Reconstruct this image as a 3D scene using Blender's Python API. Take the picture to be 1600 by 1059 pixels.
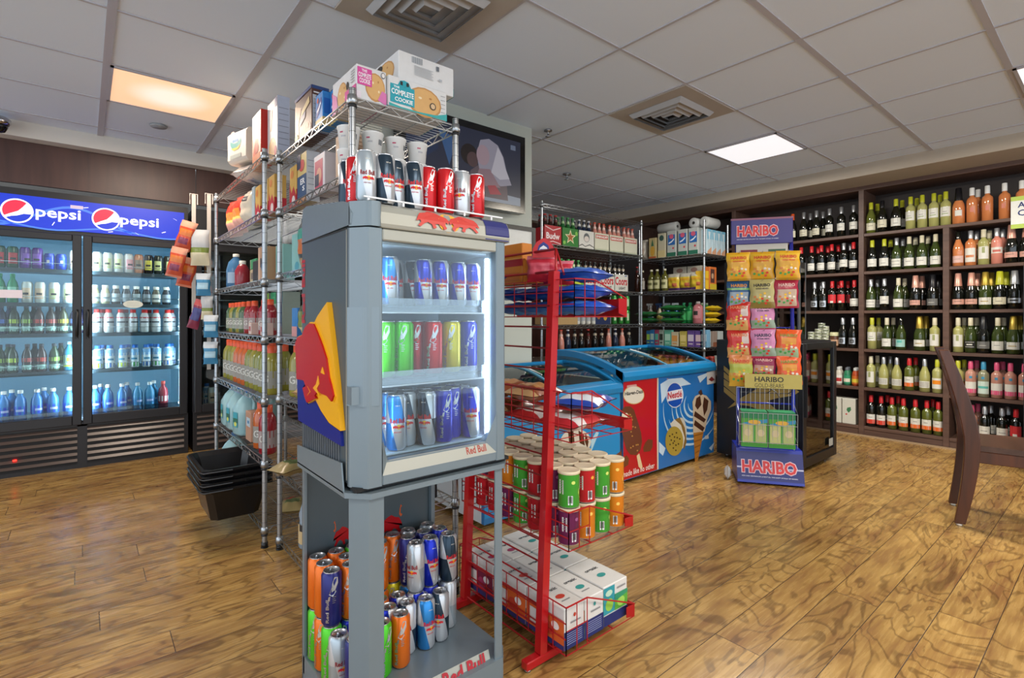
import bpy, math, random
from mathutils import Vector, Matrix
for o in list(bpy.data.objects): bpy.data.objects.remove(o)
S = bpy.context.scene
COL = S.collection
R = random.Random(7)
PI = math.pi
# ---------------------------------------------------------------- camera
# x runs along the drinks-cooler wall, y runs along the wine wall, camera stands over the origin
cam = bpy.data.cameras.new('camera'); camo = bpy.data.objects.new('camera', cam); COL.objects.link(camo)
camo.location = (0, 0, 1.15); camo.rotation_euler = (PI/2, 0, -math.radians(39.735))
cam.lens = 36*806/1600; cam.sensor_width = 36; cam.shift_y = -32.5/1600; cam.clip_start = .02
S.camera = camo
# ---------------------------------------------------------------- world and exposure
w = bpy.data.worlds.new('daylight'); S.world = w; w.use_nodes = True
wb = w.node_tree.nodes['Background']; wb.inputs[0].default_value = (.80, .90, 1.0, 1); wb.inputs[1].default_value = 1.7
S.view_settings.view_transform = 'Standard'; S.view_settings.look = 'None'
S.view_settings.exposure = 0.44; S.view_settings.gamma = 1; S.view_settings.use_curve_mapping = False
def area(name, loc, rot, sx, sy, power, col):
    l = bpy.data.lights.new(name, 'AREA'); l.shape = 'RECTANGLE'; l.size = sx; l.size_y = sy; l.energy = power; l.color = col
    o = bpy.data.objects.new(name, l); COL.objects.link(o); o.location = loc; o.rotation_euler = rot; return o
CEIL = 2.55
# the lamps of the ceiling: three have panels, the others are unseen fill added out of view
area('ceiling_or_fill_light', (4.28, 1.99, CEIL-.03), (0, 0, 0), .5, .5, 42, (1, .96, .88))
area('ceiling_or_fill_light', (.43, 3.885, CEIL-.03), (0, 0, 0), .5, .5, 24, (1, .82, .66))
area('ceiling_or_fill_light', (4.28, .13, CEIL-.03), (0, 0, 0), .5, .5, 34, (1, .90, .74))
area('ceiling_or_fill_light', (.4, -.6, CEIL-.03), (0, 0, 0), 1.2, .6, 32, (1, .95, .88))
area('ceiling_or_fill_light', (2.2, -.9, CEIL-.03), (0, 0, 0), 1.2, .6, 32, (1, .90, .76))
area('ceiling_or_fill_light', (-2.0, 1.9, CEIL-.03), (0, 0, 0), 1.2, .6, 26, (1, .93, .90))
# ---------------------------------------------------------------- materials
def lin(c):
    if isinstance(c, str):
        c = [int(c[i:i+2], 16)/255 for i in (0, 2, 4)]
    return tuple(x/12.92 if x <= .04045 else ((x+.055)/1.055)**2.4 for x in c)
MATS = {}
def mat(name, col, rough=.5, metal=0, emit=0, ecol=None, noise=0, nscale=30, spec=.5, coat=0):
    """principled material whose colour carries a faint procedural mottling"""
    if name in MATS: return MATS[name]
    m = bpy.data.materials.new(name); m.use_nodes = True; nt = m.node_tree; b = nt.nodes['Principled BSDF']
    c = lin(col); b.inputs['Base Color'].default_value = (*c, 1)
    b.inputs['Roughness'].default_value = rough; b.inputs['Metallic'].default_value = metal
    b.inputs['Specular IOR Level'].default_value = spec
    if coat: b.inputs['Coat Weight'].default_value = coat
    if emit:
        b.inputs['Emission Color'].default_value = (*(lin(ecol) if ecol else c), 1); b.inputs['Emission Strength'].default_value = emit
    if noise:
        tc = nt.nodes.new('ShaderNodeTexCoord'); n = nt.nodes.new('ShaderNodeTexNoise'); n.inputs['Scale'].default_value = nscale
        n.inputs['Detail'].default_value = 3
        mx = nt.nodes.new('ShaderNodeMix'); mx.data_type = 'RGBA'
        mx.inputs[6].default_value = (*[x*(1-noise) for x in c], 1); mx.inputs[7].default_value = (*[min(1, x*(1+noise)) for x in c], 1)
        nt.links.new(tc.outputs['Object'], n.inputs['Vector']); nt.links.new(n.outputs['Fac'], mx.inputs[0])
        nt.links.new(mx.outputs[2], b.inputs['Base Color'])
    MATS[name] = m
    return m
def P(hexc, rough=.45, spec=.4):           # printed card / plastic by colour
    return mat('print_%s_%d' % (hexc, rough*100), hexc, rough, spec=spec, noise=.06, nscale=40)
def glassmat(name, col, fac, rough=.03):
    """thin pane or clear plastic: see-through tinted by col, with a fresnel reflection"""
    if name in MATS: return MATS[name]
    m = bpy.data.materials.new(name); m.use_nodes = True; nt = m.node_tree; nt.nodes.clear()
    out = nt.nodes.new('ShaderNodeOutputMaterial'); tr = nt.nodes.new('ShaderNodeBsdfTransparent'); gl = nt.nodes.new('ShaderNodeBsdfGlossy')
    mx = nt.nodes.new('ShaderNodeMixShader'); fr = nt.nodes.new('ShaderNodeFresnel'); fr.inputs['IOR'].default_value = 1.45
    ad = nt.nodes.new('ShaderNodeMath'); ad.operation = 'ADD'; ad.inputs[1].default_value = fac; ad.use_clamp = True
    tr.inputs[0].default_value = (*lin(col), 1); gl.inputs['Roughness'].default_value = rough
    nt.links.new(fr.outputs[0], ad.inputs[0]); nt.links.new(ad.outputs[0], mx.inputs[0])
    nt.links.new(tr.outputs[0], mx.inputs[1]); nt.links.new(gl.outputs[0], mx.inputs[2]); nt.links.new(mx.outputs[0], out.inputs[0])
    MATS[name] = m
    return m
def woodmat(name, c1, c2, rough, axis, scale=6, bump=.0):
    if name in MATS: return MATS[name]
    m = bpy.data.materials.new(name); m.use_nodes = True; nt = m.node_tree; b = nt.nodes['Principled BSDF']
    tc = nt.nodes.new('ShaderNodeTexCoord'); mp = nt.nodes.new('ShaderNodeMapping')
    sc = [scale*4]*3; sc[axis] = scale*.35; mp.inputs['Scale'].default_value = sc
    n = nt.nodes.new('ShaderNodeTexNoise'); n.inputs['Scale'].default_value = 1; n.inputs['Detail'].default_value = 5; n.inputs['Distortion'].default_value = .6
    rp = nt.nodes.new('ShaderNodeValToRGB'); rp.color_ramp.elements[0].color = (*lin(c1), 1); rp.color_ramp.elements[1].color = (*lin(c2), 1)
    rp.color_ramp.elements[0].position = .3; rp.color_ramp.elements[1].position = .7
    nt.links.new(tc.outputs['Object'], mp.inputs[0]); nt.links.new(mp.outputs[0], n.inputs['Vector'])
    nt.links.new(n.outputs['Fac'], rp.inputs[0]); nt.links.new(rp.outputs[0], b.inputs['Base Color']); b.inputs['Roughness'].default_value = rough
    MATS[name] = m
    return m
def floormat():
    m = bpy.data.materials.new('hickory_planks'); m.use_nodes = True; nt = m.node_tree; b = nt.nodes['Principled BSDF']; N = nt.nodes.new; K = nt.links.new
    tc = N('ShaderNodeTexCoord')
    br = N('ShaderNodeTexBrick'); br.inputs['Scale'].default_value = 1; br.inputs['Mortar Size'].default_value = .0016; br.inputs['Mortar Smooth'].default_value = .3
    br.inputs['Brick Width'].default_value = 1.22; br.inputs['Row Height'].default_value = .162; br.offset = 0; br.offset_frequency = 2
    br.inputs['Color1'].default_value = (0, 0, 0, 1); br.inputs['Color2'].default_value = (1, 1, 1, 1); br.inputs['Mortar'].default_value = (.5, .5, .5, 1)
    s0 = N('ShaderNodeSeparateXYZ'); K(tc.outputs['Object'], s0.inputs[0])      # each row of planks starts at its own place
    dv = N('ShaderNodeMath'); dv.operation = 'DIVIDE'; dv.inputs[1].default_value = .162; K(s0.outputs[1], dv.inputs[0]); fl = N('ShaderNodeMath'); fl.operation = 'FLOOR'; K(dv.outputs[0], fl.inputs[0])
    wn = N('ShaderNodeTexWhiteNoise'); wn.noise_dimensions = '1D'; K(fl.outputs[0], wn.inputs['W']); ma = N('ShaderNodeMath'); ma.operation = 'MULTIPLY_ADD'; ma.inputs[1].default_value = 1.22; K(wn.outputs['Value'], ma.inputs[0]); K(s0.outputs[0], ma.inputs[2])
    c0 = N('ShaderNodeCombineXYZ'); K(ma.outputs[0], c0.inputs[0]); K(s0.outputs[1], c0.inputs[1]); K(c0.outputs[0], br.inputs['Vector'])
    # each plank gets its own slice of the grain
    sp = N('ShaderNodeSeparateXYZ'); K(tc.outputs['Object'], sp.inputs[0]); cb = N('ShaderNodeCombineXYZ'); K(sp.outputs[0], cb.inputs[0]); K(sp.outputs[1], cb.inputs[1])
    mu = N('ShaderNodeMath'); mu.operation = 'MULTIPLY'; mu.inputs[1].default_value = 37; K(br.outputs['Color'], mu.inputs[0]); K(mu.outputs[0], cb.inputs[2])
    mp = N('ShaderNodeMapping'); mp.inputs['Scale'].default_value = (1.7, 4.4, 1); K(cb.outputs[0], mp.inputs[0])
    n1 = N('ShaderNodeTexNoise'); n1.inputs['Scale'].default_value = 1.0; n1.inputs['Detail'].default_value = 3; n1.inputs['Distortion'].default_value = .9; K(mp.outputs[0], n1.inputs['Vector'])
    # contour bands of that noise = the cathedral figure of hickory
    m1 = N('ShaderNodeMath'); m1.operation = 'MULTIPLY'; m1.inputs[1].default_value = 58; K(n1.outputs['Fac'], m1.inputs[0])
    sn = N('ShaderNodeMath'); sn.operation = 'SINE'; K(m1.outputs[0], sn.inputs[0])
    r1 = N('ShaderNodeValToRGB'); r1.color_ramp.elements[0].position = .0; r1.color_ramp.elements[1].position = .22
    r1.color_ramp.elements[0].color = (0, 0, 0, 1); r1.color_ramp.elements[1].color = (1, 1, 1, 1)
    m2 = N('ShaderNodeMath'); m2.operation = 'MULTIPLY_ADD'; m2.inputs[1].default_value = .5; m2.inputs[2].default_value = .5; K(sn.outputs[0], m2.inputs[0]); K(m2.outputs[0], r1.inputs[0])
    mp2 = N('ShaderNodeMapping'); mp2.inputs['Scale'].default_value = (5, 60, 1); K(cb.outputs[0], mp2.inputs[0])
    n2 = N('ShaderNodeTexNoise'); n2.inputs['Scale'].default_value = 1.4; n2.inputs['Detail'].default_value = 4; K(mp2.outputs[0], n2.inputs['Vector'])
    n3 = N('ShaderNodeTexNoise'); n3.inputs['Scale'].default_value = 2.3; n3.inputs['Detail'].default_value = 2; K(mp.outputs[0], n3.inputs['Vector'])
    base = N('ShaderNodeValToRGB'); e = base.color_ramp.elements
    e[0].position = .34; e[0].color = (*lin('87603a'), 1); e[1].position = .66; e[1].color = (*lin('bc985b'), 1)
    k = e.new(.5); k.color = (*lin('a37f48'), 1)
    mm = N('ShaderNodeMix'); mm.inputs[0].default_value = .45; K(n3.outputs['Fac'], mm.inputs[2]); K(n2.outputs['Fac'], mm.inputs[3]); K(mm.outputs[0], base.inputs[0])
    gx = N('ShaderNodeMix'); gx.data_type = 'RGBA'; gx.blend_type = 'MULTIPLY'; gx.inputs[0].default_value = .5
    gc = N('ShaderNodeValToRGB'); gc.color_ramp.elements[0].color = (*lin('6a5238'), 1); gc.color_ramp.elements[1].color = (1, 1, 1, 1); K(r1.outputs[0], gc.inputs[0])
    K(base.outputs[0], gx.inputs[6]); K(gc.outputs[0], gx.inputs[7])
    # plank to plank tone
    pt = N('ShaderNodeValToRGB'); pt.color_ramp.elements[0].color = (.84, .82, .80, 1); pt.color_ramp.elements[1].color = (1.08, 1.06, 1.0, 1); K(br.outputs['Color'], pt.inputs[0])
    gy = N('ShaderNodeMix'); gy.data_type = 'RGBA'; gy.blend_type = 'MULTIPLY'; gy.inputs[0].default_value = 1; K(gx.outputs[2], gy.inputs[6]); K(pt.outputs[0], gy.inputs[7])
    mo = N('ShaderNodeMix'); mo.data_type = 'RGBA'; K(br.outputs['Fac'], mo.inputs[0]); K(gy.outputs[2], mo.inputs[6]); mo.inputs[7].default_value = (*lin('3a2616'), 1)
    K(mo.outputs[2], b.inputs['Base Color'])
    rr = N('ShaderNodeMapRange'); rr.inputs[3].default_value = .17; rr.inputs[4].default_value = .36; K(n2.outputs['Fac'], rr.inputs[0]); K(rr.outputs[0], b.inputs['Roughness'])
    bp = N('ShaderNodeBump'); bp.inputs['Strength'].default_value = .25; bp.inputs['Distance'].default_value = .004
    ad = N('ShaderNodeMath'); ad.operation = 'SUBTRACT'; K(n3.outputs['Fac'], ad.inputs[0]); K(br.outputs['Fac'], ad.inputs[1]); K(ad.outputs[0], bp.inputs['Height']); K(bp.outputs[0], b.inputs['Normal'])
    return m
def tilemat():
    m = mat('ceiling_tile', 'd9e6f6', .9); nt = m.node_tree; b = nt.nodes['Principled BSDF']; tc = nt.nodes.new('ShaderNodeTexCoord')
    n = nt.nodes.new('ShaderNodeTexNoise'); n.inputs['Scale'].default_value = 220; n.inputs['Detail'].default_value = 2; nt.links.new(tc.outputs['Object'], n.inputs['Vector'])
    bp = nt.nodes.new('ShaderNodeBump'); bp.inputs['Strength'].default_value = .12; bp.inputs['Distance'].default_value = .002; nt.links.new(n.outputs['Fac'], bp.inputs['Height']); nt.links.new(bp.outputs[0], b.inputs['Normal'])
    return m
def canmat(name, c1, c2='c9ccd0', split=.5, slant=6.0, metal=.55, rough=.28, z0=0, h=.135):
    """can printed in four slanted fields, two of c1 and two of bare silver"""
    if name in MATS: return MATS[name]
    m = bpy.data.materials.new(name); m.use_nodes = True; nt = m.node_tree; b = nt.nodes['Principled BSDF']; N = nt.nodes.new; K = nt.links.new
    tc = N('ShaderNodeTexCoord'); sp = N('ShaderNodeSeparateXYZ'); K(tc.outputs['Object'], sp.inputs[0])
    def M(op, a, b_=None, c_=None):
        n = N('ShaderNodeMath'); n.operation = op
        for i, v in enumerate((a, b_, c_)):
            if v is None: continue
            if isinstance(v, (int, float)): n.inputs[i].default_value = v
            else: K(v, n.inputs[i])
        return n.outputs[0]
    ang = M('ARCTAN2', sp.outputs[0], M('MULTIPLY', sp.outputs[1], -1))
    u = M('ADD', ang, M('MULTIPLY', sp.outputs[2], slant))
    k = M('GREATER_THAN', M('SINE', M('MULTIPLY', u, 2)), 0)
    up = M('GREATER_THAN', sp.outputs[2], h*split)
    x = M('ABSOLUTE', M('SUBTRACT', k, up))
    mx = N('ShaderNodeMix'); mx.data_type = 'RGBA'; K(x, mx.inputs[0]); mx.inputs[6].default_value = (*lin(c1), 1); mx.inputs[7].default_value = (*lin(c2), 1)
    K(mx.outputs[2], b.inputs['Base Color']); b.inputs['Metallic'].default_value = metal; b.inputs['Roughness'].default_value = rough
    MATS[name] = m
    return m
CHROME = mat('chrome', 'c4c6c8', .18, 1); STEEL = mat('brushed_steel', 'a9acb0', .35, 1, noise=.08, nscale=60)
CHROMED = mat('chrome_groove', '35383b', .4, .8)
SILVER = mat('silver_lid', 'b9bcc0', .3, .9); BLACK = mat('black_plastic', '17181a', .38); MATTE = mat('matte_black', '111214', .6)
WHITE = P('e9e9e6'); REDP = P('c8102e'); 
# ---------------------------------------------------------------- mesh collector
TXT = {}
def textmesh(s, bold=.018):
    k = (s, bold)
    if k in TXT: return TXT[k]
    cu = bpy.data.curves.new('txt', 'FONT'); cu.body = s; cu.size = 1; cu.offset = bold; cu.resolution_u = 2
    o = bpy.data.objects.new('txt', cu); COL.objects.link(o)
    me = bpy.data.meshes.new_from_object(o.evaluated_get(bpy.context.evaluated_depsgraph_get()))
    vs = [(v.co.x, v.co.y) for v in me.vertices]; fs = [tuple(p.vertices) for p in me.polygons]
    x0 = min(v[0] for v in vs); x1 = max(v[0] for v in vs); y0 = min(v[1] for v in vs); y1 = max(v[1] for v in vs)
    vs = [(x-x0, y-y0) for x, y in vs]
    bpy.data.meshes.remove(me); bpy.data.objects.remove(o); bpy.data.curves.remove(cu)
    TXT[k] = (vs, fs, x1-x0, y1-y0)
    return TXT[k]
class G:
    def __init__(s): s.v = []; s.f = []; s.m = []; s.ms = []; s.sm = []
    def mi(s, m):
        if m not in s.ms: s.ms.append(m)
        return s.ms.index(m)
    def add(s, vs, fs, m, smooth=False):
        n = len(s.v); s.v += [tuple(v) for v in vs]; i = s.mi(m)
        for f in fs: s.f.append(tuple(n+k for k in f)); s.m.append(i); s.sm.append(smooth)
        return s
    def box(s, x0, x1, y0, y1, z0, z1, m, mf=None):
        """mf: materials for particular faces, keys among -x +x -y +y -z +z"""
        vs = [(x, y, z) for x in (x0, x1) for y in (y0, y1) for z in (z0, z1)]
        F = {'-x': (0, 1, 3, 2), '+x': (4, 6, 7, 5), '-y': (0, 4, 5, 1), '+y': (2, 3, 7, 6), '-z': (0, 2, 6, 4), '+z': (1, 5, 7, 3)}
        n = len(s.v); s.v += vs
        for k, f in F.items():
            s.f.append(tuple(n+i for i in f)); s.m.append(s.mi((mf or {}).get(k, m))); s.sm.append(False)
        return s
    def lathe(s, prof, m, n=16, c=(0, 0, 0), a0=0, a1=2*PI, cap=True):
        """prof: (r, z) or (r, z, material for the ring above)"""
        full = abs(a1-a0-2*PI) < 1e-6; k = n if full else n+1; base = len(s.v)
        for p in prof:
            for i in range(k):
                t = a0+(a1-a0)*i/n; s.v.append((c[0]+p[0]*math.sin(t), c[1]-p[0]*math.cos(t), c[2]+p[1]))
        for j in range(len(prof)-1):
            mi = s.mi(prof[j][2] if len(prof[j]) > 2 and prof[j][2] else m)
            for i in range(n):
                a = base+j*k+i; b = base+j*k+(i+1) % k
                s.f.append((a, b, b+k, a+k)); s.m.append(mi); s.sm.append(True)
        if full and cap:
            for j, rv in ((0, True), (len(prof)-1, False)):
                if prof[j][0] > 1e-5:
                    r = [base+j*k+i for i in range(k)]; s.f.append(tuple(reversed(r)) if rv else tuple(r)); s.m.append(s.mi(m)); s.sm.append(False)
        return s
    def tube(s, pts, r, m, n=6, close=False):
        pts = [Vector(p) for p in pts]; L = len(pts); rings = []
        for i, p in enumerate(pts):
            a = pts[(i-1) % L] if (i or close) else p; b = pts[(i+1) % L] if (i < L-1 or close) else p
            d = (b-a)
            if d.length < 1e-9: d = Vector((0, 0, 1))
            d.normalize(); up = Vector((0, 0, 1)) if abs(d.z) < .95 else Vector((1, 0, 0))
            x = d.cross(up).normalized(); y = d.cross(x)
            rings.append([p+x*(r*math.cos(2*PI*k/n+PI/n))+y*(r*math.sin(2*PI*k/n+PI/n)) for k in range(n)])
        vs = [v for q in rings for v in q]; fs = []
        for i in range(L if close else L-1):
            j = (i+1) % L
            for k in range(n): fs.append((i*n+k, i*n+(k+1) % n, j*n+(k+1) % n, j*n+k))
        if not close: fs += [tuple(range(n)), tuple((L-1)*n+k for k in reversed(range(n)))]
        return s.add(vs, fs, m, n > 5)
    def prism(s, pts, d0, d1, m, ax='y', mc=None, smooth=False):
        """2-D outline swept along ax; outline coordinates are the two remaining axes in order"""
        def q(p, d): return (p[0], d, p[1]) if ax == 'y' else ((d, p[0], p[1]) if ax == 'x' else (p[0], p[1], d))
        n = len(pts); vs = [q(p, d0) for p in pts]+[q(p, d1) for p in pts]
        s.add(vs, [(i, (i+1) % n, (i+1) % n+n, i+n) for i in range(n)], m, smooth)
        s.add(vs, [tuple(range(n-1, -1, -1)), tuple(range(n, 2*n))], mc or m)
        return s
    def sheet(s, pts, o, u, v, m, off=0):
        o = Vector(o); u = Vector(u); v = Vector(v); n = u.cross(v).normalized()*off
        return s.add([o+u*p[0]+v*p[1]+n for p in pts], [tuple(range(len(pts)))], m)
    def text(s, t, o, u, v, m, w=None, h=None, off=.0006, bold=.018, mid=False, wrap=None):
        """lettering starting at o along u, up v; w and h in metres; wrap=(radius): bent round a vertical cylinder at the local origin"""
        vs, fs, W, H = textmesh(t, bold); kx = w/W if w else h/H; ky = h/H if h else kx
        if not w: kx = ky
        dx = -W*kx/2 if mid else 0; dy = -H*ky/2 if mid else 0
        o = Vector(o); u = Vector(u).normalized(); v = Vector(v).normalized(); n = u.cross(v)*off
        if wrap is None: return s.add([o+u*(x*kx+dx)+v*(y*ky+dy)+n for x, y in vs], fs, m)
        r = wrap+off; out = []
        for x, y in vs:
            p = u*(x*kx+dx)+v*(y*ky+dy); t_ = (o.x+p.x)/r; out.append((r*math.sin(t_), -r*math.cos(t_), o.z+p.z))
        return s.add(out, fs, m)
    def xf(s, M, start=0):
        for i in range(start, len(s.v)): s.v[i] = tuple(M @ Vector(s.v[i]))
        return s
    def mesh(s, name):
        me = bpy.data.meshes.new(name); me.from_pydata(s.v, [], s.f)
        for m in s.ms: me.materials.append(m)
        me.polygons.foreach_set('material_index', s.m); me.polygons.foreach_set('use_smooth', s.sm); me.update()
        return me
    def obj(s, name, parent=None, loc=(0, 0, 0), rz=0):
        o = bpy.data.objects.new(name, s.mesh(name)); COL.objects.link(o); o.location = loc; o.rotation_euler = (0, 0, rz)
        if parent: o.parent = parent
        return o
def bevel(o, w=.004, seg=2):
    b = o.modifiers.new('bevel', 'BEVEL'); b.width = w; b.segments = seg; b.limit_method = 'ANGLE'; b.angle_limit = math.radians(40); return o
def tag(o, label, cat, group=None):
    n = len(label.split()); assert 4 <= n <= 16, (n, label)
    o['label'] = label; o['category'] = cat
    if group: o['group'] = group
    return o
def struct(o): o['kind'] = 'structure'; return o
def thing(name, label, cat, loc=(0, 0, 0), rz=0, group=None):
    o = bpy.data.objects.new(name, None); COL.objects.link(o); o.empty_display_size = .05; o.location = loc; o.rotation_euler = (0, 0, rz)
    return tag(o, label, cat, group)
def dup(root, loc, rz=0, scale=None):
    def rec(o, par):
        c = o.copy(); COL.objects.link(c); c.parent = par
        for k in ('label', 'category', 'group'):
            if par is None and k in c: del c[k]
        for ch in kids.get(o.name, ()): rec(ch, c)
        return c
    kids = {}
    for ch in root.children_recursive: kids.setdefault(ch.parent.name, []).append(ch)
    r = rec(root, None); r.location = loc; r.rotation_euler = (0, 0, rz)
    return r
PROTO = {}
def put(kind, loc, label, group=None, rz=0, cat=None, tilt=None, sc=None):
    loc = (loc[0], loc[1], loc[2]+.0012)
    """one individual of a kind: the first is the one built, the rest are copies of it and its parts"""
    if kind not in PROTO:
        o, c = KINDS[kind](); PROTO[kind] = [o, c]
        o.location = loc; o.rotation_euler = (0, 0, rz)
    else:
        o = dup(PROTO[kind][0], loc, rz); o.scale = (1, 1, 1)
    if sc: o.scale = (sc if isinstance(sc, tuple) else (sc, sc, sc))
    if tilt: o.rotation_euler = (tilt[0], tilt[1], rz)
    return tag(o, label, cat or PROTO[kind][1], group)
KINDS = {}
def kind(f): KINDS[f.__name__] = f; return f
ORD = ['first', 'second', 'third', 'fourth', 'fifth', 'sixth', 'seventh', 'eighth', 'ninth', 'tenth', 'eleventh', 'twelfth', 'thirteenth', 'fourteenth', 'fifteenth', 'sixteenth', 'seventeenth', 'eighteenth', 'nineteenth', 'twentieth']
X, Y, Z = (1, 0, 0), (0, 1, 0), (0, 0, 1)
def circ(cx, cy, rx, ry=None, n=20, a0=0, a1=2*PI):
    ry = rx if ry is None else ry
    return [(cx+rx*math.cos(a0+(a1-a0)*i/n), cy+ry*math.sin(a0+(a1-a0)*i/n)) for i in range(n if abs(a1-a0-2*PI) < 1e-6 else n+1)]
def rect(x0, x1, y0, y1): return [(x0, y0), (x1, y0), (x1, y1), (x0, y1)]
# ================================================================ the room
g = G(); g.box(-4, 6.6, -4, 6, -.05, 0, floormat()); struct(g.obj('floor'))
TILE = tilemat(); TBAR = mat('ceiling_grid_metal', 'b4b4bc', .5)
GX = [-3.7, -3.05, -2.42, -1.79, -1.16, -.53, .10, .75, 1.49, 2.14, 2.76, 3.37, 3.99, 4.58, 5.2]
GY = [-3.3, -2.68, -2.05, -1.43, -.81, -.18, .44, 1.07, 1.70, 2.30, 2.95, 3.59, 4.20, 4.83]
XE, YE = 5.43, 5.05
struct(G().box(-4, XE, -4, YE, CEIL, CEIL+.05, TILE).obj('ceiling'))
g = G()
for x in GX: g.box(x-(.018 if x in (.10, .75) else .008), x+(.018 if x in (.10, .75) else .008), -4, YE, CEIL-.006, CEIL+.002, TBAR)
for y in GY: g.box(-4, XE, y-(.015 if y in (.44, 1.07) else .007), y+(.015 if y in (.44, 1.07) else .007), CEIL-.0055, CEIL+.002, TBAR)
struct(g.obj('trim_1'))
PLAST = mat('white_plaster', 'b2b6ac', .8, noise=.03, nscale=8)
SOFF = mat('soffit_paint', 'cfccc6', .7, noise=.03, nscale=6); SOFFB = mat('soffit_beige', 'b0a494', .7, noise=.03, nscale=6)
# cornice over the coolers and over the wine wall
struct(G().box(-4, XE, YE, 5.20, 2.44, CEIL+.05, SOFF).obj('trim_2'))
struct(G().box(XE, 5.86, -4, 5.2, 2.44, CEIL+.05, SOFFB).obj('trim_3'))
BROWN = woodmat('dark_brown_laminate', '3f2823', '50342d', .38, 2, 4)
BROWNS = woodmat('shelf_brown', '4f3930', '654b3f', .5, 1, 5)
g = G()
for x0, x1 in ((-4, .745), (.750, 2.2), (2.205, 5.9)): g.box(x0, x1, 5.17, 5.2, 2.13, 2.44, BROWN)
struct(g.obj('trim_4'))
struct(G().box(-4, 6.3, 5.90, 6.0, 0, 2.6, mat('back_wall_paint', '6b6660', .8, noise=.05)).obj('wall_back'))
struct(G().box(2.56, 6.3, 5.20, 5.25, 0, 2.44, BROWN).obj('wall_north'))
struct(G().box(6.26, 6.4, -4, 6, 0, 2.6, mat('dark_wall', '2c2422', .7, noise=.05)).obj('wall_right'))
struct(G().box(1.36, 2.55, 2.84, 3.3, 0, CEIL, PLAST).obj('wall_column'))
struct(G().box(1.36, 2.552, 2.832, 2.84, 0, .09, WHITE).obj('baseboard_column'))
struct(G().box(5.83, 5.862, -4, 5.15, 0, .012, mat('cove_strip', 'a58b6a', .6)).obj('baseboard_right'))
# ---------------------------------------------------------------- ceiling lamps, vents, speaker, camera
LAMPW = mat('lamp_diffuser_cool', 'f2f2f4', .5, emit=.64, ecol='f0f0f4'); 
def warmlamp():
    m = mat('lamp_diffuser_warm', 'f2d2b0', .5); nt = m.node_tree; b = nt.nodes['Principled BSDF']
    tc = nt.nodes.new('ShaderNodeTexCoord'); mp = nt.nodes.new('ShaderNodeMapping'); mp.inputs['Scale'].default_value = (4.2, 4.2, 1)
    gr = nt.nodes.new('ShaderNodeTexGradient'); gr.gradient_type = 'SPHERICAL'; rp = nt.nodes.new('ShaderNodeValToRGB')
    rp.color_ramp.elements[0].color = (*lin('f3c89c'), 1); rp.color_ramp.elements[1].color = (*lin('fff4e6'), 1); rp.color_ramp.elements[1].position = .6
    nt.links.new(tc.outputs['Object'], mp.inputs[0]); nt.links.new(mp.outputs[0], gr.inputs[0]); nt.links.new(gr.outputs[0], rp.inputs[0])
    nt.links.new(rp.outputs[0], b.inputs['Emission Color']); b.inputs['Emission Strength'].default_value = .60
    return m
def panel(x0, x1, y0, y1, m, label):
    cx, cy = (x0+x1)/2, (y0+y1)/2; t = thing('ceiling_light', label, 'ceiling light', (cx, cy, CEIL)); a, b = (x1-x0)/2, (y1-y0)/2
    g = G(); e = .016
    g.box(-a, a, -b, -b+e, -.012, .0, TBAR).box(-a, a, b-e, b, -.012, .0, TBAR).box(-a, -a+e, -b, b, -.012, .0, TBAR).box(a-e, a, -b, b, -.012, .0, TBAR); g.obj('frame', t)
    G().box(-a+e, a-e, -b+e, b-e, -.008, -.002, m).obj('diffuser', t)
panel(4.00, 4.57, 1.71, 2.29, LAMPW, 'square cool white ceiling light panel above the wine wall side')
panel(.115, .735, 3.60, 4.19, warmlamp(), 'square warm glowing ceiling light panel above the drinks coolers')
panel(4.00, 4.57, -.17, .43, LAMPW, 'square ceiling light panel cut by the right edge of the photo')
def vent(x0, x1, y0, y1, label, dark):
    cx, cy = (x0+x1)/2, (y0+y1)/2; t = thing('ceiling_vent', label, 'air vent', (cx, cy, CEIL)); a, b = (x1-x0)/2, (y1-y0)/2
    pm = mat('vent_panel_metal', 'b3aaa0', .45, .2, noise=.15, nscale=5)
    G().box(-a, a, -b, b, -.012, -.001, pm).obj('backing_panel', t)
    lm = mat('vent_louvre_grey', 'a9aaac', .5); dk = mat('vent_dark_gap', '2b2826', .8)
    G().box(-.19, .19, -.19, .19, -.014, -.011, dk if dark else lm).obj('throat', t)
    for k in range(4):
        r = .20-.047*k; h = .010; g = G(); q = .022
        o = [(-r, -r), (r, -r), (r, r), (-r, r)]; i = [(-r+q, -r+q), (r-q, -r+q), (r-q, r-q), (-r+q, r-q)]
        for j in range(4):
            p0, p1 = o[j], o[(j+1) % 4]; q0, q1 = i[j], i[(j+1) % 4]
            g.add([(*p0, -.016), (*p1, -.016), (*q1, -.042), (*q0, -.042)], [(0, 1, 2, 3)], lm)
            g.add([(*p0, -.013), (*p1, -.013), (*q1, -.039), (*q0, -.039)], [(3, 2, 1, 0)], lm)
        g.obj('louvre', t)
vent(2.765, 3.365, 1.705, 2.295, 'square metal ceiling vent with dark louvres beside the white light panel', True)
vent(.87, 1.48, 1.705, 2.295, 'square grey ceiling vent above the cookie boxes at the top edge', False)
t = G().lathe([(.055, .0), (.05, -.008), (.0, -.010)], mat('speaker_grey', '9aa0a6', .6, noise=.1, nscale=200), 24).obj('ceiling_speaker', None, (.42, 4.52, CEIL-.006))
tag(t, 'small round grey ceiling speaker beyond the warm light panel', 'speaker')
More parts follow.
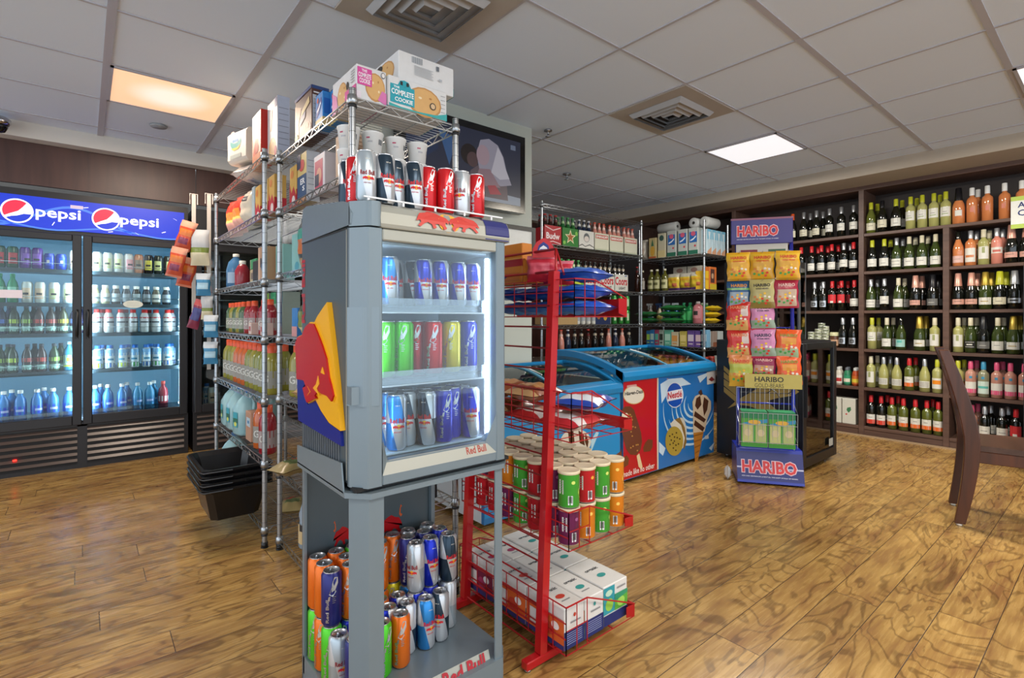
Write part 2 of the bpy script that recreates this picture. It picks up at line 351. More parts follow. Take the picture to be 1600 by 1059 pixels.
# dome camera on a bracket at the left edge
t = thing('security_camera', 'black and chrome dome security camera at the left end of cornice', 'security camera', (-.44, 4.93, 2.47))
G().lathe([(.0, -.06), (.03, -.05), (.045, -.02), (.045, .0)], mat('camera_dome', '101216', .08), 20).obj('dome', t)
G().lathe([(.05, -.004), (.06, .01), (.06, .035), (.04, .05)], CHROME, 20).obj('housing', t)
G().box(-.02, .02, -.01, .12, .01, .04, WHITE).obj('bracket', t)
# small sprinkler by the column
t = G().lathe([(.03, 0), (.03, -.006), (.008, -.01), (.008, -.04), (.022, -.045), (.0, -.048)], STEEL, 12).obj('sprinkler_head', None, (2.66, 2.78, CEIL-.004))
tag(t, 'small ceiling sprinkler head beside the top corner of the white column', 'sprinkler')
t = G().lathe([(.04, 0), (.04, -.01), (.01, -.012), (.01, -.05), (.026, -.055), (.0, -.058)], STEEL, 12).obj('sprinkler_head', None, (3.60, 3.50, CEIL-.004))
tag(t, 'ceiling sprinkler head above the beer shelves left post', 'sprinkler')
# ---------------------------------------------------------------- television on the column
t = thing('television', 'black wall mounted television showing a film scene on white column', 'television', (1.91, 2.778, 2.155))
W2, H2 = .49, .268
G().box(-W2, W2, -.035, .035, -H2, H2, mat('tv_gloss_black', '0d0e10', .15)).obj('bezel', t)
G().box(-.12, .12, .035, .06, -.12, .12, BLACK).obj('wall_bracket', t)
def E_(c, s=.8): return mat('screen_'+c, '050505', .3, emit=s, ecol=c)
g = G(); a, b = W2-.045, H2-.045; o = (0, -.0362, 0)
g.sheet(rect(-a, a, -b, b), o, X, Z, E_('1c2030'))
g.sheet([(-a, -b+.0), (a, -b), (a, -b*.75), (.1, -b*.68), (-.1, -b*.8)], o, X, Z, E_('68707c'), .0002)
g.sheet([(-a*.1, -b*.9), (a*.75, -b*.9), (a*.7, b*.1), (a*.35, b*.25), (a*.05, -b*.2)], o, X, Z, E_('453a40'), .0003)
g.sheet([(-a, b), (-a*.55, b), (-a*.5, b*.2), (-a*.7, -b*.1), (-a, 0)], o, X, Z, E_('17233c'), .0003)
g.sheet([(-a*.5, b*.75), (-a*.2, b*.6), (-a*.32, -b*.2)], o, X, Z, E_('2a4468'), .0004)
g.sheet(circ(a*.02, b*.25, a*.15, b*.3), o, X, Z, E_('10090a'), .0005)
g.sheet(circ(a*.08, b*.12, a*.10, b*.22), o, X, Z, E_('3a2a2c'), .0006)
hair = [(a*.22, b*.75), (a*.38, b*.85), (a*.55, b*.72), (a*.66, b*.4), (a*.72, b*0), (a*.82, -b*.4), (a*.6, -b*.5), (a*.4, -b*.3), (a*.2, -b*.1), (a*.15, b*.3)]
g.sheet(hair, o, X, Z, E_('6f6c78'), .0006)
g.sheet([(x*.85+a*.08, y*.8+b*.1) for x, y in hair[2:8]], o, X, Z, E_('8d8a92'), .0007)
g.sheet(circ(a*.27, b*.32, a*.12, b*.3), o, X, Z, E_('7a6870'), .0008)
g.sheet([(a*.2, -b*.1), (a*.4, -b*.05), (a*.6, -b*.55), (a*.1, -b*.6)], o, X, Z, E_('6a545c'), .0007)
g.sheet([(a*.35, -b*.55), (a*.5, -b*.5), (a*.62, -b*.75), (a*.4, -b*.8)], o, X, Z, E_('7a2430'), .0009)
g.sheet(rect(a*.8, a*.9, b*.7, b*.85), o, X, Z, E_('50586a'), .0004); g.obj('screen', t)
# framed notice below the television
t = thing('picture_frame', 'dark framed notice on the white column below the television', 'picture frame', (2.37, 2.83, 1.68))
g = G(); fm = mat('frame_dark', '2f2d2b', .4)
g.box(-.20, .20, -.012, .008, .105, .135, fm).box(-.20, .20, -.012, .008, -.135, -.105, fm).box(-.20, -.17, -.012, .008, -.105, .105, fm).box(.17, .20, -.012, .008, -.105, .105, fm); g.obj('frame', t)
G().box(-.17, .17, -.004, .004, -.105, .105, P('d9dad6')).obj('paper', t)
# ================================================================ wine wall
XF, XB = 5.86, 6.24      # front edge and back of the case
SHZ = [.095, .475, .85, 1.225, 1.605, 1.975]
t = thing('wine_display_shelving', 'tall dark brown built-in wine shelving along the right wall', 'shelving', (XF, 0, 0))
def bb(name, *a): return bevel(G().box(*a, BROWNS).obj(name, t), .002, 1)
UP = [4.28, 2.99, 1.70, 1.054, -.25, -1.5]
for k, y in enumerate(UP):
    top = 2.46 if k != 3 else 1.955
    bb('upright', .0, .37, y-.022, y+.022, 0.0, top)
for y0, y1, lab in ((3.012, 4.258, 0), (1.722, 2.968, 0), (1.076, 1.678, 1), (-.228, 1.032, 1), (-1.478, -.272, 1)):
    for k, z in enumerate(SHZ):
        if lab and k == 5: continue
        bb('shelf', .003, .365, y0, y1, z-.028, z)
bb('shelf', .003, .365, -.228, 1.678, SHZ[5]-.028, SHZ[5]); bb('shelf', .003, .365, -1.478, -.272, SHZ[5]-.028, SHZ[5])
G().box(.365, .375, -1.5, 4.3, 0, 2.46, mat('case_back', '2b211e', .6, noise=.1)).obj('back_panel', t)
bb('plinth', .01, .03, -1.5, 4.3, 0, .067)
bb('fascia', -.004, .37, -1.55, 4.3, 2.40, 2.462)
# ================================================================ bottles and cans of every kind
def view(u, v): return Vector(((u-800)/806*.7691+.6391, -(u-800)/806*.6391+.7691, (497-v)/806))   # direction of sight through a spot of the photograph
def yat(u, x): d = view(u, 497); return x*d.y/d.x
def xat(u, y): d = view(u, 497); return y*d.x/d.y
def atz(u, v, z): d = view(u, v); t = (z-1.15)/d.z; return d.x*t, d.y*t
def mkbottle(kname, oname, cat, prof, body, cap=None, labels=(), txt=None, n=14, capname='cap'):
    """body lathe, cap = (z0, z1, r0, r1, mat), labels = (z0, z1, r, half-angle, mat)"""
    def f():
        o = G().lathe(prof, body, n).obj(oname)
        if cap:
            z0, z1, r0, r1, m = cap
            G().lathe([(r0, z0), (r1, z1-.002), (r1*.85, z1), (0, z1)], m, max(8, n-2), cap=False).obj(capname, o)
        for i, L in enumerate(labels):
            z0, z1, r, ha, m = L[:5]; g = G(); g.lathe([(r+.0006, z0), (r+.0006, z1)], m, 8, a0=-ha, a1=ha, cap=False)
            if len(L) > 5:      # stripes or blocks printed on the label: (z0, z1, half-angle, mat)
                for q in L[5]: g.lathe([(r+.0011, q[0]), (r+.0011, q[1])], q[3], 6, a0=-q[2], a1=q[2], cap=False)
            if txt and i == 0: g.text(txt[0], (0, 0, txt[1]), X, Z, txt[2], w=txt[3], mid=True, wrap=r, off=.0016)
            g.obj('label', o)
        return o, cat
    KINDS[kname] = f
def gl(name, c, rough=.07): return mat('bottle_glass_'+name, c, rough, spec=.6, coat=.3)
DK = gl('dark', '12140f'); GRN = gl('green', '38451c'); CLR = gl('pale', 'a9a766'); ROS = gl('rose', 'cf7f4c'); ROP = gl('pink', 'd98a78'); OLI = gl('olive', '5d6428')
burg = [(.030, 0), (.040, .004), (.0405, .145), (.036, .175), (.022, .215), (.0145, .24), (.014, .292), (.0155, .294), (.0155, .30), (.0, .30)]
bord = [(.030, 0), (.0375, .004), (.038, .190), (.034, .207), (.019, .222), (.0145, .235), (.0140, .292), (.0155, .294), (.0155, .30), (.0, .30)]
cham = [(.034, 0), (.0435, .006), (.044, .140), (.040, .172), (.025, .212), (.0165, .245), (.0165, .285), (.0185, .29), (.0185, .312), (.0, .314)]
WT = P('dcdad0'); CR = P('d3cdb4'); INK = P('2b2a2a'); GOLD = mat('gold_foil', 'b59a3f', .35, .6); LIME = P('b9bb2e', .3); REDC = P('c0262b', .3); SILC = mat('silver_foil', 'b9bcc0', .3, .7); BLKC = P('15151a', .3)
ORG = P('e0661c'); ORL = P('e88a1e'); PNK = P('d8557c', .3); PNKF = mat('pink_foil', 'd9a08e', .35, .4); TEAL = P('5fb5ac'); BLUC = P('3b8fb5', .3); CRC = P('cfc7ab', .35); NVY = P('1d2f6f')
def wine(k, prof, body, capm, lab, extra=(), lz=(.045, .115), long=False, ha=1.15, txt=None):
    r = max(p[0] for p in prof if p[1] <= lz[1]); rr = .0172 if prof is not cham else .0200
    cz = (.235, .303, rr+.0008, rr, capm) if prof is not cham else (.205, .318, .029, .021, capm)
    mkbottle('w_'+k, 'wine_bottle', 'bottle', prof, body, cz, [(lz[0], lz[1], r, ha, lab, extra)], txt, capname='capsule')
line = lambda z, m=INK, h=.003, a=.8: (z, z+h, a, m)
wine('dk_burg', burg, DK, SILC, CR, (line(.06, a=.5), line(.085, a=.6)))
wine('dk_bord', bord, DK, SILC, WT, (line(.06, a=.5), line(.095, a=.6)), (.06, .135))
wine('lime_brown', burg, OLI, LIME, CR, (line(.07, a=.5),), (.03, .10))
wine('lime_dk', burg, DK, LIME, WT, (line(.07, a=.5),), (.045, .12))
wine('dk_dk', burg, DK, BLKC, CR, (line(.07, a=.5),), (.045, .12))
wine('lime_clear', bord, CLR, LIME, WT, (line(.10, P('8aa060'), .006, .6), line(.12, a=.4)), (.08, .165))
wine('red_dk', bord, DK, REDC, WT, (line(.055, INK, .004, 1.1), line(.10, a=.5)), (.045, .12))
wine('red_lab', bord, DK, REDC, P('d0353a'), (line(.08, WT, .02, .35),), (.08, .165))
wine('cream_green', burg, GRN, CRC, WT, (line(.07, a=.5),), (.03, .105))
wine('silver_green', burg, GRN, SILC, WT, (line(.05, INK, .003, .9), line(.08, INK, .003, .9)), (.03, .105))
wine('rose_fat', cham, ROS, BLKC, WT, (), (.07, .12), ha=.55)
wine('rose_white', bord, ROS, WHITE, ROP, (), (.09, .13), ha=.3)
wine('rose_band', bord, ROS, SILC, WT, (line(.07, ROS, .02, .8),), (.03, .15))
wine('rose_pinklab', burg, ROS, DK, P('d9b3a8'), (line(.06, INK, .002, .6),), (.03, .09))
wine('rose_land', bord, ROP, SILC, WT, (line(.10, P('c66a5c'), .02, .7),), (.09, .14))
wine('cham_pink', cham, DK, PNKF, P('d3a090'), (line(.07, INK, .003, .6),), (.045, .09))
wine('cham_gold', cham, GRN, GOLD, WT, (line(.065, GOLD, .006, .6),), (.04, .10))
wine('cham_lime', cham, DK, LIME, CR, (line(.065, INK, .003, .5),), (.04, .10))
wine('cham_silver', cham, DK, SILC, SILC, (line(.065, INK, .012, .6),), (.05, .09))
wine('cham_dark', cham, DK, BLKC, mat('grey_label', '6c6c6a', .5), (line(.065, WT, .003, .5),), (.04, .10))
wine('round_lab', burg, DK, SILC, SILC, (line(.055, INK, .03, .45), line(.063, SILC, .012, .3)), (.04, .105), ha=.8)
wine('teal_lab', burg, GRN, DK, P('9cc9c0'), (line(.07, TEAL, .02, .5),), (.03, .10))
wine('clear_white', bord, CLR, CRC, WT, (line(.10, P('9aa06c'), .05, .25),), (.05, .155), ha=1.0)
wine('black_lab', burg, GRN, CRC, INK, (line(.05, WT, .003, .8), line(.09, WT, .003, .8), line(.066, WT, .01, .5)), (.04, .105))
wine('zigzag', burg, CLR, SILC, WT, (line(.05, INK, .003, .9), line(.062, INK, .003, .9), line(.074, INK, .003, .9), line(.086, INK, .003, .9)), (.04, .10))
wine('orange_lab', bord, OLI, REDC, WT, ((.04, .075, 1.15, ORG), line(.10, INK, .003, .4)), (.04, .13))
wine('yellow_lab', bord, CLR, LIME, WT, ((.08, .115, .9, ORL),), (.04, .135))
wine('red_wave', bord, DK, REDC, WT, ((.03, .07, 1.1, P('d5402e')), line(.09, INK, .003, .4)), (.03, .12))
wine('pink_lab', bord, gl('pinkwine', 'c08a78'), PNK, WT, ((.03, .065, 1.15, PNK), (.155, .175, .25, BLUC)), (.03, .125))
wine('teal_wine', bord, gl('greywine', '8c8c70'), BLUC, P('c9dcd2'), ((.075, .095, 1.0, TEAL), (.155, .175, .25, BLUC)), (.03, .135))
wine('orange_dk', burg, DK, P('e05a2a', .3), CR)
D_ = dict(dk_burg='dark wine bottle, cream label, silver neck', dk_bord='dark wine bottle, tall white label', lime_brown='olive wine bottle, lime cap', lime_dk='dark wine bottle, lime cap', dk_dk='dark wine bottle, black cap',
    lime_clear='pale white wine bottle, lime cap', red_dk='dark wine bottle, red cap, white label', red_lab='dark wine bottle, red label', cream_green='green wine bottle, cream cap', silver_green='green wine bottle, silver cap',
    rose_fat='round orange rose wine bottle', rose_white='clear rose wine bottle, white cap', rose_band='rose wine bottle, banded label', rose_pinklab='rose wine bottle, pink label', rose_land='pink rose wine bottle',
    cham_pink='dark sparkling bottle, pink foil', cham_gold='green sparkling bottle, gold foil', cham_lime='dark sparkling bottle, lime foil', cham_silver='dark sparkling bottle, silver foil', cham_dark='black sparkling bottle, grey label',
    round_lab='dark bottle, round silver label', teal_lab='green wine bottle, teal label', clear_white='clear wine bottle, white label', black_lab='green wine bottle, black label', zigzag='clear wine bottle, zigzag striped label',
    orange_lab='wine bottle, orange and white label', yellow_lab='pale wine bottle, yellow label block', red_wave='dark wine bottle, red wave label', pink_lab='pink wine bottle, pink cap', teal_wine='wine bottle, blue cap, teal label', orange_dk='dark wine bottle, orange cap')
BAYS = {
 'left bay': {5: 'orange_dk 1239 dk_burg 1256.4 dk_burg 1276 dk_bord 1296.5 dk_bord 1315 dk_bord 1334', 4: 'red_dk 1252 red_dk 1268.5 red_dk 1283.5 red_dk 1300 dk_bord 1318.8 red_dk 1334',
   3: 'round_lab 1273 round_lab 1283 red_lab 1295 red_lab 1315 red_dk 1335', 2: 'round_lab 1317 round_lab 1333'},
 'middle bay': {5: 'lime_brown 1360 dk_dk 1379 lime_dk 1400 lime_clear 1423 lime_clear 1441.5 lime_clear 1459 lime_clear 1478', 4: 'lime_dk 1363 lime_dk 1382 silver_green 1401 cream_green 1421 cream_green 1441 cream_green 1462',
   3: 'silver_green 1361 dk_bord 1382 cream_green 1404 cham_pink 1431 cham_dark 1458', 2: 'lime_clear 1363 cream_green 1386 teal_lab 1408 cham_gold 1437 clear_white 1461',
   1: 'clear_white 1360 zigzag 1381 zigzag 1401.5 orange_lab 1421 zigzag 1445 yellow_lab 1465', 0: 'red_wave 1358 red_wave 1376 orange_lab 1394 orange_lab 1412 orange_lab 1435 orange_lab 1449 orange_lab 1466'},
 'right bay': {5: 'rose_fat 1498 rose_white 1519 rose_white 1543 rose_white 1570 rose_white 1597', 4: 'rose_pinklab 1490 rose_band 1510 clear_white 1530 rose_land 1551 cham_pink 1576 cham_pink 1599',
   3: 'cham_pink 1489 cham_pink 1513 cham_gold 1535 cham_lime 1558 cham_silver 1582', 2: 'clear_white 1492 black_lab 1515 cham_dark 1537 cream_green 1559 cham_gold 1584',
   1: 'yellow_lab 1488 pink_lab 1511 teal_wine 1530 pink_lab 1551 pink_lab 1572 pink_lab 1592', 0: 'pink_lab 1519 dk_bord 1539 dk_bord 1566 red_lab 1588'}}
SN = {5: 'top shelf', 4: 'second shelf', 3: 'third shelf', 2: 'fourth shelf', 1: 'fifth shelf', 0: 'bottom shelf'}
for bay, rows in BAYS.items():
    for sh, s in rows.items():
        t = s.split(); items = [(t[i], float(t[i+1])) for i in range(0, len(t), 2)]
        lo, hi = dict([('left bay', (1.76, 2.9)), ('middle bay', (1.118 if sh < 5 else .9, 1.636)), ('right bay', (-.2, .982 if sh < 5 else 1.2))])[bay]
        dm = [(.0895 if 'cham' in k or 'fat' in k else .0835) for k, u in items]; ys = [min(hi, yat(u, XF+.066)) for k, u in items]
        for i in range(1, len(ys)): ys[i] = min(ys[i], ys[i-1]-dm[i])
        ys[-1] = max(ys[-1], lo)
        for i in range(len(ys)-2, -1, -1): ys[i] = max(ys[i], ys[i+1]+dm[i])
        for i, (k, u) in enumerate(items):
            x = XF+.066+R.uniform(-.004, .004); y = ys[i]
            ps = '%s from left, %s, %s' % (ORD[i], SN[sh], bay); grp = 'wine bottles on the %s of the %s' % (SN[sh], bay)
            put('w_'+k, (x, y, SHZ[sh]), D_[k]+', '+ps, grp, rz=-PI/2+R.uniform(-.15, .15))
            if R.random() < .62 and k != 'rose_fat' and not (y-.090 < 1.70 < y+.045) and not (y-.090 < 1.054 < y+.045):
                put('w_'+k, (x+.115, y-.022, SHZ[sh]), '%s behind the %s bottle from left, %s, %s' % (D_[k].split(',')[0], ORD[i], SN[sh], bay), grp, rz=-PI/2+R.uniform(-.4, .4))
# things other than wine in the left bay
mkbottle('tin', 'food_tin', 'tin', [(.033, 0), (.034, .002), (.034, .028), (.033, .03), (0, .03)], P('c9c8b4'), (.026, .031, .035, .035, SILC), [(.004, .024, .034, 1.4, P('b9c0a0'), [(.01, .018, .8, INK)])], capname='lid')
for c, (u, dx, n) in enumerate([(1268, .06, 5), (1279, .06, 6), (1290, .06, 7), (1284, .14, 8)]):
    for k in range(n):
        x = XF+dx; put('tin', (x+R.uniform(-.003, .003), yat(u, x), SHZ[2]+.0313*k), 'small pale food tin, %s up in the %s stack from left, fourth shelf, left bay' % (ORD[k], ORD[c]), 'small food tins beside the jars', rz=-PI/2+R.uniform(-.6, .6))
mkbottle('widejar', 'preserve_jar', 'jar', [(.036, 0), (.040, .005), (.042, .10), (.034, .125), (.034, .14), (0, .14)], mat('preserve', '5a3a28', .25), (.118, .155, .043, .041, P('c6c39a')), [(.02, .08, .041, 1.2, P('c9a080'), [(.035, .06, .8, P('a8643c'))])], capname='lid')
put('widejar', (XF+.07, yat(1304, XF+.07), SHZ[2]), 'wide preserve jar with cream lid on left bay fourth shelf', rz=-PI/2)
sauce = [(.025, 0), (.030, .004), (.031, .11), (.026, .135), (.015, .152), (.014, .17), (0, .17)]
for k, (b, c, l, l2) in dict(amber=('b06a28', 'dcdad0', 'c7c04a', 'd8542a'), white=('c9c2b4', 'c0c0bc', 'e2dfd6', 'b03030'), green=('2f7a58', '5a6068', '2f8f66', 'd9d4c0'), red=('b04a26', 'c9c9c4', 'c96a2a', 'd8c040')).items():
    mkbottle('sauce_'+k, 'sauce_bottle', 'bottle', sauce, mat('sauce_'+k, b, .2), (.150, .178, .018, .018, P(c)), [(.02, .10, .031, 1.5, P(l), [(.035, .07, 1.1, P(l2))])])
for i, (k, u) in enumerate([('amber', 1300), ('white', 1311), ('green', 1324), ('red', 1337)]):
    for j in range(2):
        x = XF+.06+.08*j; put('sauce_'+k, (x, yat(u+2*j, x), SHZ[1]), '%s sauce bottle %s, fifth shelf, left bay of the wine wall' % (k, 'in front' if j == 0 else 'standing behind its twin'), 'sauce bottles in the left bay', rz=-PI/2)
def whitebox():
    g = G(); g.box(-.058, .058, -.07, .07, 0, .25, P('cfcdc0')); o = bevel(g.obj('gift_box'), .003, 1)
    g = G(); g.sheet([(.0, -.03), (.022, .0), (.018, .03), (-.012, .02), (-.018, -.005)], (0, -.0705, .14), X, Z, P('3f7a52')); g.sheet(circ(-.02, -.045, .008, n=10), (0, -.0705, .14), X, Z, P('c8323a')); g.obj('print', o)
    return o, 'box'
KINDS['whitebox'] = whitebox
for i, u in enumerate((1308.5, 1330)): x = XF+.085; put('whitebox', (x, yat(u, x), SHZ[0]), '%s white gift box with green leaf print on the bottom shelf' % ('left' if i == 0 else 'right'), 'white gift boxes', rz=-PI/2)
# sign hung at the right end of the top shelf
t = thing('price_sign', 'white and lime sign hanging on the top shelf at right edge', 'sign', (XF-.012, yat(1600, XF), 2.02), -PI/2)
g = G(); g.box(-.075, .075, -.002, .002, -.14, .12, P('e8e9e2')); g.box(-.075, .075, -.0028, -.002, .085, .12, P('b8cf5a')); g.box(-.075, .075, -.0028, -.002, -.14, -.105, P('b8cf5a')); g.obj('card', t)
g = G(); g.text('A', (-.012, -.003, .05), X, Z, NVY, h=.045, mid=True); g.text('C', (-.012, -.003, -.015), X, Z, NVY, h=.05, mid=True); g.obj('lettering', t)
# ================================================================ drinks coolers
CB = mat('cooler_black', '1d1c1f', .35, noise=.1); CB2 = mat('cooler_black_side', '222430', .4); CINTL = mat('cooler_interior_glow', '8fb4c8', .5, emit=.13, ecol='6aa6c8');  # liner glows faintly, the cooler's inner light put into its material
LEDL = mat('cooler_led', 'ffffff', .5, emit=34, ecol='dff0ff'); SHW = mat('cooler_shelf', '2a5f70', .4, .3)
GL = glassmat('door_glass', 'f0f8f8', 0)
def cooler(x0, x1, label, sign, items_doors):
    CINT = CINTL if sign else mat('cooler_interior_shaded', '1e262c', .6); LED = LEDL if sign else P('6c7478')  # unlit cooler: its inner shade is painted as a dark liner colour
    t = thing('glass_door_cooler', label, 'cooler', (x0, 5.17, 0)); W = x1-x0; D = .70
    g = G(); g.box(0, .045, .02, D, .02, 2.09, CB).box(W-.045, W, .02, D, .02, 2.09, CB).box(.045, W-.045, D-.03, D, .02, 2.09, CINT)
    g.box(.045, W-.045, .02, D-.03, .02, .36, CB).box(.045, W-.045, .02, D-.03, 1.79, 2.09, CB); g.obj('cabinet', t)
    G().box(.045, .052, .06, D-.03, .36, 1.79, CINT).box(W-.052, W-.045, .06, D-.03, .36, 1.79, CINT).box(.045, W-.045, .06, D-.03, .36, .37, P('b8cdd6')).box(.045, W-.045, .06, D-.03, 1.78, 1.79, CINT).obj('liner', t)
    G().box(0, W, -.0, .02, 1.785, 2.095, CB).obj('header', t)
    n = 2; dw = W/2
    for d in range(2):
        a = d*dw; e = .055; b = a+dw; i0 = a+(.010 if d == 0 else .004); i1 = b-(.004 if d == 0 else .010)
        dr = thing_part('door', t, (0, 0, 0)); g = G()
        g.box(i0, i0+e, -.03, 0, .335, 1.785, CB).box(i1-e, i1, -.03, 0, .335, 1.785, CB).box(i0+e, i1-e, -.03, 0, .335, .405, CB).box(i0+e, i1-e, -.03, 0, 1.735, 1.785, CB)
        bevel(g.obj('door_frame', dr), .004, 1)
        G().box(i0+e, i1-e, -.018, -.012, .405, 1.735, GL).obj('glass', dr)
        hx = i1-.028 if d == 0 else i0+.028
        G().tube([(hx, -.03, 1.0), (hx, -.05, 1.02), (hx, -.05, 1.19), (hx, -.03, 1.21)], .011, BLACK, 8).obj('handle', dr)
        # lit mullion strip on the inner sides
        for q in ((i0+e-.012, i0+e-.004), (i1-e+.004, i1-e+.012)): G().box(*q, .012, .03, .42, 1.72, LED).obj('light_strip', t)
        for k, z in enumerate((1.52, 1.265, 1.035, .748)):
            g = G(); g.box(a+.05, b-.02, .05, .50, z-.012, z-.002, SHW)
            g.tube([(a+.05, .045, z+.045), (b-.02, .045, z+.045)], .0022, CHROME, 5); g.box(a+.05, b-.02, .040, .052, z-.028, z+.0, P('2b3f48'))
            g.obj('shelf', t)
    for d in range(2):      # louvred grille
        a = d*dw+.03; b = (d+1)*dw-.03; g = G(); g.box(a, b, .0, .015, .03, .325, MATTE)
        for k in range(6):
            z = .055+k*.047; g.prism([(-.014, z), (.002, z+.022), (.008, z+.022), (.0, z)], a, b, P('4c3e38', .3), 'x')
        g.obj('grille', t)
    G().box(0, W, .0, .03, .0, .03, CB).box(0, .03, -.005, .02, .0, .335, CB).box(dw-.03, dw+.03, -.004, .02, .0, .335, CB).box(W-.03, W, -.005, .02, .0, .335, CB).box(0, W, -.004, .02, .32, .34, CB).obj('base_frame', t)
    return t
def thing_part(name, parent, loc=(0, 0, 0)):
    o = bpy.data.objects.new(name, None); COL.objects.link(o); o.parent = parent; o.location = loc; o.empty_display_size = .05; return o
CX0, CX1 = -.700, .690
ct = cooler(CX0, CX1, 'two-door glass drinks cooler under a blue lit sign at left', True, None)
o = G().box(.31, .33, -.018, -.012, .118, .128, mat('red_pilot_light', 'ff2020', .4, emit=8, ecol='ff1a10')).obj('pilot_light', ct)
# its sign
sg = G(); BL = mat('sign_blue', '0c2fb8', .35, emit=.38, ecol='1238d8'); BL2 = mat('sign_blue_pale', '3a6fe0', .35, emit=.34, ecol='5a8cf0'); SW = mat('sign_white', 'f4f6ff', .4, emit=.55, ecol='f0f2ff'); SR = mat('sign_red', 'e01f3c', .4, emit=.5, ecol='f02a4a')
W = CX1-CX0; sg.box(.02, W-.03, -.012, -.0, 1.815, 2.045, BL).obj('sign_panel', ct)
g = G(); O = (0, -.0125, 0)
def arc(cx, cy, r, a0, a1, wd, n=24): return [(cx+r*math.cos(a0+(a1-a0)*i/n), cy+r*math.sin(a0+(a1-a0)*i/n)) for i in range(n+1)]+[(cx+(r-wd)*math.cos(a1+(a0-a1)*i/n), cy+(r-wd)*math.sin(a1+(a0-a1)*i/n)) for i in range(n+1)]
def ribbon(f, x0, x1, w, n=24):
    p = [(x0+(x1-x0)*i/n, f(x0+(x1-x0)*i/n)) for i in range(n+1)]; return [(x, y+w/2) for x, y in p]+[(x, y-w/2) for x, y in reversed(p)]
def strip(g, f, x0, x1, wf, m, off, n=28):
    for i in range(n):
        a = x0+(x1-x0)*i/n; b = x0+(x1-x0)*(i+1)/n; g.sheet([(a, f(a)-wf(a)/2), (b, f(b)-wf(b)/2), (b, f(b)+wf(b)/2), (a, f(a)+wf(a)/2)], O, X, Z, m, off)
strip(g, lambda x: 1.905+.085*math.sin((x-.42)*7.2), .02, 1.0, lambda x: .018, BL2, .0002)
strip(g, lambda x: 1.83+.02*math.sin(x*9), .02, W-.03, lambda x: .012, BL2, .0002)
g.obj('sign_wave', ct)
for cx, tx in ((xat(27, 5.16)-CX0, xat(56, 5.16)-CX0), (xat(166, 5.16)-CX0, xat(188, 5.16)-CX0)):
    cz = 1.927; r = .088
    g = G(); g.sheet(circ(cx, cz, r, n=32), O, X, Z, SW, .0005)
    r2 = .078; a0, a1 = math.radians(-18+28), math.radians(180+28)
    th = math.radians(35); 
    up = [(cx+r2*math.cos(t), cz+r2*math.sin(t)) for t in [math.radians(50)+i*math.radians(160)/20 for i in range(21)]]
    g.sheet(up+[(cx-.03, cz-.018), (cx+.005, cz+.0), (cx+.03, cz+.03)], O, X, Z, SR, .0010)
    dn = [(cx+r2*math.cos(t), cz+r2*math.sin(t)) for t in [math.radians(222)+i*math.radians(125)/18 for i in range(19)]]
    g.sheet(dn+[(cx+.035, cz-.018), (cx+.0, cz-.034), (cx-.03, cz-.04)], O, X, Z, BL, .0010)
    g.obj('sign_emblem', ct); g = G(); g.text('pepsi', (tx, -.0125, cz-.052), X, Z, SW, w=.255, h=.098, off=.001, bold=.018); g.obj('sign_lettering', ct)
g = G()
for x, z, a in ((.05, 1.85, .3), (.35, 1.85, .9), (.52, 1.845, 1.1), (.85, 1.83, .2), (1.02, 1.845, -.6), (1.2, 1.86, .4), (1.28, 1.99, -.5), (.70, 2.0, .2)):
    g.sheet([(x, z), (x+.03*math.cos(a), z+.03*math.sin(a)), (x+.03*math.cos(a)+.003, z+.03*math.sin(a)-.004), (x+.004, z-.004)], O, X, Z, SW, .0008)
g.sheet(rect(.625, .70, 1.985, 2.01), O, X, Z, mat('sign_tag', 'c0b0c8', .5, emit=.4), .0012)
g.obj('sign_sparkle', ct)
# ---- drinks inside
pet = [(.026, 0), (.032, .006), (.031, .05), (.029, .06), (.032, .075), (.032, .12), (.026, .15), (.014, .175), (.0125, .195), (.0, .195)]
wat = [(.028, 0), (.033, .008), (.032, .04), (.0305, .05), (.033, .06), (.033, .13), (.029, .16), (.014, .185), (.013, .205), (0, .205)]
can16 = [(.024, 0), (.033, .008), (.033, .140), (.026, .152), (.026, .157), (.024, .155), (0, .155)]
can12 = [(.024, 0), (.033, .008), (.033, .105), (.026, .118), (.026, .122), (.024, .120), (0, .120)]
def cold(k, prof, c, capz=None, capc=None, labs=(), cat='bottle', oname='drink_bottle', rough=.25, m=None):
    mkbottle('c_'+k, oname, cat, prof, m or mat('drink_'+k, c, rough), (capz[0], capz[1], capz[2], capz[2], capc) if capz else None, labs, n=12, capname='cap' if cat == 'bottle' else 'lid')
lidz = (.1545, .1575, .0255); lidp = (.1195, .1225, .0255)
for k, c, l, c2 in (('can_green', '1d5038', 'b02a30', None), ('can_purple', '5b2a8a', '7d4ab0', None), ('can_cream', 'cfd3cc', 'd8b898', None), ('can_white', 'd9dedd', 'c9cf9a', None), ('can_pink', 'd9d5d4', 'e0a0a8', None), ('can_orange', 'c0764a', '7f6a54', None), ('can_black', '20242a', 'd0c050', None), ('can_star', '2a3030', 'cfd090', None)):
    cold(k, can16, c, lidz, SILVER, [(.03, .11, .033, .8, P(l), [(.06, .075, .5, INK)])], 'can', 'drink_can')
cold('can_blue', can12, '1338a8', lidp, SILVER, [(.03, .09, .033, .5, P('1b49c8'), [(.05, .07, .25, WT)])], 'can', 'drink_can')
cold('soda_green', pet, '1c8a5a', (.190, .212, .0145), P('1c8a5a'), [(.065, .115, .0325, 2.6, P('9ad4b8'))])
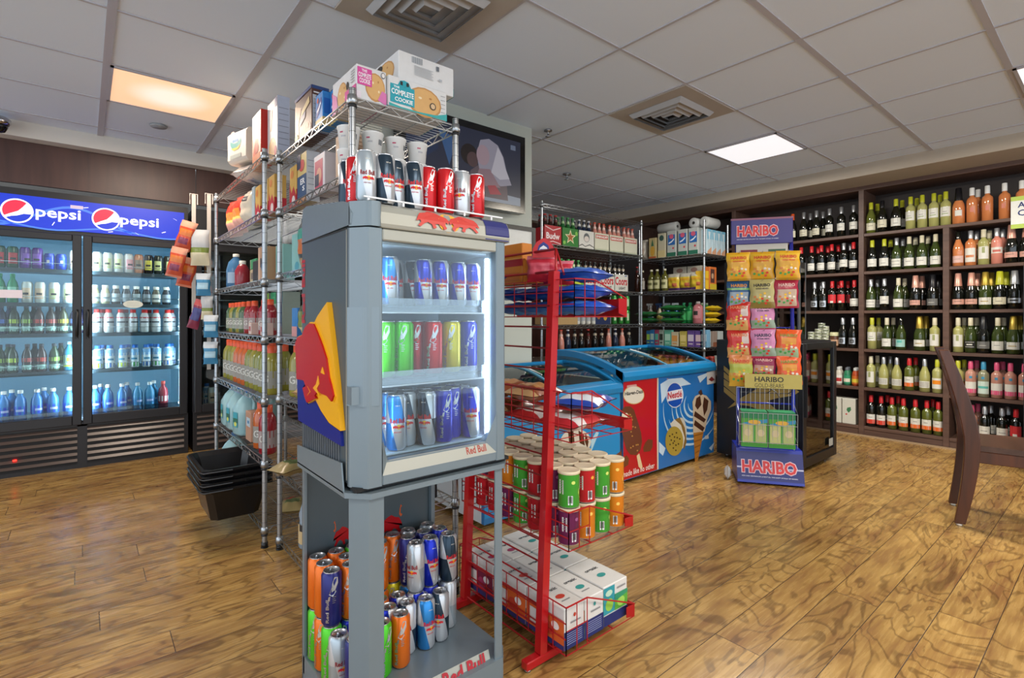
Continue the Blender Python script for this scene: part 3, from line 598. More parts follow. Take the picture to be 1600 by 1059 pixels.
for k, c, l in (('juice_lime', '2c3d2a', 'a8c03c'), ('juice_lime2', '33442c', '8fb04a'), ('juice_red', '40302e', 'c04a40'), ('juice_dark', '35302c', 'b05048'), ('juice_yellow', '3a3f2c', 'c8c840'), ('juice_navy', '262c44', '4a68b0')):
    cold(k, pet, c, (.190, .210, .0145), P('3a3d44'), [(.02, .055, .0318, 2.6, P('8fb8ac')), (.078, .108, .0322, 2.6, P(l))])
cold('star_bottle', wat, '2f7fa0', (.2, .222, .0145), P('9ab8c8'), [(.03, .12, .0332, 2.6, P('b8d8c8'), [(.07, .10, .5, P('c9d040')), (.03, .045, 2, P('b8c828'))])])
for k, c, l in (('water', '3f86c8', '1f4fd0'), ('water2', '5a9ad0', '2a50c0'), ('water3', '4a90b8', '2f6fa8')):
    cold(k, wat, c, (.2, .222, .0148), WHITE, [(.06, .115, .0332, 2.8, P(l), [(.08, .095, .6, P('b8c8f0'))])])
cold('water_red', wat, '9a3a44', (.2, .222, .0148), P('c85048'), [(.07, .11, .0332, 2.8, P('c8c0c0'))])
frap = [(.024, 0), (.030, .006), (.031, .08), (.026, .105), (.020, .12), (.020, .14), (0, .14)]
for k, c, l in (('coffee_cream', 'c9c19a', 'd6d8cc'), ('coffee_brown', '4a443f', 'aab4b8'), ('coffee_dark', '2f3238', '8a949c'), ('coffee_tan', '6a6456', 'd8d6cc')):
    cold(k, frap, c, (.125, .150, .022), WHITE, [(.02, .085, .0308, 1.6, P(l), [(.04, .055, .8, P('5a6a70'))])])
milk = [(.028, 0), (.034, .006), (.034, .12), (.028, .145), (.018, .16), (.018, .18), (0, .18)]
cold('milk', milk, 'd8dad8', (.16, .188, .021), P('d8302c'), [(.115, .125, .0345, 2.8, P('c8303a')), (.07, .10, .034, 1.2, P('c4c8cc'), [(.08, .09, .9, INK)])])
for k, l in (('coco_blue', '2a6fc0'), ('coco_lime', 'b8c82c'), ('coco_green', '3f9a4a')):
    cold(k, milk, 'dfe6e6', (.16, .185, .021), P('2a6fc0'), [(.10, .15, .0345, 2.8, P('7fb0d8')), (.01, .045, .034, 2.8, P(l)), (.055, .095, .034, 1.0, P('c8d8dc'), [(.065, .08, .6, P('2f7fa0'))])])
DC = dict(can_green='green drink can', can_purple='purple drink can', can_cream='cream drink can', can_white='white drink can', can_pink='white and pink drink can', can_orange='orange brown drink can', can_black='black drink can', can_star='black can with yellow star mark',
  can_blue='small blue cola can', soda_green='green soda bottle', juice_lime='dark juice bottle, lime band', juice_lime2='dark juice bottle, green band', juice_red='dark juice bottle, red band', juice_dark='brown juice bottle, red band', juice_yellow='dark juice bottle, yellow band', juice_navy='navy juice bottle',
  star_bottle='blue bottle with yellow star label', water='blue-labelled water bottle', water2='pale blue water bottle', water3='teal blue water bottle', water_red='red capped pink water bottle', coffee_cream='cream coffee bottle', coffee_brown='brown coffee bottle', coffee_dark='dark coffee bottle', coffee_tan='tan coffee bottle',
  milk='white milk bottle with red cap', coco_blue='white coconut drink, blue band', coco_lime='white coconut drink, lime band', coco_green='white coconut drink, green band')
ROWS = {
 'left door': {0: 'can_green 0 can_green 14 can_purple 33 can_purple 54 can_blue 74 can_blue 94 can_cream 117', 1: 'soda_green 0 soda_green 19 can_cream 43 can_cream 63 can_white 85 can_white 107',
   2: 'juice_navy 2 juice_lime 18 juice_lime2 40 juice_red 61 juice_dark 80 juice_yellow 99 juice_navy 116', 3: 'juice_lime2 0 juice_lime 20 juice_dark 43 juice_red 65 juice_lime2 85 star_bottle 108', 4: 'water 6 water 32 water 58 water 83 water 108'},
 'right door': {0: 'can_white 152 can_white 165 can_white 182 can_pink 199 can_orange 217 can_black 229 can_star 245 can_star 262', 1: 'coffee_cream 148 coffee_cream 161 coffee_brown 178 coffee_dark 194 coffee_brown 211 coffee_dark 229 coffee_tan 244 coffee_dark 260',
   2: 'milk 152 milk 170 milk 189 milk 208 milk 226 milk 244 milk 262', 3: 'coco_lime 153 coco_blue 172 coco_lime 192 coco_green 211 coco_blue 229 coco_green 245 coco_blue 262', 4: 'water 149 water 169 water 191 water3 215 water3 234 water_red 255'}}
CZ = [1.52, 1.265, 1.035, .748, .38]; CN = ['top shelf', 'second shelf', 'third shelf', 'fourth shelf', 'bottom']
for door, rows in ROWS.items():
    for sh, s in rows.items():
        t = s.split(); items = [(t[i], float(t[i+1])) for i in range(0, len(t), 2)]
        for i, (k, u) in enumerate(items):
            if i == 0: xp = -9
            y = 5.17+.095; x = xp = max(xat(u, y), xp+(.0672 if sh < 4 else .074)); z = CZ[sh]-.002
            if sh == 4: z = .372
            grp = 'drinks on the %s behind the %s' % (CN[sh], door); s_ = 1.10 if sh == 4 else 1
            put('c_'+k, (x, y, z), '%s, %s from left, %s, drinks cooler %s' % (DC[k], ORD[i], CN[sh], door), grp, rz=R.uniform(-.3, .5), sc=s_)
            if sh in (2, 3, 4) and i % 2 == 0 and k != 'water_red':
                put('c_'+k, (x+.036, y+.088, z), '%s behind the %s from left, %s, cooler %s' % (DC[k].split(',')[0], ORD[i], CN[sh], door), grp, rz=R.uniform(-.3, .5), sc=s_)
# plastic tray in front of the bottom row, notices on the glass
TR = glassmat('clear_tray', 'd6e4ea', .12)
for x0, x1, nm in ((-.60, -.06, 'left'), (.05, .63, 'right')):
    t = thing('clear_bottle_tray', 'clear plastic divider tray for water bottles behind cooler %s door' % nm, 'tray', (x0, 5.215, .372)); W = x1-x0; G().box(0, W, 0, .004, 0, .065, TR).box(0, W, 0, .011, 0, .0012, TR).obj('front_lip', t)
    g = G()
    for k in range(1, 7): g.box(W*k/7-.0015, W*k/7+.0015, .004, .011, .0012, .065, TR)
    g.obj('divider', t)
t = thing('door_notice', 'white oval notice stuck on the right cooler door glass', 'sticker', (xat(208, 5.15), 5.136, 1.262)); G().prism([(x*.065*(1 if abs(x) < 2 else 1), y*.03) for x, y in circ(0, 0, 1, 1, 24)], -.001, .001, P('cdd2c8'), 'y').obj('paper', t)
g = G()
for k in range(3): g.box(-.04, .04, -.0016, -.001, .012-.012*k, .0135-.012*k, P('8f9a90'))
g.obj('print', t)
t = G().box(-.075, .055, -.001, .001, -.03, .028, P('e2d8e0')).obj('paper_note', None, (xat(19, 5.15), 5.136, 1.325)); tag(t, 'blank white paper note on the left cooler door glass', 'note')
# second cooler beyond the wire rack
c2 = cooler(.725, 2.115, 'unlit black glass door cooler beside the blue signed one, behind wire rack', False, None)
for i, (k, u, sh) in enumerate([('can_orange', 326, 0), ('water_red', 326, 1), ('soda_green', 327, 2), ('milk', 329, 3), ('can_cream', 331, 4), ('coco_blue', 326, 4)]):
    y = 5.29; put('c_'+k, (xat(u, y), y+.09*(i == 5), CZ[sh]-.002 if sh < 4 else .372), '%s, %s, cooler behind the wire rack' % (DC[k], CN[sh] if sh < 4 else ('bottom front' if i == 4 else 'bottom back')))
# ================================================================ energy drink fridge on its stand
FG = mat('fridge_grey', '74828a', .38, .25, noise=.04, nscale=15); FD = mat('fridge_dark_grey', '4c585e', .4, .2, noise=.05, nscale=15); FW = mat('fridge_light', 'a2a298', .4, .15); SLOT = mat('slot_black', '101113', .7)
FX, FY, FZ = .591, 1.24, .716
t = thing('countertop_display_fridge', 'grey glass-door energy drink fridge with charging bull emblem, on grey stand', 'fridge', (FX, FY, 0)); fr = t
ST = thing('fridge_stand', 'grey metal stand with open base full of energy drink cans', 'display stand', (FX, FY, 0))
L, Rr, BK = -.066, .440, .415        # outer left, outer right, back
g = G()
foot = [(L, .045), (-.03, .0), (.405, .0), (Rr, .045), (Rr, BK), (L, BK)]
# body shell: hollow, left side, right side, back, floor, roof
g.box(L, L+.035, .055, BK, .722, 1.384, FD).box(Rr-.03, Rr, .055, BK, .722, 1.384, FG).box(L+.035, Rr-.03, BK-.03, BK, .722, 1.384, FD)
g.box(L+.035, Rr-.03, .055, BK-.03, .722, .776, FG).box(L+.035, Rr-.03, .055, BK-.03, 1.352, 1.384, FG); g.obj('body', t)
IN = mat('fridge_interior', 'c4d4dc', .45)
g = G(); g.box(L+.035, L+.038, .055, BK-.03, .776, 1.352, IN).box(Rr-.033, Rr-.03, .055, BK-.03, .776, 1.352, IN).box(L+.038, Rr-.033, BK-.034, BK-.03, .776, 1.352, IN)
g.box(L+.038, Rr-.033, .055, BK-.034, .776, .780, IN).box(L+.038, Rr-.033, .055, BK-.034, 1.348, 1.352, IN); g.obj('liner', t)
g = G()
for k in range(5): g.box(.06, .17, BK-.037, BK-.034, 1.075-.009*k, 1.079-.009*k, SLOT)
for k in range(5): g.box(.19, .36, BK-.037, BK-.034, 1.31-.012*k, 1.315-.012*k, SLOT)
g.obj('air_grille', t)
LEDF = mat('fridge_led', 'ffffff', .5, emit=13, ecol='dceaff'); 
g = G(); g.box(.372, .380, .040, .052, .79, 1.335, LEDF); g.obj('led_strip', t)
g = G(); g.box(.0, .008, .040, .052, .79, 1.335, LEDF); g.obj('led_strip', t)
for k in range(0): pass
G().box(.382, .392, .038, .054, .785, 1.34, P('dfe8f0')).obj('led_housing', t)
# cap with rounded front
prof = [(BK, 1.384), (.0, 1.384), (-.004, 1.395), (.0, 1.425), (.012, 1.443), (.035, 1.453), (.06, 1.455), (BK, 1.455)]
bevel(G().prism([(p[0], p[1]) for p in prof], -.002, Rr-.012, FW, 'x').obj('cap', t), .003, 2); G().box(L+.021, -.002, .05, BK, 1.385, 1.4545, FG).obj('cap_corner', t)
side = [(BK+.002, 1.384), (.04, 1.390), (.036, 1.42), (.05, 1.445), (.09, 1.458), (BK-.04, 1.492), (BK-.01, 1.488), (BK+.002, 1.46)]
bevel(G().prism(side, L, L+.022, FG, 'x').obj('cap_side', t), .004, 2); bevel(G().prism(side, Rr-.014, Rr, FG, 'x').obj('cap_side', t), .004, 2)
g = G(); g.prism([(L, .044), (-.032, -.004), (.002, -.006), (.002, .055), (L, .06)], 1.386, 1.450, FG, 'z'); bevel(g.obj('cap_corner', t), .012, 3)
g = G(); g.box(L+.03, Rr-.02, .022, .026, 1.462, 1.466, P('e8eaec')); 
for k in range(5): g.box(L+.04+.1*k, L+.045+.1*k, .022, .026, 1.452, 1.463, P('e8eaec'))
g.obj('front_rail', t)
# bull pair and sun on the curved front of the cap
CRD = P('c8443c'); CYL = P('e8a83a')
bull = [(0, .35), (.06, .62), (.14, .80), (.30, .86), (.45, 1.0), (.62, .92), (.78, .78), (.92, .70), (1.0, .52), (.97, .34), (.90, .44), (.86, .30), (.92, .12), (.84, .0), (.78, .20), (.66, .30), (.56, .28), (.60, .08), (.50, .02), (.46, .24), (.34, .34), (.24, .26), (.12, .06), (.04, .10), (.14, .32), (.10, .44), (.02, .46)]
def capfront(z): # front surface of the cap at a height
    for (y0, z0), (y1, z1) in zip(prof[2:6], prof[3:7]):
        if z0 <= z <= z1: return y0+(y1-y0)*(z-z0)/(z1-z0)
    return 0
def oncap(pts, x0, z0, sx, sz, m, off, flip=False):
    g_ = G(); P3 = []
    ps = [((1-p[0]) if flip else p[0], p[1]) for p in pts]
    for p in ps: z = min(1.452, z0+p[1]*sz); P3.append((x0+p[0]*sx, capfront(z)-off, z))
    return P3
g = G()
def fan(g, P3, m):
    c = tuple(sum(p[i] for p in P3)/len(P3) for i in range(3)); n = len(P3); g.add(P3+[c], [(i, (i+1) % n, n) for i in range(n)], m)
fan(g, oncap(circ(.5, .5, .5, n=18), .17, 1.391, .07, .055, CYL, .003), CYL)
for x0, fl in ((.10, False), (.205, True)):
    for part in (bull,):
        P3 = oncap(part, x0, 1.396, .105, .052, CRD, .0042, fl); g.add(P3, [tuple(range(len(P3)))], CRD)
g.obj('bull_emblem', t)
g = G(); n = 8; zs = [1.386+(1.452-1.386)*i/n for i in range(n+1)]
for i in range(n): g.add([(.335, capfront(zs[i])-.002, zs[i]), (.425, capfront(zs[i])-.002, zs[i]), (.425, capfront(zs[i+1])-.002, zs[i+1]), (.335, capfront(zs[i+1])-.002, zs[i+1])], [(0, 1, 2, 3)], P('2f3370'))
g.obj('blue_band', t)
# door
d = thing_part('door', t); g = G()
g.prism([(L, .045), (-.035, .0), (.005, .0), (.005, .05), (L, .06)], .716, 1.382, FG, 'z'); g.prism([(.378, .0), (.41, .0), (Rr, .04), (Rr, .055), (.378, .055)], .716, 1.382, FG, 'z')
g.box(.005, .378, .0, .05, 1.352, 1.382, FW).box(.005, .378, .0, .05, .716, .745, FG)
g.prism([(.005, .745), (.378, .745), (.378, .80), (.345, .775), (.025, .775), (.005, .84)], .012, .045, FG, 'y')
bevel(g.obj('door_frame', d), .003, 1)
g = G(); g.add([(.005, .0, .742), (.378, .0, .742), (.346, .014, .776), (.024, .014, .776)], [(0, 1, 2, 3)], FW); g.add([(.378, .0, .742), (.378, .0, .86), (.346, .014, .776)], [(0, 1, 2)], FG); g.add([(.005, .0, .742), (.024, .014, .776), (.005, .0, .84)], [(0, 1, 2)], FG); g.obj('bottom_bevel', d)
G().text('Red Bull', (.272, .0042, .750), X, (0, .38, .92), P('9a4034'), w=.072, h=.022, off=.001, bold=.03).obj('wordmark', d)
G().box(.003, .380, .016, .020, .772, 1.354, glassmat('fridge_door_glass', 'f4fafc', 0)).obj('glass', d)
g = G(); g.box(-.071, -.030, -.012+.03, .02+.03, .93, .975, FG); g.prism([(L-.004, .05), (-.045, .008), (-.035, .002), (-.006, -.004), (-.006, .0), (L, .055)], .925, 1.178, mat('handle_grey', '76848c', .35, .3), 'z'); g.obj('handle', d)
# three levels: clear shelf with price rail
RAIL = glassmat('rail_clear', 'e4eaf0', .15, .1)
for z in (1.185, .985):
    G().box(.0, .372, .06, BK-.04, z-.006, z-.0005, glassmat('shelf_glass', 'dfeaf0', .05)).obj('shelf', t)
    G().box(-.002, .374, .050, .054, z-.022, z+.020, RAIL).box(-.002, .374, .046, .050, z-.022, z-.018, P('cfd8e0')).obj('shelf_rail', t)
# left side: vertical name, raised emblem, ribs. u,v spots are laid on the side face
def onside(pts, x): out = []; return [((lambda dd: (dd.y*(x/dd.x)-FY, 1.15+dd.z*x/dd.x))(view(*p))) for p in pts]
SX = FX+L
yel = [(512, 472), (505, 482), (497, 494), (491, 506), (489, 560), (491, 620), (493, 622), (503, 642), (515, 660), (533, 673), (526, 597), (519, 531)]
red = [(463, 536), (466, 527), (473, 524), (478, 511), (484, 505), (491, 506), (497, 520), (504, 538), (511, 560), (515, 590), (518, 600), (522, 618), (519, 627), (512, 618), (504, 615), (498, 610), (493, 618), (495, 622), (488, 625), (481, 629), (478, 622), (474, 606), (479, 603), (476, 594), (465, 592)]
blu = [(465, 590), (479, 596), (474, 606), (478, 622), (482, 632), (495, 625), (503, 643), (515, 661), (533, 674), (534.5, 697), (500, 676), (480, 664), (467, 656)]
EB, ER, EY = mat('emblem_blue', '10207a', .4, spec=.3), mat('emblem_red', 'b00c14', .38, spec=.3), mat('emblem_yellow', 'e3a512', .4, spec=.3)
G().prism([(y, z) for y, z in onside(blu, SX-.006)], L-.008, L, EB, 'x').obj('emblem_shield', t)
G().prism([(y, z) for y, z in onside(yel, SX-.012)], L-.014, L, EY, 'x').obj('emblem_sun', t)
e = onside(red, SX-.018); cy = sum(p[0] for p in e)/len(e); cz_ = sum(p[1] for p in e)/len(e)
G().prism([(cy+(y-cy)*1.04, cz_+(z-cz_)*1.03) for y, z in e], L-.016, L, EY, 'x').obj('emblem_outline', t)
G().prism(e, L-.021, L-.010, ER, 'x').obj('emblem_bull', t)
g = G()
for q in ([(497, 587), (499, 600), (495, 607), (499, 618), (494, 612), (489, 606), (494, 600)], [(504, 573), (507, 585), (501, 582)], [(480, 603), (485, 612), (480, 618), (484, 611)]):
    g.prism([(y, z) for y, z in onside(q, SX-.022)], L-.0225, L-.018, EY, 'x')
g.obj('emblem_horn', t)
vt = mat('fridge_rib', '565d64', .5)
g = G()
for k in range(18):
    y = .105+.0165*k; g.box(L-.004, L, y, y+.007, .735, .90 - .0, vt)
g.obj('side_rib', t)
g = G(); y0 = onside([(467, 500)], SX)[0][0]; g.text('Red Bull', (L-.0008, BK-.012, 1.135), (0, 0, 1), (0, 1, 0), P('a8202c'), w=.195, h=.032, off=.0, bold=.035)
g.xf(Matrix.Translation((0, BK-.03, 0)) @ Matrix.Scale(1, 4) @ Matrix.Translation((0, -(BK-.012), 0))); g.obj('side_lettering', t)
G().box(L-.001, L+.001, .0605, .064, .73, 1.384, FW).box(L-.0012, L+.001, .06, BK, 1.380, 1.384, SLOT).obj('side_trim', t)
G().box(L+.004, Rr-.004, .012, .05, .708, .718, SLOT).obj('shadow_strip', t)  # black strip stands in for the shadow between door and stand
# ---- stand
t = ST
sk = [(BK+.01, .700), (BK+.01, .755), (.07, .775), (.055, .70)]
g = G(); g.prism([(p[0], p[1]) for p in sk], L-.012, L-.008, FG, 'x'); g.obj('tray_side', t); g = G(); g.prism([(p[0], p[1]) for p in sk], Rr+.008, Rr+.012, FG, 'x'); g.obj('tray_side', t)
g = G(); g.prism([(L-.012, .045), (-.03, -.006), (.405, -.006), (Rr+.012, .045), (Rr+.012, BK+.01), (L-.012, BK+.01)], .690, .704, FG, 'z'); bevel(g.obj('top_plate', t), .002, 1)
g = G(); 
for x in (-.03, .36): g.box(x, x+.03, .10, .36, .704, .7215, MATTE)
g.obj('rubber_pad', t)
g = G(); g.prism([(L+.0, .05), (-.03, .006), (.012, .006), (.012, .012), (-.027, .012), (L+.006, .054)], .05, .69, FG, 'z'); bevel(g.obj('leg', t), .001, 1)
g = G(); g.prism([(Rr, .05), (.405, .006), (.378, .006), (.378, .012), (.402, .012), (Rr-.006, .054)], .05, .69, FG, 'z'); bevel(g.obj('leg', t), .001, 1)
G().box(L, .40, BK-.004, BK, .0, .69, FD).box(L, L+.008, BK-.02, BK-.004, .05, .69, FG).box(.385, .40, BK-.02, BK-.004, .05, .69, FG).obj('back_panel', t)
g = G(); g.prism([(L, .045), (-.03, .0), (.405, .0), (Rr, .045), (Rr, BK-.004), (L, BK-.004)], .0, .105, FG, 'z'); bevel(g.obj('base', t), .004, 2)
g = G(); g.add([(.15, -.012, .015), (.37, -.012, .015), (.37, .03, .13), (.15, .03, .13), (.15, .045, .107), (.37, .045, .107)], [(0, 1, 2, 3), (3, 2, 5, 4), (1, 5, 2), (0, 3, 4)], FW); g.obj('name_plate', t)
G().text('Red Bull', (.20, -.0125+.037*.72, .089), X, (0, .343, .939), P('a8202c'), w=.15, h=.042, off=.002, bold=.035).obj('wordmark', t)
def bdecal(us, flip):
    g = G(); Yb = FY+BK-.005; q = [(xat(u, Yb)-FX) for u in us]; x0, x1 = q
    z0, z1 = (1.15+view((us[0]+us[1])/2, 497).y*0+(497-us2)/806*(Yb/view((us[0]+us[1])/2, 497).y) for us2 in ((852, 822) if not flip else (838, 805)))
    pts = [(x0+(x1-x0)*(1-p[0] if flip else p[0]), z0+(z1-z0)*p[1]) for p in bull]
    tail = [(0, .9), (.12, 1.0), (.1, 1.25), (.02, 1.3), (.1, 1.4), (.16, 1.2), (.2, .95), (.1, .8)]
    g.sheet(pts, (0, BK-.0046, 0), X, Z, ER); g.sheet([(x0+(x1-x0)*(1-p[0]*.7 if flip else p[0]*.7), z0+(z1-z0)*p[1]) for p in tail], (0, BK-.0048, 0), X, Z, P('c85a28')); g.obj('bull_decal', t)
bdecal((521, 552), False); bdecal((590, 629), True)
# ---- the cans
def wrap(g, pts, r, z0, m, off=.0006):
    P3 = []
    for x, z in pts: a = x/r; P3.append(((r+off)*math.sin(a), -(r+off)*math.cos(a), z0+z))
    g.add(P3, [tuple(range(len(P3)))], m)
BULLR = P('c8242c', .35); SUNY = P('e6b02c', .35)
def canshape(k, r, h, m, words, ink=BULLR, art=None):
    def f():
        g = G(); rl = r*.80
        g.lathe([(0, .003, SILVER), (r*.7, .001, SILVER), (r*.78, 0, SILVER), (r*.80, .002), (r, .010), (r, h-.011), (rl, h-.003)], m, 24, cap=False); o = g.obj('energy_drink_can')
        g = G(); g.lathe([(rl, h-.0035), (rl+.0008, h-.0008), (rl, h), (rl-.0018, h-.0012), (rl-.0030, h-.0055), (.0, h-.005)], SILVER, 24, cap=False)
        g.tube([(0, .004, h-.0035), (0, -.012, h-.0035)], .005, SILVER, 8); l = g.obj('lid', o)
        g = G(); g.prism(circ(0, -.010, .0085, .0065, 12), h-.0048, h-.0042, mat('can_mouth', '3a3d42', .4, .6), 'z'); g.obj('mouth', l)
        s = r/.0265; hs = h/.135
        if words == 'classic':
            g = G(); g.text('Red Bull', (-.0205*s, 0, h*.50), X, Z, ink, w=.041*s, h=.0125*s, wrap=r, off=.0007, bold=.03); g.obj('wordmark', o)
            g = G(); wrap(g, circ(.003*s, 0, .006*s, .0062*s, 14), r, h*.435, SUNY, .0007)
            for fl, x0 in ((False, -.013*s), (True, .003*s)): wrap(g, [(x0+(1-p[0] if fl else p[0])*.016*s, p[1]*.009*s) for p in bull], r, h*.40, BULLR, .0012)
            g.obj('bull_emblem', o)
            g = G(); g.text('ENERGY DRINK', (-.010*s, 0, h*.33), X, Z, ink, w=.020*s, h=.0032*s, wrap=r, off=.0007); g.text('250 ml', (-.006*s, 0, h*.80), X, Z, WT, w=.012*s, h=.003*s, wrap=r, off=.0007); g.obj('small_print', o)
        elif words == 'edition':
            g = G(); g.text('Red Bull', (0, 0, 0), X, Z, SILVER, w=h*.42, h=.0085*s, off=0, bold=.03)
            g.xf(Matrix(((0, 0, 0, 0), (0, 1, 0, 0), (0, 0, 1, 0), (0, 0, 0, 1))) @ Matrix.Identity(4), 10**9)
            g.v = [((r+.0007)*math.sin((-.006*s-v[2])/r), -(r+.0007)*math.cos((-.006*s-v[2])/r), h*.10+v[0]) for v in g.v]; g.obj('wordmark', o)
            g = G(); kite = [(-.006, .0), (.002, .020), (.013, .006), (.004, -.006)]; wrap(g, [(x*s, z*hs) for x, z in kite], r, h*.62, SILVER, .0007)
            wrap(g, [(x*s, z*hs) for x, z in [(.001, 0), (.010, .004), (.018, .020), (.017, .034), (.008, .036), (.002, .020)]], r, h*.66, mat('can_foil', 'cdd0d2', .3, .5), .0005)
            wrap(g, [(x*s, z*hs) for x, z in [(-.009, 0), (-.004, 0), (-.002, .012), (-.007, .010)]], r, h*.5, SILVER, .0006); g.obj('emblem', o)
            g = G()
            for j in range(4): wrap(g, rect(.003*s, (.012-.002*(j % 2))*s, 0, .0022), r, h*(.56-.035*j), SILVER, .0006)
            g.obj('small_print', o)
        return o, 'can'
    KINDS[k] = f
for tag_, r, h in (('s', .0265, .1345), ('m', .0285, .156)):
    canshape('rb_blue_'+tag_, r, h, canmat('can_blue_silver_'+tag_, '1b2fb8', h=h, slant=9), 'classic')
    canshape('rb_sky_'+tag_, r, h, canmat('can_sky_silver_'+tag_, '2f86cc', h=h, slant=9), 'classic')
    canshape('rb_zero_'+tag_, r, h, canmat('can_slate_silver_'+tag_, '2c3d4c', h=h, slant=9), 'classic')
    canshape('rb_steel_'+tag_, r, h, canmat('can_steel_silver_'+tag_, 'a8b4bc', 'c9ccd0', h=h, slant=9), 'classic', P('8a2a30'))
    for c, hx in (('lime', '4ec423'), ('red', 'c41a22'), ('yellow', 'cfc01c'), ('orange', 'e06c16'), ('navy', '23266e'), ('royal', '1c2cb0')):
        canshape('rb_%s_%s' % (c, tag_), r, h, mat('can_%s' % c, hx, .3, .35, noise=.03), 'edition')
CD = dict(blue='blue and silver energy can', sky='sky blue and silver energy can', zero='slate and silver energy can', steel='plain silver energy can', lime='lime green energy can', red='red energy can', yellow='yellow energy can', orange='orange energy can', navy='navy energy can', royal='royal blue energy can')
def spread(L_, dmin, it=60, fix=()):
    for _ in range(it):
        for i in range(len(L_)):
            for j in range(i):
                dx = L_[i][0]-L_[j][0]; dy = L_[i][1]-L_[j][1]; d_ = math.hypot(dx, dy) or 1e-6
                if d_ < dmin:
                    q = (dmin-d_)/2/d_*1.02
                    if abs(L_[i][2]-L_[j][2]) < .05: L_[i][0] += dx*q; L_[i][1] += dy*q; L_[j][0] -= dx*q; L_[j][1] -= dy*q
    return L_
def cans(group, zt, h, items, where, dmin, z0, lim=None, after=None):
    """items: (edition, u, v of the lid centre); zt is the height of the lids"""
    pts = [[*atz(u, v, zt), 0] for k, u, v in items]; 
    if lim:
        for _ in range(40):
            spread(pts, dmin, 1)
            for p in pts: p[0] = min(max(p[0], lim[0]), lim[1]); p[1] = min(max(p[1], lim[2]), lim[3])
    else: spread(pts, dmin)
    s = 's' if h < .15 else 'm'; cnt = {}
    tot = {}
    for k, *_ in items: tot[k] = tot.get(k, 0)+1
    for (k, u, v), p in zip(items, pts):
        cnt[k] = cnt.get(k, 0)+1
        lab = '%s%s, %s' % ((ORD[cnt[k]-1]+' ') if tot[k] > 1 else '', CD[k], where)
        o = put('rb_%s_%s' % (k, s), (p[0], p[1], z0), lab, group, rz=-math.atan2(p[0], p[1])+R.uniform(-.5, .5))
    return pts
# on top of the fridge
cans('energy cans on top of the fridge', 1.59, .1345, [('red', 522, 241), ('zero', 536, 243), ('steel', 548, 243), ('zero', 562, 243), ('zero', 584, 245), ('zero', 614, 251), ('zero', 644, 257), ('red', 671, 262), ('red', 696, 266), ('steel', 714, 269), ('red', 735, 273)],
     'from left, in the row on top of the fridge', .0535, 1.456, lim=(.577, .985, 1.298, 1.42))
# inside the fridge, three shelves
def shelfcans(z, h, items, name):
    s = 's' if h < .15 else 'm'; r = .0265 if s == 's' else .0285; tot = {}; cnt = {}; pts = []
    for k, u, dy in items: y = FY+.055+r+.002+dy; pts.append([xat(u, y), y, 0])
    for _ in range(40):
        spread(pts, 2*r+.0006, 1)
        for p in pts: p[0] = min(max(p[0], FX+r-.02), FX+.374-r); p[1] = min(max(p[1], FY+.056+r), FY+BK-.04-r)
    for k, *_ in items: tot[k] = tot.get(k, 0)+1
    for (k, u, dy), p in zip(items, pts):
        cnt[k] = cnt.get(k, 0)+1
        put('rb_%s_%s' % (k, s), (p[0], p[1], z), '%s%s, %s shelf inside the fridge' % ((ORD[cnt[k]-1]+' ') if tot[k] > 1 else '', CD[k]+(' from left' if tot[k] > 1 else ''), name), 'energy cans on the %s fridge shelf' % name, rz=-math.atan2(p[0], p[1])+R.uniform(-.35, .35))
shelfcans(1.185, .1345, [('sky', 609, 0), ('zero', 626, .06), ('zero', 639, .05), ('blue', 661, 0), ('blue', 688, 0), ('blue', 706, .05), ('blue', 716, 0), ('blue', 737, 0)], 'top')
shelfcans(.985, .156, [('lime', 604, 0), ('lime', 628, 0), ('red', 652, .05), ('red', 676, 0), ('yellow', 705, 0), ('royal', 731, 0), ('lime', 618, .06), ('red', 668, .10), ('yellow', 715, .06)], 'middle')
shelfcans(.780, .156, [('sky', 620, 0), ('zero', 645, .02), ('zero', 664, 0), ('royal', 688, .0), ('royal', 706, .03), ('blue', 731, .0), ('sky', 610, .06), ('zero', 635, .085), ('zero', 660, .07), ('blue', 690, .07), ('royal', 712, .09), ('blue', 728, .07)], 'bottom')
# in the base of the stand: bottom layer then the layer stacked on it
low = [('navy', 545, 993), ('steel', 523, 981), ('lime', 596.6, 971), ('orange', 625, 957), ('blue', 607, 946), ('zero', 636, 939), ('sky', 657.5, 928), ('zero', 681, 918), ('orange', 598, 934), ('blue', 624.6, 928)]
two = [('orange', 488, 864), ('orange', 502, 874), ('orange', 517, 857), ('navy', 513, 887), ('lime', 543, 850), ('orange', 530, 867), ('orange', 541, 878), ('orange', 594, 848), ('orange', 614, 826), ('steel', 638, 820), ('steel', 661, 813), ('navy', 653, 827), ('royal', 676, 822), ('navy', 631, 835), ('blue', 668, 837), ('zero', 692, 827), ('steel', 645, 844)]
under = ['lime', 'orange', 'lime', 'lime', 'lime', 'steel', 'royal', 'orange', 'yellow', 'royal', 'red', 'blue', 'zero', 'sky', 'royal', 'steel', 'blue']
LIM = (FX+L+.030, FX+.385-.02, FY+.078, FY+BK-.052)
P2 = [[*atz(u, v, .417), 0] for k, u, v in two]; P1 = [[*atz(u, v, .261), 0] for k, u, v in low]
for _ in range(500):
    A_ = P2+P1; spread(A_, .0574, 1)
    for p in A_: p[0] = min(max(p[0], LIM[0]), LIM[1]); p[1] = min(max(p[1], LIM[2]), LIM[3])
def side_(p): return 'left' if p[0] < FX+.11 and p[1] > FY+.1 and (p[0]-FX)*1.0 < .14 else 'right'
n = {}
def nm(k, s_): n[(k, s_)] = n.get((k, s_), 0)+1; return ORD[n[(k, s_)]-1]
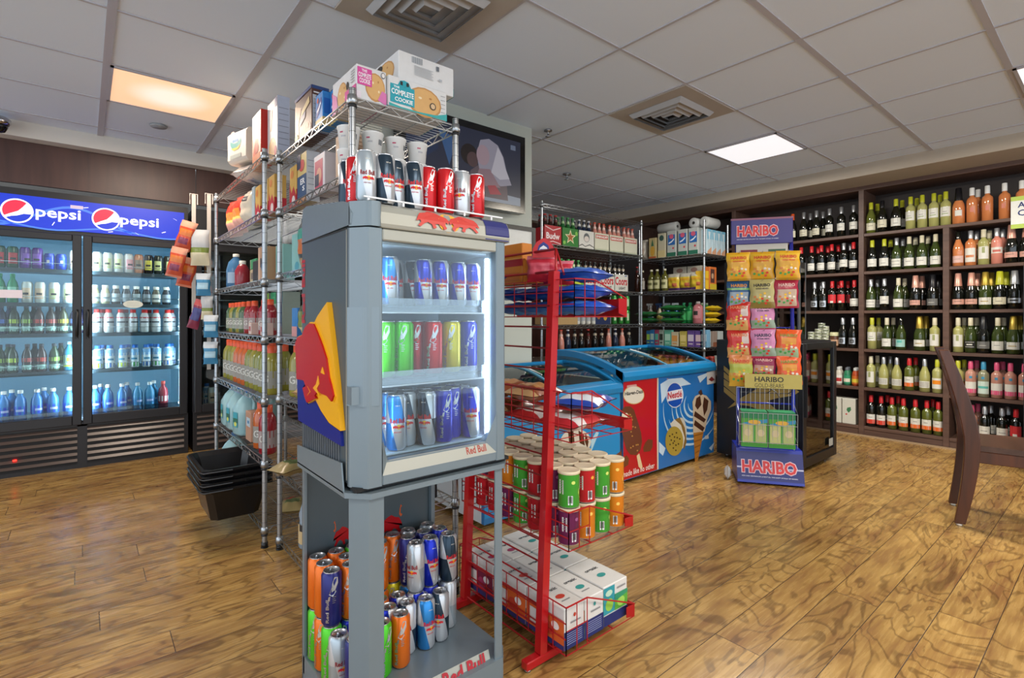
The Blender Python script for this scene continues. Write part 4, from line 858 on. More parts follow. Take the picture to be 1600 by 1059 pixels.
for (k, u, v), p, uk in zip(two, P2, under):
    s_ = 'left' if u < 560 else 'right'
    put('rb_%s_m' % uk, (p[0], p[1], .106), '%s %s, bottom layer of stacked cans, %s side of stand base' % (nm(uk, s_+'b'), CD[uk].replace(' and silver', ''), s_), 'energy cans stacked in the stand base', rz=-math.atan2(p[0], p[1])+R.uniform(-1.2, 1.2))
    put('rb_%s_m' % k, (p[0], p[1], .106+.1574), '%s %s, upper layer, %s side of stand base' % (nm(k, s_+'t'), CD[k], s_), 'energy cans stacked in the stand base', rz=-math.atan2(p[0], p[1])+R.uniform(-.6, .6))
for (k, u, v), p in zip(low, P1):
    put('rb_%s_m' % k, (p[0], p[1], .106), '%s single %s standing at the front of the stand base' % (nm(k, 'f'), CD[k]), 'energy cans stacked in the stand base', rz=-math.atan2(p[0], p[1])+R.uniform(-.6, .6))
# ================================================================ cartons, bags and wire racks
def art(g, items, o, u, v, W, H, off=.0006):
    """flat printing on a panel: fractions of its width and height"""
    o = Vector(o); u = Vector(u); v = Vector(v)
    for n, it in enumerate(items):
        k = it[0]; of = off+.00025*n
        if k == 'r': g.sheet([(a*W, b*H) for a, b in rect(it[1], it[2], it[3], it[4])], o, u, v, P(it[5]), of)
        elif k == 'c': g.sheet([(a*W, b*H) for a, b in circ(it[1], it[2], it[3], it[4], 16)], o, u, v, P(it[5]), of)
        elif k == 'p': g.sheet([(a*W, b*H) for a, b in it[1]], o, u, v, P(it[2]), of)
        elif k == 't': g.text(it[1], o+u*(it[2]*W)+v*(it[3]*H), u, v, P(it[6]), w=it[4]*W, h=it[5]*H, off=of, mid=True, bold=.03)
def carton(name, cat, size, col, front=(), left=(), right=(), top=(), lean=0):
    """box standing on z=0 with its front-left corner at the origin"""
    w_, d_, h_ = size
    def f():
        o = bevel(G().box(0, w_, 0, d_, 0, h_, P(col)).obj(name), min(.0025, w_*.05), 1)
        for nm_, it, og, uu, vv, W_, H_ in (('front_print', front, (0, 0, 0), X, Z, w_, h_), ('side_print', left, (0, d_, 0), (0, -1, 0), Z, d_, h_), ('side_print', right, (w_, 0, 0), Y, Z, d_, h_), ('top_print', top, (0, 0, h_), X, Y, w_, d_)):
            if it: g = G(); art(g, it, og, uu, vv, W_, H_); g.obj(nm_, o)
        return o, cat
    return f
def box1(k, loc, label, name, cat, size, col, rz=0, group=None, **kw):
    if k not in KINDS: KINDS[k] = carton(name, cat, size, col, **kw)
    return put(k, loc, label, group, rz)
def pillow(k, name, cat, w_, h_, th, base, bands=(), texts=(), crimp=.06, rough=.3, lie=False, blobs=()):
    """filled bag: a welded top and bottom seam, swollen between; stands in the x-z plane, or lies on its back"""
    def f():
        nx, nz = 10, 14; g = G(); m0 = P(base, rough)
        def Tk(a, b):
            e = min(1, (b-crimp)/.22, (1-crimp-b)/.22); e = max(0, e); s_ = max(0, 1-abs(2*a-1)**2.6)
            return .0012+th/2*math.sqrt(e)*(s_**.45)*(1+.10*math.sin(a*17+b*9)+.08*math.sin(b*23))
        def pt(a, b, sg): q = .02*w_*math.sin(b*14)*(abs(2*a-1)**3); return ((a-.5)*w_*(1-.05*math.sin(PI*b))+q, sg*Tk(a, b), b*h_)
        def mm(a, b):
            r_ = m0
            for B_ in bands:
                if B_[0] <= b < B_[1] and B_[2] <= a < B_[3]: r_ = P(B_[4], rough)
            return r_
        for sg in (-1, 1):
            n0 = len(g.v)
            for j in range(nz+1):
                for i in range(nx+1): g.v.append(pt(i/nx, j/nz, sg))
            for j in range(nz):
                for i in range(nx):
                    a = n0+j*(nx+1)+i; q = (a, a+1, a+nx+2, a+nx+1); g.f.append(q if sg < 0 else tuple(reversed(q))); g.m.append(g.mi(mm((i+.5)/nx, (j+.5)/nz))); g.sm.append(True)
        if lie: g.xf(Matrix.Translation((0, 0, th*.6+.001)) @ Matrix.Rotation(-PI/2, 4, 'X') @ Matrix.Translation((0, 0, -h_/2)))
        o = g.obj(name)
        if texts or blobs:
            g = G()
            for (t_, cx, cz, tw, tht, hx) in texts:
                n0 = len(g.v); g.text(t_, (cx*w_-w_/2, 0, cz*h_), X, Z, P(hx), w=tw*w_, h=tht*h_, off=0, mid=True, bold=.03)
                g.v[n0:] = [(x, -Tk(min(1, max(0, x/w_+.5)), z/h_)-.0022, z) for x, y, z in g.v[n0:]]
            for (cx, cz, rx, rzz, hx) in blobs:
                ps = [(x, -Tk(min(1, max(0, x/w_+.5)), z/h_)-.0012, z) for x, z in circ(cx*w_-w_/2, cz*h_, rx*w_, rzz*h_, 10)]; fan(g, ps, P(hx))
            if lie: g.xf(Matrix.Translation((0, 0, th*.6+.001)) @ Matrix.Rotation(-PI/2, 4, 'X') @ Matrix.Translation((0, 0, -h_/2)))
            g.obj('print', o)
        return o, cat
    KINDS[k] = f
POSTM = mat('rack_post', 'a6aaad', .3, .9); WIRE = mat('rack_wire', 'b4b7ba', .28, .95)
def wire_rack(name, label, x0, x1, y0, y1, ztop, shelves, step=.026, along='y'):
    t = thing(name, label, 'wire shelving', (x0, y0, 0)); W_, D_y = x1-x0, y1-y0
    pg = G(); n = int((ztop-.05)/.05)
    z = .028
    while z < ztop-.002:
        z1 = min(z+.0485, ztop-.002); pg.lathe([(.0125, z), (.0125, z1)], POSTM, 12, cap=False); pg.lathe([(.0125, z1), (.0116, z1+.0001), (.0116, z1+.0014), (.0125, z1+.0015)], CHROMED, 12, cap=False); z = z1+.0015
    pg.lathe([(.0125, ztop-.001), (.0125, ztop), (0, ztop+.001)], POSTM, 12, cap=False); me = pg.mesh('post')
    fm_ = G().lathe([(.014, .004), (.016, .010), (.016, .028), (.006, .03)], BLACK, 10).lathe([(.018, 0), (.018, .005)], BLACK, 10).mesh('foot')
    for px in (0, W_):
        for py in (0, D_y):
            o = bpy.data.objects.new('post', me); COL.objects.link(o); o.parent = t; o.location = (px, py, 0)
            f_ = bpy.data.objects.new('foot', fm_); COL.objects.link(f_); f_.parent = o
    g = G(); e = .0; r = .0032
    for px in (0, W_):
        for py in (0, D_y): g.lathe([(.0135, -.030), (.0195, -.026), (.0175, .004), (.0135, .006)], POSTM, 10, c=(px, py, 0)); g.lathe([(.0165, -.040), (.0165, -.031)], BLACK, 10, c=(px, py, 0))
    for zz in (0, -.030): g.tube([(0, 0, zz), (W_, 0, zz), (W_, D_y, zz), (0, D_y, zz)], r, WIRE, 4, close=True)
    for (ax, ay, bx_, by_) in ((0, 0, W_, 0), (W_, 0, W_, D_y), (W_, D_y, 0, D_y), (0, D_y, 0, 0)):
        L_ = math.hypot(bx_-ax, by_-ay); k = max(4, int(L_/.045)); pts = [(ax+(bx_-ax)*i/k, ay+(by_-ay)*i/k, 0 if i % 2 else -.030) for i in range(k+1)]
        g.tube(pts, .0022, WIRE, 4)
    if along == 'y':   # deck wires cross the short way
        k = int(D_y/step)
        for i in range(1, k): g.tube([(0, D_y*i/k, .0014), (W_, D_y*i/k, .0014)], .0014, WIRE, 3)
        for q in (.33, .67): g.tube([(W_*q, 0, -.006), (W_*q, D_y, -.006)], .0022, WIRE, 4)
    else:
        k = int(W_/step)
        for i in range(1, k): g.tube([(W_*i/k, 0, .0014), (W_*i/k, D_y, .0014)], .0014, WIRE, 3)
        for q in (.33, .67): g.tube([(0, D_y*q, -.006), (W_, D_y*q, -.006)], .0022, WIRE, 4)
    sm = g.mesh('shelf')
    for z in shelves:
        o = bpy.data.objects.new('shelf', sm); COL.objects.link(o); o.parent = t; o.location = (0, 0, z)
    return t
A1 = dict(x0=.70, x1=1.15, y0=2.785, y1=4.0); A2 = dict(x0=.752, x1=1.198, y0=1.812, y1=2.715)
S1 = [1.975, 1.69, 1.345, 1.055, .745, .43, .10]; S2 = [1.955, 1.69, 1.37, 1.056, .76, .395, .06]
wire_rack('wire_shelving_unit', 'farther chrome wire shelving unit of water jugs and sports drinks', A1['x0'], A1['x1'], A1['y0'], A1['y1'], 2.0, S1)
wire_rack('wire_shelving_unit', 'nearer chrome wire shelving unit right behind the energy drink fridge', A2['x0'], A2['x1'], A2['y0'], A2['y1'], 1.985, S2)
SO = .0032
# ---- top shelf, near unit
COOK = lambda cx, cy, rx, ry: [('c', cx, cy, rx, ry, 'c48f55'), ('c', cx, cy+.01, rx*.9, ry*.88, 'd9ab6e'), ('c', cx-.08, cy+.12, .03, .04, 'efd9b0'), ('c', cx+.12, cy-.1, .03, .04, 'efd9b0'), ('c', cx+.1, cy+.18, .025, .035, 'b9824a')]
def cookiebox(k, loc, label, w_, d_, h_, c1, c2, fr, lf, rz=0): return box1(k, loc, label, 'cookie_box', 'box', (w_, d_, h_), 'dcdcdc', front=fr, left=lf, rz=rz, right=[('r', 0, 1, 0, .3, c1)])
cookiebox('ck_pink', (.772, 1.822, S2[0]+SO), 'white and pink cookie box at the near corner of wire rack top', .118, .235, .128, 'd85a9a', '',
    COOK(.62, .45, .34, .42)+[('r', 0, .14, .02, .22, 'e8dce4'), ('p', [(.7, .1), (1, .0), (1, .35), (.85, .4)], 'd878b0'), ('r', .02, .50, .42, .92, 'd64f9c'), ('t', 'THE', .25, .84, .18, .08, 'f4e8f0'), ('t', 'COMPLETE', .26, .70, .42, .14, 'f4e8f0'), ('t', 'COOKIE', .26, .54, .36, .14, 'f4e8f0'), ('c', .88, .86, .07, .09, '33302e'), ('c', .88, .86, .055, .07, 'e8e4e0')],
    COOK(.42, .40, .2, .40)+[('p', [(0, 0), (.25, 0), (.2, .5), (0, .7)], 'e08ab8'), ('r', .55, 1, .05, .42, 'd85a9a'), ('c', .66, .55, .05, .12, '33302e')]+[('r', .8, .95, .85-.08*i, .87-.08*i, '8a8c90') for i in range(5)])
tf = COOK(.60, .42, .30, .50)+[('p', [(0, 0), (1, 0), (1, .24), (.8, .10), (.5, .05), (.2, .05), (0, .1)], '3aa6a6'), ('r', .02, .42, .14, .74, '2ba0b0'), ('p', [(.14, .74), (.36, .74), (.32, .9), (.25, .94), (.18, .9)], '2ba0b0'), ('t', 'THE', .12, .66, .10, .07, 'f0f4f4'), ('t', 'COMPLETE', .22, .50, .37, .18, 'f0f4f4'), ('t', 'COOKIE', .24, .27, .30, .14, 'f0f4f4'), ('r', .18, .22, .76, .88, '2a2a2a'), ('r', .28, .32, .76, .88, '2a2a2a'), ('c', .74, .36, .055, .12, '33302e'), ('c', .74, .36, .04, .09, 'd8b890')]+[('r', .88, .96, .80-.14*i, .815-.14*i, '7a7c80') for i in range(5)]
tl = COOK(.5, .5, .35, .42)+[('p', [(0, 0), (1, 0), (.6, .4), (.3, .5)], '3aa6a6'), ('c', .3, .8, .12, .12, '33302e')]
cookiebox('ck_teal', (.893, 1.806, S2[0]+SO), 'white and teal cookie box overhanging the wire rack top front', .258, .22, .118, '3aa6a6', '', tf, tl)
cookiebox('ck_back', (.945, 1.828, S2[0]+SO+.1205), 'white carton printed with barcodes, stacked on the teal cookie box', .255, .235, .118, '3aa6a6', '',
    [('r', .22+.012*i, .226+.012*i+.004*(i % 3), .72, .93, 'a2a8ae') for i in range(16)]+[('r', .66, .71, .70, .86, '6a7078')]+[('r', .26, .60-.03*(i % 2), .62-.05*i, .64-.05*i, 'b4b9bf') for i in range(7)]+[('r', .70, .76, .36, .44, 'b4b9bf')], tl)
box1('cocoa', (.762, 2.275, S2[0]+SO), 'brown cocoa cereal box with blue top on the wire rack', 'cereal_box', 'box', (.075, .225, .205), '4c2a22',
    left=[('p', [(0, 0), (.25, 0), (.22, .4), (.4, .7), (0, .85)], 'b08a6a'), ('c', .68, .14, .28, .16, '6a3f2c'), ('c', .62, .17, .05, .05, '8f5a3a'), ('c', .78, .2, .05, .05, '9a6a48'), ('p', [(.3, .3), (.62, .42), (.66, .56), (.4, .5)], '26406e'), ('p', [(.4, .5), (.9, .66), (.86, .8), (.42, .62)], 'b9a06a'), ('c', .1, .10, .1, .1, '7ab04a'), ('r', 0, 1, .93, 1, '25427a')],
    front=[('r', 0, 1, .93, 1, '25427a'), ('r', .05, .95, .02, .80, 'b8bcc4'), ('r', .1, .9, .84, .87, 'd8d8dc')]+[('r', .1, .9, .7-.1*i, .71-.1*i, '7a7e86') for i in range(6)], top=[('r', 0, 1, 0, 1, '25427a')])
def tub(k, loc, label): return box1(k, loc, label, 'cookie_pack', 'pack', (.06, .085, .145), '2f7fc4', left=[('r', 0, 1, 0, .25, 'c9b27a'), ('p', [(.1, .3), (.5, .4), (.9, .7), (.8, .85), (.2, .6)], '1a3a8c'), ('p', [(.2, .45), (.5, .5), (.8, .66), (.75, .72), (.45, .58), (.2, .52)], 'e8e8f0'), ('c', .35, .80, .12, .08, 'c0402c')], front=[('r', 0, 1, 0, .25, 'c9b27a'), ('r', .1, .9, .35, .8, '1f5fb0')], top=[('r', 0, 1, 0, 1, '24427c')], group='blue cookie packs on the wire rack')
tub('tub', (.77, 2.165, S2[0]+SO), 'blue cookie pack next to the brown cereal box on rack top'); tub('tub', (.80, 2.075, S2[0]+SO), 'blue cookie pack next to the pink cookie box on rack top')
# top shelf, far unit
box1('cer_red', (.735, 3.0, S1[0]+SO), 'peach and red cereal box on far wire unit top', 'cereal_box', 'box', (.055, .18, .30), 'd8a890', left=[('p', [(.1, .05), (.5, .1), (.7, .5), (.4, .55), (.1, .3)], 'c85a3c'), ('r', .05, .9, .03, .25, 'c87850'), ('c', .5, .35, .25, .1, 'b0402c')], front=[('r', 0, 1, 0, 1, 'b8281c')])
box1('cer_white', (.765, 2.80, S1[0]+SO), 'white and beige cereal box behind the rack posts', 'cereal_box', 'box', (.06, .185, .315), 'c9c4c4', left=[('c', .5, .2, .35, .18, 'd0a870'), ('c', .55, .2, .22, .1, 'b98c58'), ('p', [(.3, .5), (.42, .5), (.55, .85), (.48, .86)], 'b08060'), ('c', .82, .12, .12, .08, 'a83a4c'), ('r', .78, .98, .84, .98, '2f3f78')], front=[('r', 0, 1, 0, 1, 'aab2c6')]+[('r', .1, .9, .8-.1*i, .81-.1*i, '7a7e8a') for i in range(7)], top=[('r', 0, 1, 0, 1, 'c2c6d2')])
def towel():
    g = G(); g.prism([(-.095, .02), (-.08, 0), (.08, 0), (.095, .02), (.095, .17), (.075, .195), (-.075, .195), (-.095, .17)], -.11, .11, P('d6cdc0', .35), 'y'); o = bevel(g.obj('tissue_pack'), .015, 3)
    g = G(); og = (-.0955, .11, 0); art(g, [('c', .45, .62, .30, .22, '2f8a88'), ('c', .45, .72, .26, .14, 'd6cdc0'), ('p', [(.2, .45), (.35, .36), (.6, .38), (.72, .5), (.5, .44)], 'd0b040'), ('r', .28, .62, .61, .70, '2a6fa0'), ('r', .15, .75, .12, .24, '9aa09a'), ('c', .3, .92, .1, .04, 'c86a50')], og, (0, -1, 0), Z, .22, .195); g.obj('print', o)
    g = G(); art(g, [('r', .5, .85, .70, .85, 'c05a50'), ('r', .3, .55, .3, .45, 'a09a90')], (-.095, -.1105, 0), X, Z, .19, .195); g.obj('side_print', o)
    return o, 'tissue pack'
KINDS['towel'] = towel
pillow('clearbag', 'bread_bag', 'bag', .22, .26, .09, 'c8bcb4', [(.3, .6, .2, .8, '8a98b8'), (.5, .6, .3, .6, '38427a')], lie=True)
put('clearbag', (.83, 3.45, S1[0]+SO-.001), 'pale plastic bag with blue print under the tissue pack', rz=.3)
put('towel', (.80, 3.46, S1[0]+.112), 'white tissue paper pack with teal logo on top of far unit', rz=.25)
# second shelf: white bread bag, chip bags, yellow and red boxes, cereals
pillow('chips_red', 'snack_bag', 'bag', .17, .24, .09, 'c43828', [(.0, .35, 0, 1, 'd8a090'), (.4, .65, .2, .8, 'e08a3a'), (.35, .4, 0, 1, 'e0c070')])
pillow('white_bread', 'bread_bag', 'bag', .21, .24, .12, 'd3c8b4', [(.66, .76, .3, .7, '3c3c44')], [('Coni', .5, .72, .35, .09, '3a3a40')])
put('chips_red', (.79, 3.84, S1[1]+SO), 'red and peach chip bag, left of the two on second shelf', 'chip bags on the far unit', rz=-1.3)
put('chips_red', (.79, 3.66, S1[1]+SO), 'red and peach chip bag beside the white bag on second shelf', 'chip bags on the far unit', rz=-1.4)
put('white_bread', (.80, 3.42, S1[1]+SO), 'plump white bread bag on second shelf of far wire unit', rz=-1.45)
box1('bluebox', (.76, 3.24, S1[1]+SO), 'pale blue grey carton right beside white bread bag', 'carton', 'box', (.10, .06, .22), '9fb0b8')
for i, (x, y) in enumerate(((.755, 3.10), (.755, 2.94), (.755, 2.82), (.79, 2.58))):
    box1('yellowred', (x, y, (S1[1] if i < 3 else S2[1])+SO), 'yellow topped red snack box, %s from far on the second shelves' % ORD[i], 'snack_box', 'box', (.06, .10, .20), 'c8a050', left=[('p', [(0, 0), (1, 0), (1, .25), (.6, .5), (.3, .35), (0, .6)], 'b02030'), ('c', .6, .15, .25, .12, 'd8d0cc'), ('c', .4, .8, .25, .1, 'c87838')], front=[('r', 0, 1, 0, .4, 'b02030')], group='yellow and red snack boxes')
box1('crispbox', (.79, 2.43, S2[1]+SO), 'navy cereal box reading ER on the near unit second shelf', 'cereal_box', 'box', (.06, .13, .23), 'c9b070', left=[('r', 0, 1, .1, .55, '20466e'), ('r', 0, 1, .0, .1, 'c88038'), ('t', 'ER', .6, .42, .5, .12, 'e6e6e6'), ('t', 'S', .7, .27, .25, .1, 'e6e6e6'), ('c', .5, .75, .3, .12, 'c04040'), ('r', 0, .4, .7, 1, '1c2c4c')], front=[('r', 0, 1, 0, 1, 'c6cad0')]+[('r', .1, .9, .8-.12*i, .81-.12*i, '7a7e8a') for i in range(6)])
box1('facebox', (.79, 2.20, S2[1]+SO), 'white box with red picture on second shelf behind the fridge', 'snack_box', 'box', (.07, .13, .17), 'cfc8cc', left=[('r', .1, .85, .15, .85, 'b0405a'), ('c', .5, .45, .25, .2, 'c8907a'), ('r', .1, .5, .2, .5, '28304a')])
mkbottle('cup', 'noodle_cup', 'cup', [(.032, 0), (.046, .080), (.048, .083), (.048, .088), (.044, .088), (0, .0875)], P('dedede'), None, [(.02, .07, .040, .0, WT)])
def cup():
    g = G(); g.lathe([(.033, 0), (.0405, .074), (.0430, .077), (.0430, .083), (.039, .085), (0, .0845)], P('dcdcda', .4), 20); o = g.obj('noodle_cup')
    g = G()
    for a0, w_, z0, z1, c in ((.35, .5, .035, .055, '707478'), (-.9, .35, .055, .06, 'b04060'), (-.8, .5, .04, .046, 'a8a8ac'), (1.6, .6, .02, .06, '38948c')):
        for q0, q1, za, zb in ((a0, a0+w_, z0, z1),): g.lathe([(.033+.0075*za/.074+.0006, za), (.033+.0075*zb/.074+.0006, zb)], P(c), 6, a0=q0, a1=q1, cap=False)
    g.obj('label', o); return o, 'cup'
KINDS['cup'] = cup
cl = [(545, 0), (582, 0), (618, 0), (652, 0)]
for i, (u, _) in enumerate(cl):
    y = 1.885; x = xat(u, y)
    for k in range(2): put('cup', (x, y, S2[1]+SO+.0862*k), 'white noodle cup, %s from left, %s of stack behind fridge cans' % (ORD[i], ('bottom', 'top')[k]), 'white noodle cups', rz=-math.atan2(x, y)+.3*i)
box1('bluestack', (.80, 2.0, S2[1]+SO), 'ribbed tan carton under the top shelf behind noodle cups', 'carton', 'box', (.12, .10, .20), 'b89a80', front=[('r', 0, 1, .04+.08*i, .055+.08*i, '8a6a54') for i in range(12)])
# ---- third shelf
def simple(k, name, cat, prof, c, **kw): mkbottle(k, name, cat, prof, mat('plastic_'+k, c, .25), **kw)
wide = [(.045, 0), (.05, .006), (.05, .12), (.044, .14), (.03, .15), (0, .15)]
simple('bluejug', 'blue_bottle', 'bottle', [(.05, 0), (.058, .01), (.058, .12), (.045, .17), (.018, .20), (.018, .21), (0, .21)], '3f6f98', cap=(.205, .225, .02, .02, WT), labels=[(.03, .10, .0585, 1.2, P('8fa8c0'))])
put('bluejug', (.78, 3.80, S1[2]+SO), 'blue plastic bottle at the far end of third wire shelf')
simple('reddet', 'detergent_bottle', 'bottle', [(.04, 0), (.045, .01), (.045, .10), (.03, .13), (.015, .15), (0, .15)], '8f2432', cap=(.14, .165, .02, .02, WT))
put('reddet', (.78, 3.62, S1[2]+SO), 'dark red bottle between blue bottle and pale carton')
box1('tancart', (.80, 3.36, S1[2]+SO), 'beige carton with small print on the third wire shelf', 'carton', 'box', (.12, .16, .10), 'b0a284', left=[('r', .15, .45, .4, .8, '6c6660'), ('p', [(.3, 0), (.9, 0), (.6, .5)], '4f5f94')])
box1('greenlid', (.80, 3.37, S1[2]+SO+.102), 'green plastic tub pack stacked on the beige carton', 'food_tub', 'tub', (.10, .14, .06), '2a8a5a', left=[('r', 0, .06, 0, 1, 'c0c8a8'), ('r', .48, .54, 0, 1, '1c5f40')])
box1('blackbox', (.76, 3.16, S1[2]+SO), 'plain black carton on the third wire shelf', 'carton', 'box', (.10, .12, .13), '14161a')
box1('birdbox', (.75, 2.98, S1[2]+SO), 'tan box with a dark bird drawing by rack post', 'carton', 'box', (.06, .13, .19), 'b08a68', left=[('c', .4, .55, .2, .14, '2c2a30'), ('c', .55, .42, .12, .1, '4a6a88'), ('r', 0, .3, 0, 1, 'c0a088')])
box1('tealbox', (.80, 2.83, S1[2]+SO), 'pale teal box behind the two chrome posts', 'carton', 'box', (.06, .13, .19), '7fb4b0', left=[('c', .6, .15, .25, .12, '4a98a8')])
box1('tealbox', (.80, 2.55, S2[2]+SO), 'pale teal box on near unit third shelf, left end', 'carton', 'box', (.06, .13, .19), '7fb4b0')
pillow('bagdark', 'snack_bag', 'bag', .15, .24, .07, '3c4a50', [(.3, .6, .2, .8, 'b86a3c'), (.6, .8, .1, .7, '3a9080'), (.0, .25, 0, 1, 'a8845a')])
put('bagdark', (.80, 2.42, S2[2]+SO), 'dark snack bag beside the teal box near the fridge side', rz=-1.4)
# ---- sports drinks
sport = [(.036, 0), (.044, .008), (.044, .05), (.041, .07), (.044, .09), (.044, .16), (.040, .19), (.026, .215), (.020, .222), (.020, .245), (0, .245)]
OC = P('d0502a', .35); GW = P('cfcfc8')
for k, c, l in (('sp_yellow', '8a8432', '8c8c84'), ('sp_orange', 'b85a24', '8c8880'), ('sp_olive', '7a7c2c', '8c8c84'), ('sp_green', '3f5a34', '8c9484'), ('sp_red', '8f1c24', '9c8c8a'), ('sp_blue', '1f3f68', '5f6f80'), ('sp_teal', '2f5f5a', '6f8080')):
    mkbottle(k, 'sports_drink_bottle', 'bottle', sport, mat('sport_'+k, c, .15, coat=.3), (.218, .258, .024, .024, OC), [(.035, .125, .0445, 2.2, P(l), ())], ('G', .085, GW, .035), capname='cap')
SD = dict(sp_yellow='yellow green', sp_orange='orange', sp_olive='olive yellow', sp_green='dark green', sp_red='red', sp_blue='dark blue', sp_teal='teal')
for i, (k, y) in enumerate([('sp_yellow', 3.90), ('sp_olive', 3.80), ('sp_yellow', 3.70), ('sp_orange', 3.60), ('sp_orange', 3.50), ('sp_orange', 3.40), ('sp_olive', 3.30), ('sp_yellow', 3.20), ('sp_olive', 3.10), ('sp_olive', 3.0), ('sp_yellow', 2.90)]):
    put(k, (.765, y, S1[4]+SO), '%s sports drink bottle, %s from far end, fifth wire shelf down' % (SD[k], ORD[i]), 'sports drinks on the fifth shelf', rz=-1.0)
    if i % 2: put(k, (.86, y+.02, S1[4]+SO), '%s sports drink bottle behind the %s one, fifth wire shelf' % (SD[k], ORD[i]), 'sports drinks on the fifth shelf', rz=-1.0)
for i, (k, y) in enumerate([('sp_green', 3.86), ('sp_yellow', 3.78), ('sp_green', 3.68), ('sp_yellow', 3.59), ('sp_green', 3.50), ('sp_red', 3.37), ('sp_red', 3.25), ('sp_red', 3.04), ('sp_red', 2.93)]):
    put(k, (.765, y, S1[3]+SO), '%s sports drink bottle, %s from far end, fourth wire shelf down' % (SD[k], ORD[i]), 'sports drinks on the fourth shelf', rz=-1.0, sc=.74)
for i, (c, y, n_) in enumerate((('7fae3a', 3.40, 'lime'), ('23935a', 3.25, 'green'), ('35a5d0', 3.12, 'bright blue'))):
    box1('lid'+n_, (.88, y, S1[3]+SO), '%s capped tall pack behind the red sports drinks' % n_, 'drink_pack', 'pack', (.10, .11, .245), '8a9a90', left=[('r', 0, 1, .72, 1, c)], top=[('r', 0, 1, 0, 1, c)])
box1('smallred', (.715, 3.12, S1[3]+SO), 'small white and red tub in front of sports drinks', 'food_tub', 'tub', (.05, .06, .065), 'c0a8a0', left=[('r', .2, .8, .3, .7, 'a03838')])
box1('smallred', (.715, 2.87, S1[3]+SO), 'small tub with red print beside the chrome post', 'food_tub', 'tub', (.05, .06, .065), 'c0a8a0')
for i, (k, y) in enumerate([('sp_yellow', 2.64), ('sp_olive', 2.54)]): put(k, (.82, y, S2[4]+SO), '%s sports drink bottle on near unit beside the post' % SD[k], rz=-1.0)
pillow('saladbag', 'salad_bag', 'bag', .15, .17, .09, 'a8a67a', [(.3, .7, .2, .8, '6c7a3c'), (.7, .9, 0, 1, '3a4a2c'), (.0, .3, .2, .7, 'c8c4a0')])
put('saladbag', (.81, 2.42, S2[3]+SO), 'salad bag on the near unit fourth shelf by fridge', rz=-1.4)
box1('purplebox', (.85, 2.52, S2[3]+SO), 'purple box behind the salad bag', 'snack_box', 'box', (.08, .16, .20), '4a3a6c', left=[('r', 0, 1, .3, .6, 'a03048')])
box1('bluewhite', (.80, 2.60, S2[3]+SO), 'blue and pink small box beside the near unit post', 'snack_box', 'box', (.05, .08, .14), '2f78b8', left=[('r', 0, 1, 0, .35, 'c89090')])
pillow('breadroll', 'bread_bag', 'bag', .15, .2, .08, 'c09a62', [(.3, .6, .2, .8, 'a87a40')], lie=True)
put('breadroll', (.83, 2.38, S2[4]+SO), 'wrapped golden bread roll bag under the salad bag', rz=.4)
# ---- water jugs
def jug():
    g = G(); c = mat('jug_plastic', '93b8bc', .3); oct_ = lambda r, k=.72: [(r*math.cos(a)*(1 if abs(math.cos(a)) > k else 1), r*math.sin(a)) for a in [2*PI*i/16 for i in range(16)]]
    rings = [(.066, 0), (.074, .012), (.075, .13), (.074, .16), (.055, .205), (.028, .238), (.020, .245), (.020, .262)]; n = 16
    def sq(r, t, q): p = 2+3*q; ct, st = math.cos(t), math.sin(t); s_ = (abs(ct)**p+abs(st)**p)**(-1/p); return (r*s_*ct, r*s_*st)
    for j, (r, z) in enumerate(rings):
        for i in range(n): x_, y_ = sq(r, 2*PI*(i+.5)/n, 1 if z < .17 else (.3 if z < .22 else 0)); g.v.append((x_, y_, z))
    for j in range(len(rings)-1):
        for i in range(n): g.f.append((j*n+i, j*n+(i+1) % n, (j+1)*n+(i+1) % n, (j+1)*n+i)); g.m.append(g.mi(c)); g.sm.append(True)
    g.f.append(tuple(reversed(range(n)))); g.m.append(0); g.sm.append(False); g.f.append(tuple((len(rings)-1)*n+i for i in range(n))); g.m.append(0); g.sm.append(False)
    o = g.obj('water_jug')
    G().tube([(.0, -.028, .232), (.0, -.062, .225), (.0, -.078, .19), (.0, -.074, .145)], .010, c, 8).obj('handle', o)
    G().lathe([(.022, .255), (.022, .275), (0, .277)], P('2f78b8'), 14).obj('cap', o)
    g = G(); art(g, [('r', 0, 1, 0, 1, '3f9aa8'), ('r', 0, 1, .3, .6, '2f6a58'), ('c', .5, .2, .3, .15, 'd0cf60')], (-.0765, .03, .05), (0, -1, 0), Z, .06, .09); g.obj('label', o)
    return o, 'water jug'
KINDS['jug'] = jug
for i, (x, y, s) in enumerate(((.79, 3.90, 5), (.79, 3.72, 5), (.79, 3.52, 5), (.95, 3.78, 5), (.79, 3.88, 6))):
    put('jug', (x, y, S1[s]+SO), ['farthest pale blue gallon water jug on the sixth wire shelf', 'gallon water jug next to the farthest on sixth wire shelf', 'nearest gallon water jug on the sixth wire shelf', 'gallon water jug in the second row of sixth wire shelf', 'gallon water jug on the bottom shelf behind the black baskets'][i], 'gallon water jugs', rz=.1*i)
box1('peachbox', (.74, 3.24, S1[5]+SO), 'peach and blue carton between jugs and red sports drink', 'carton', 'box', (.10, .12, .17), 'b88a70', left=[('r', .2, .9, .5, .8, 'b8c8d0'), ('r', .4, .7, .6, .7, '2f70a0')])
put('sp_red', (.752, 2.93, S1[5]+SO), 'red sports drink bottle on sixth wire shelf by post', rz=-.9)
put('sp_orange', (.76, 3.08, S1[5]+SO), 'orange sports drink bottle on sixth wire shelf', rz=-.9)
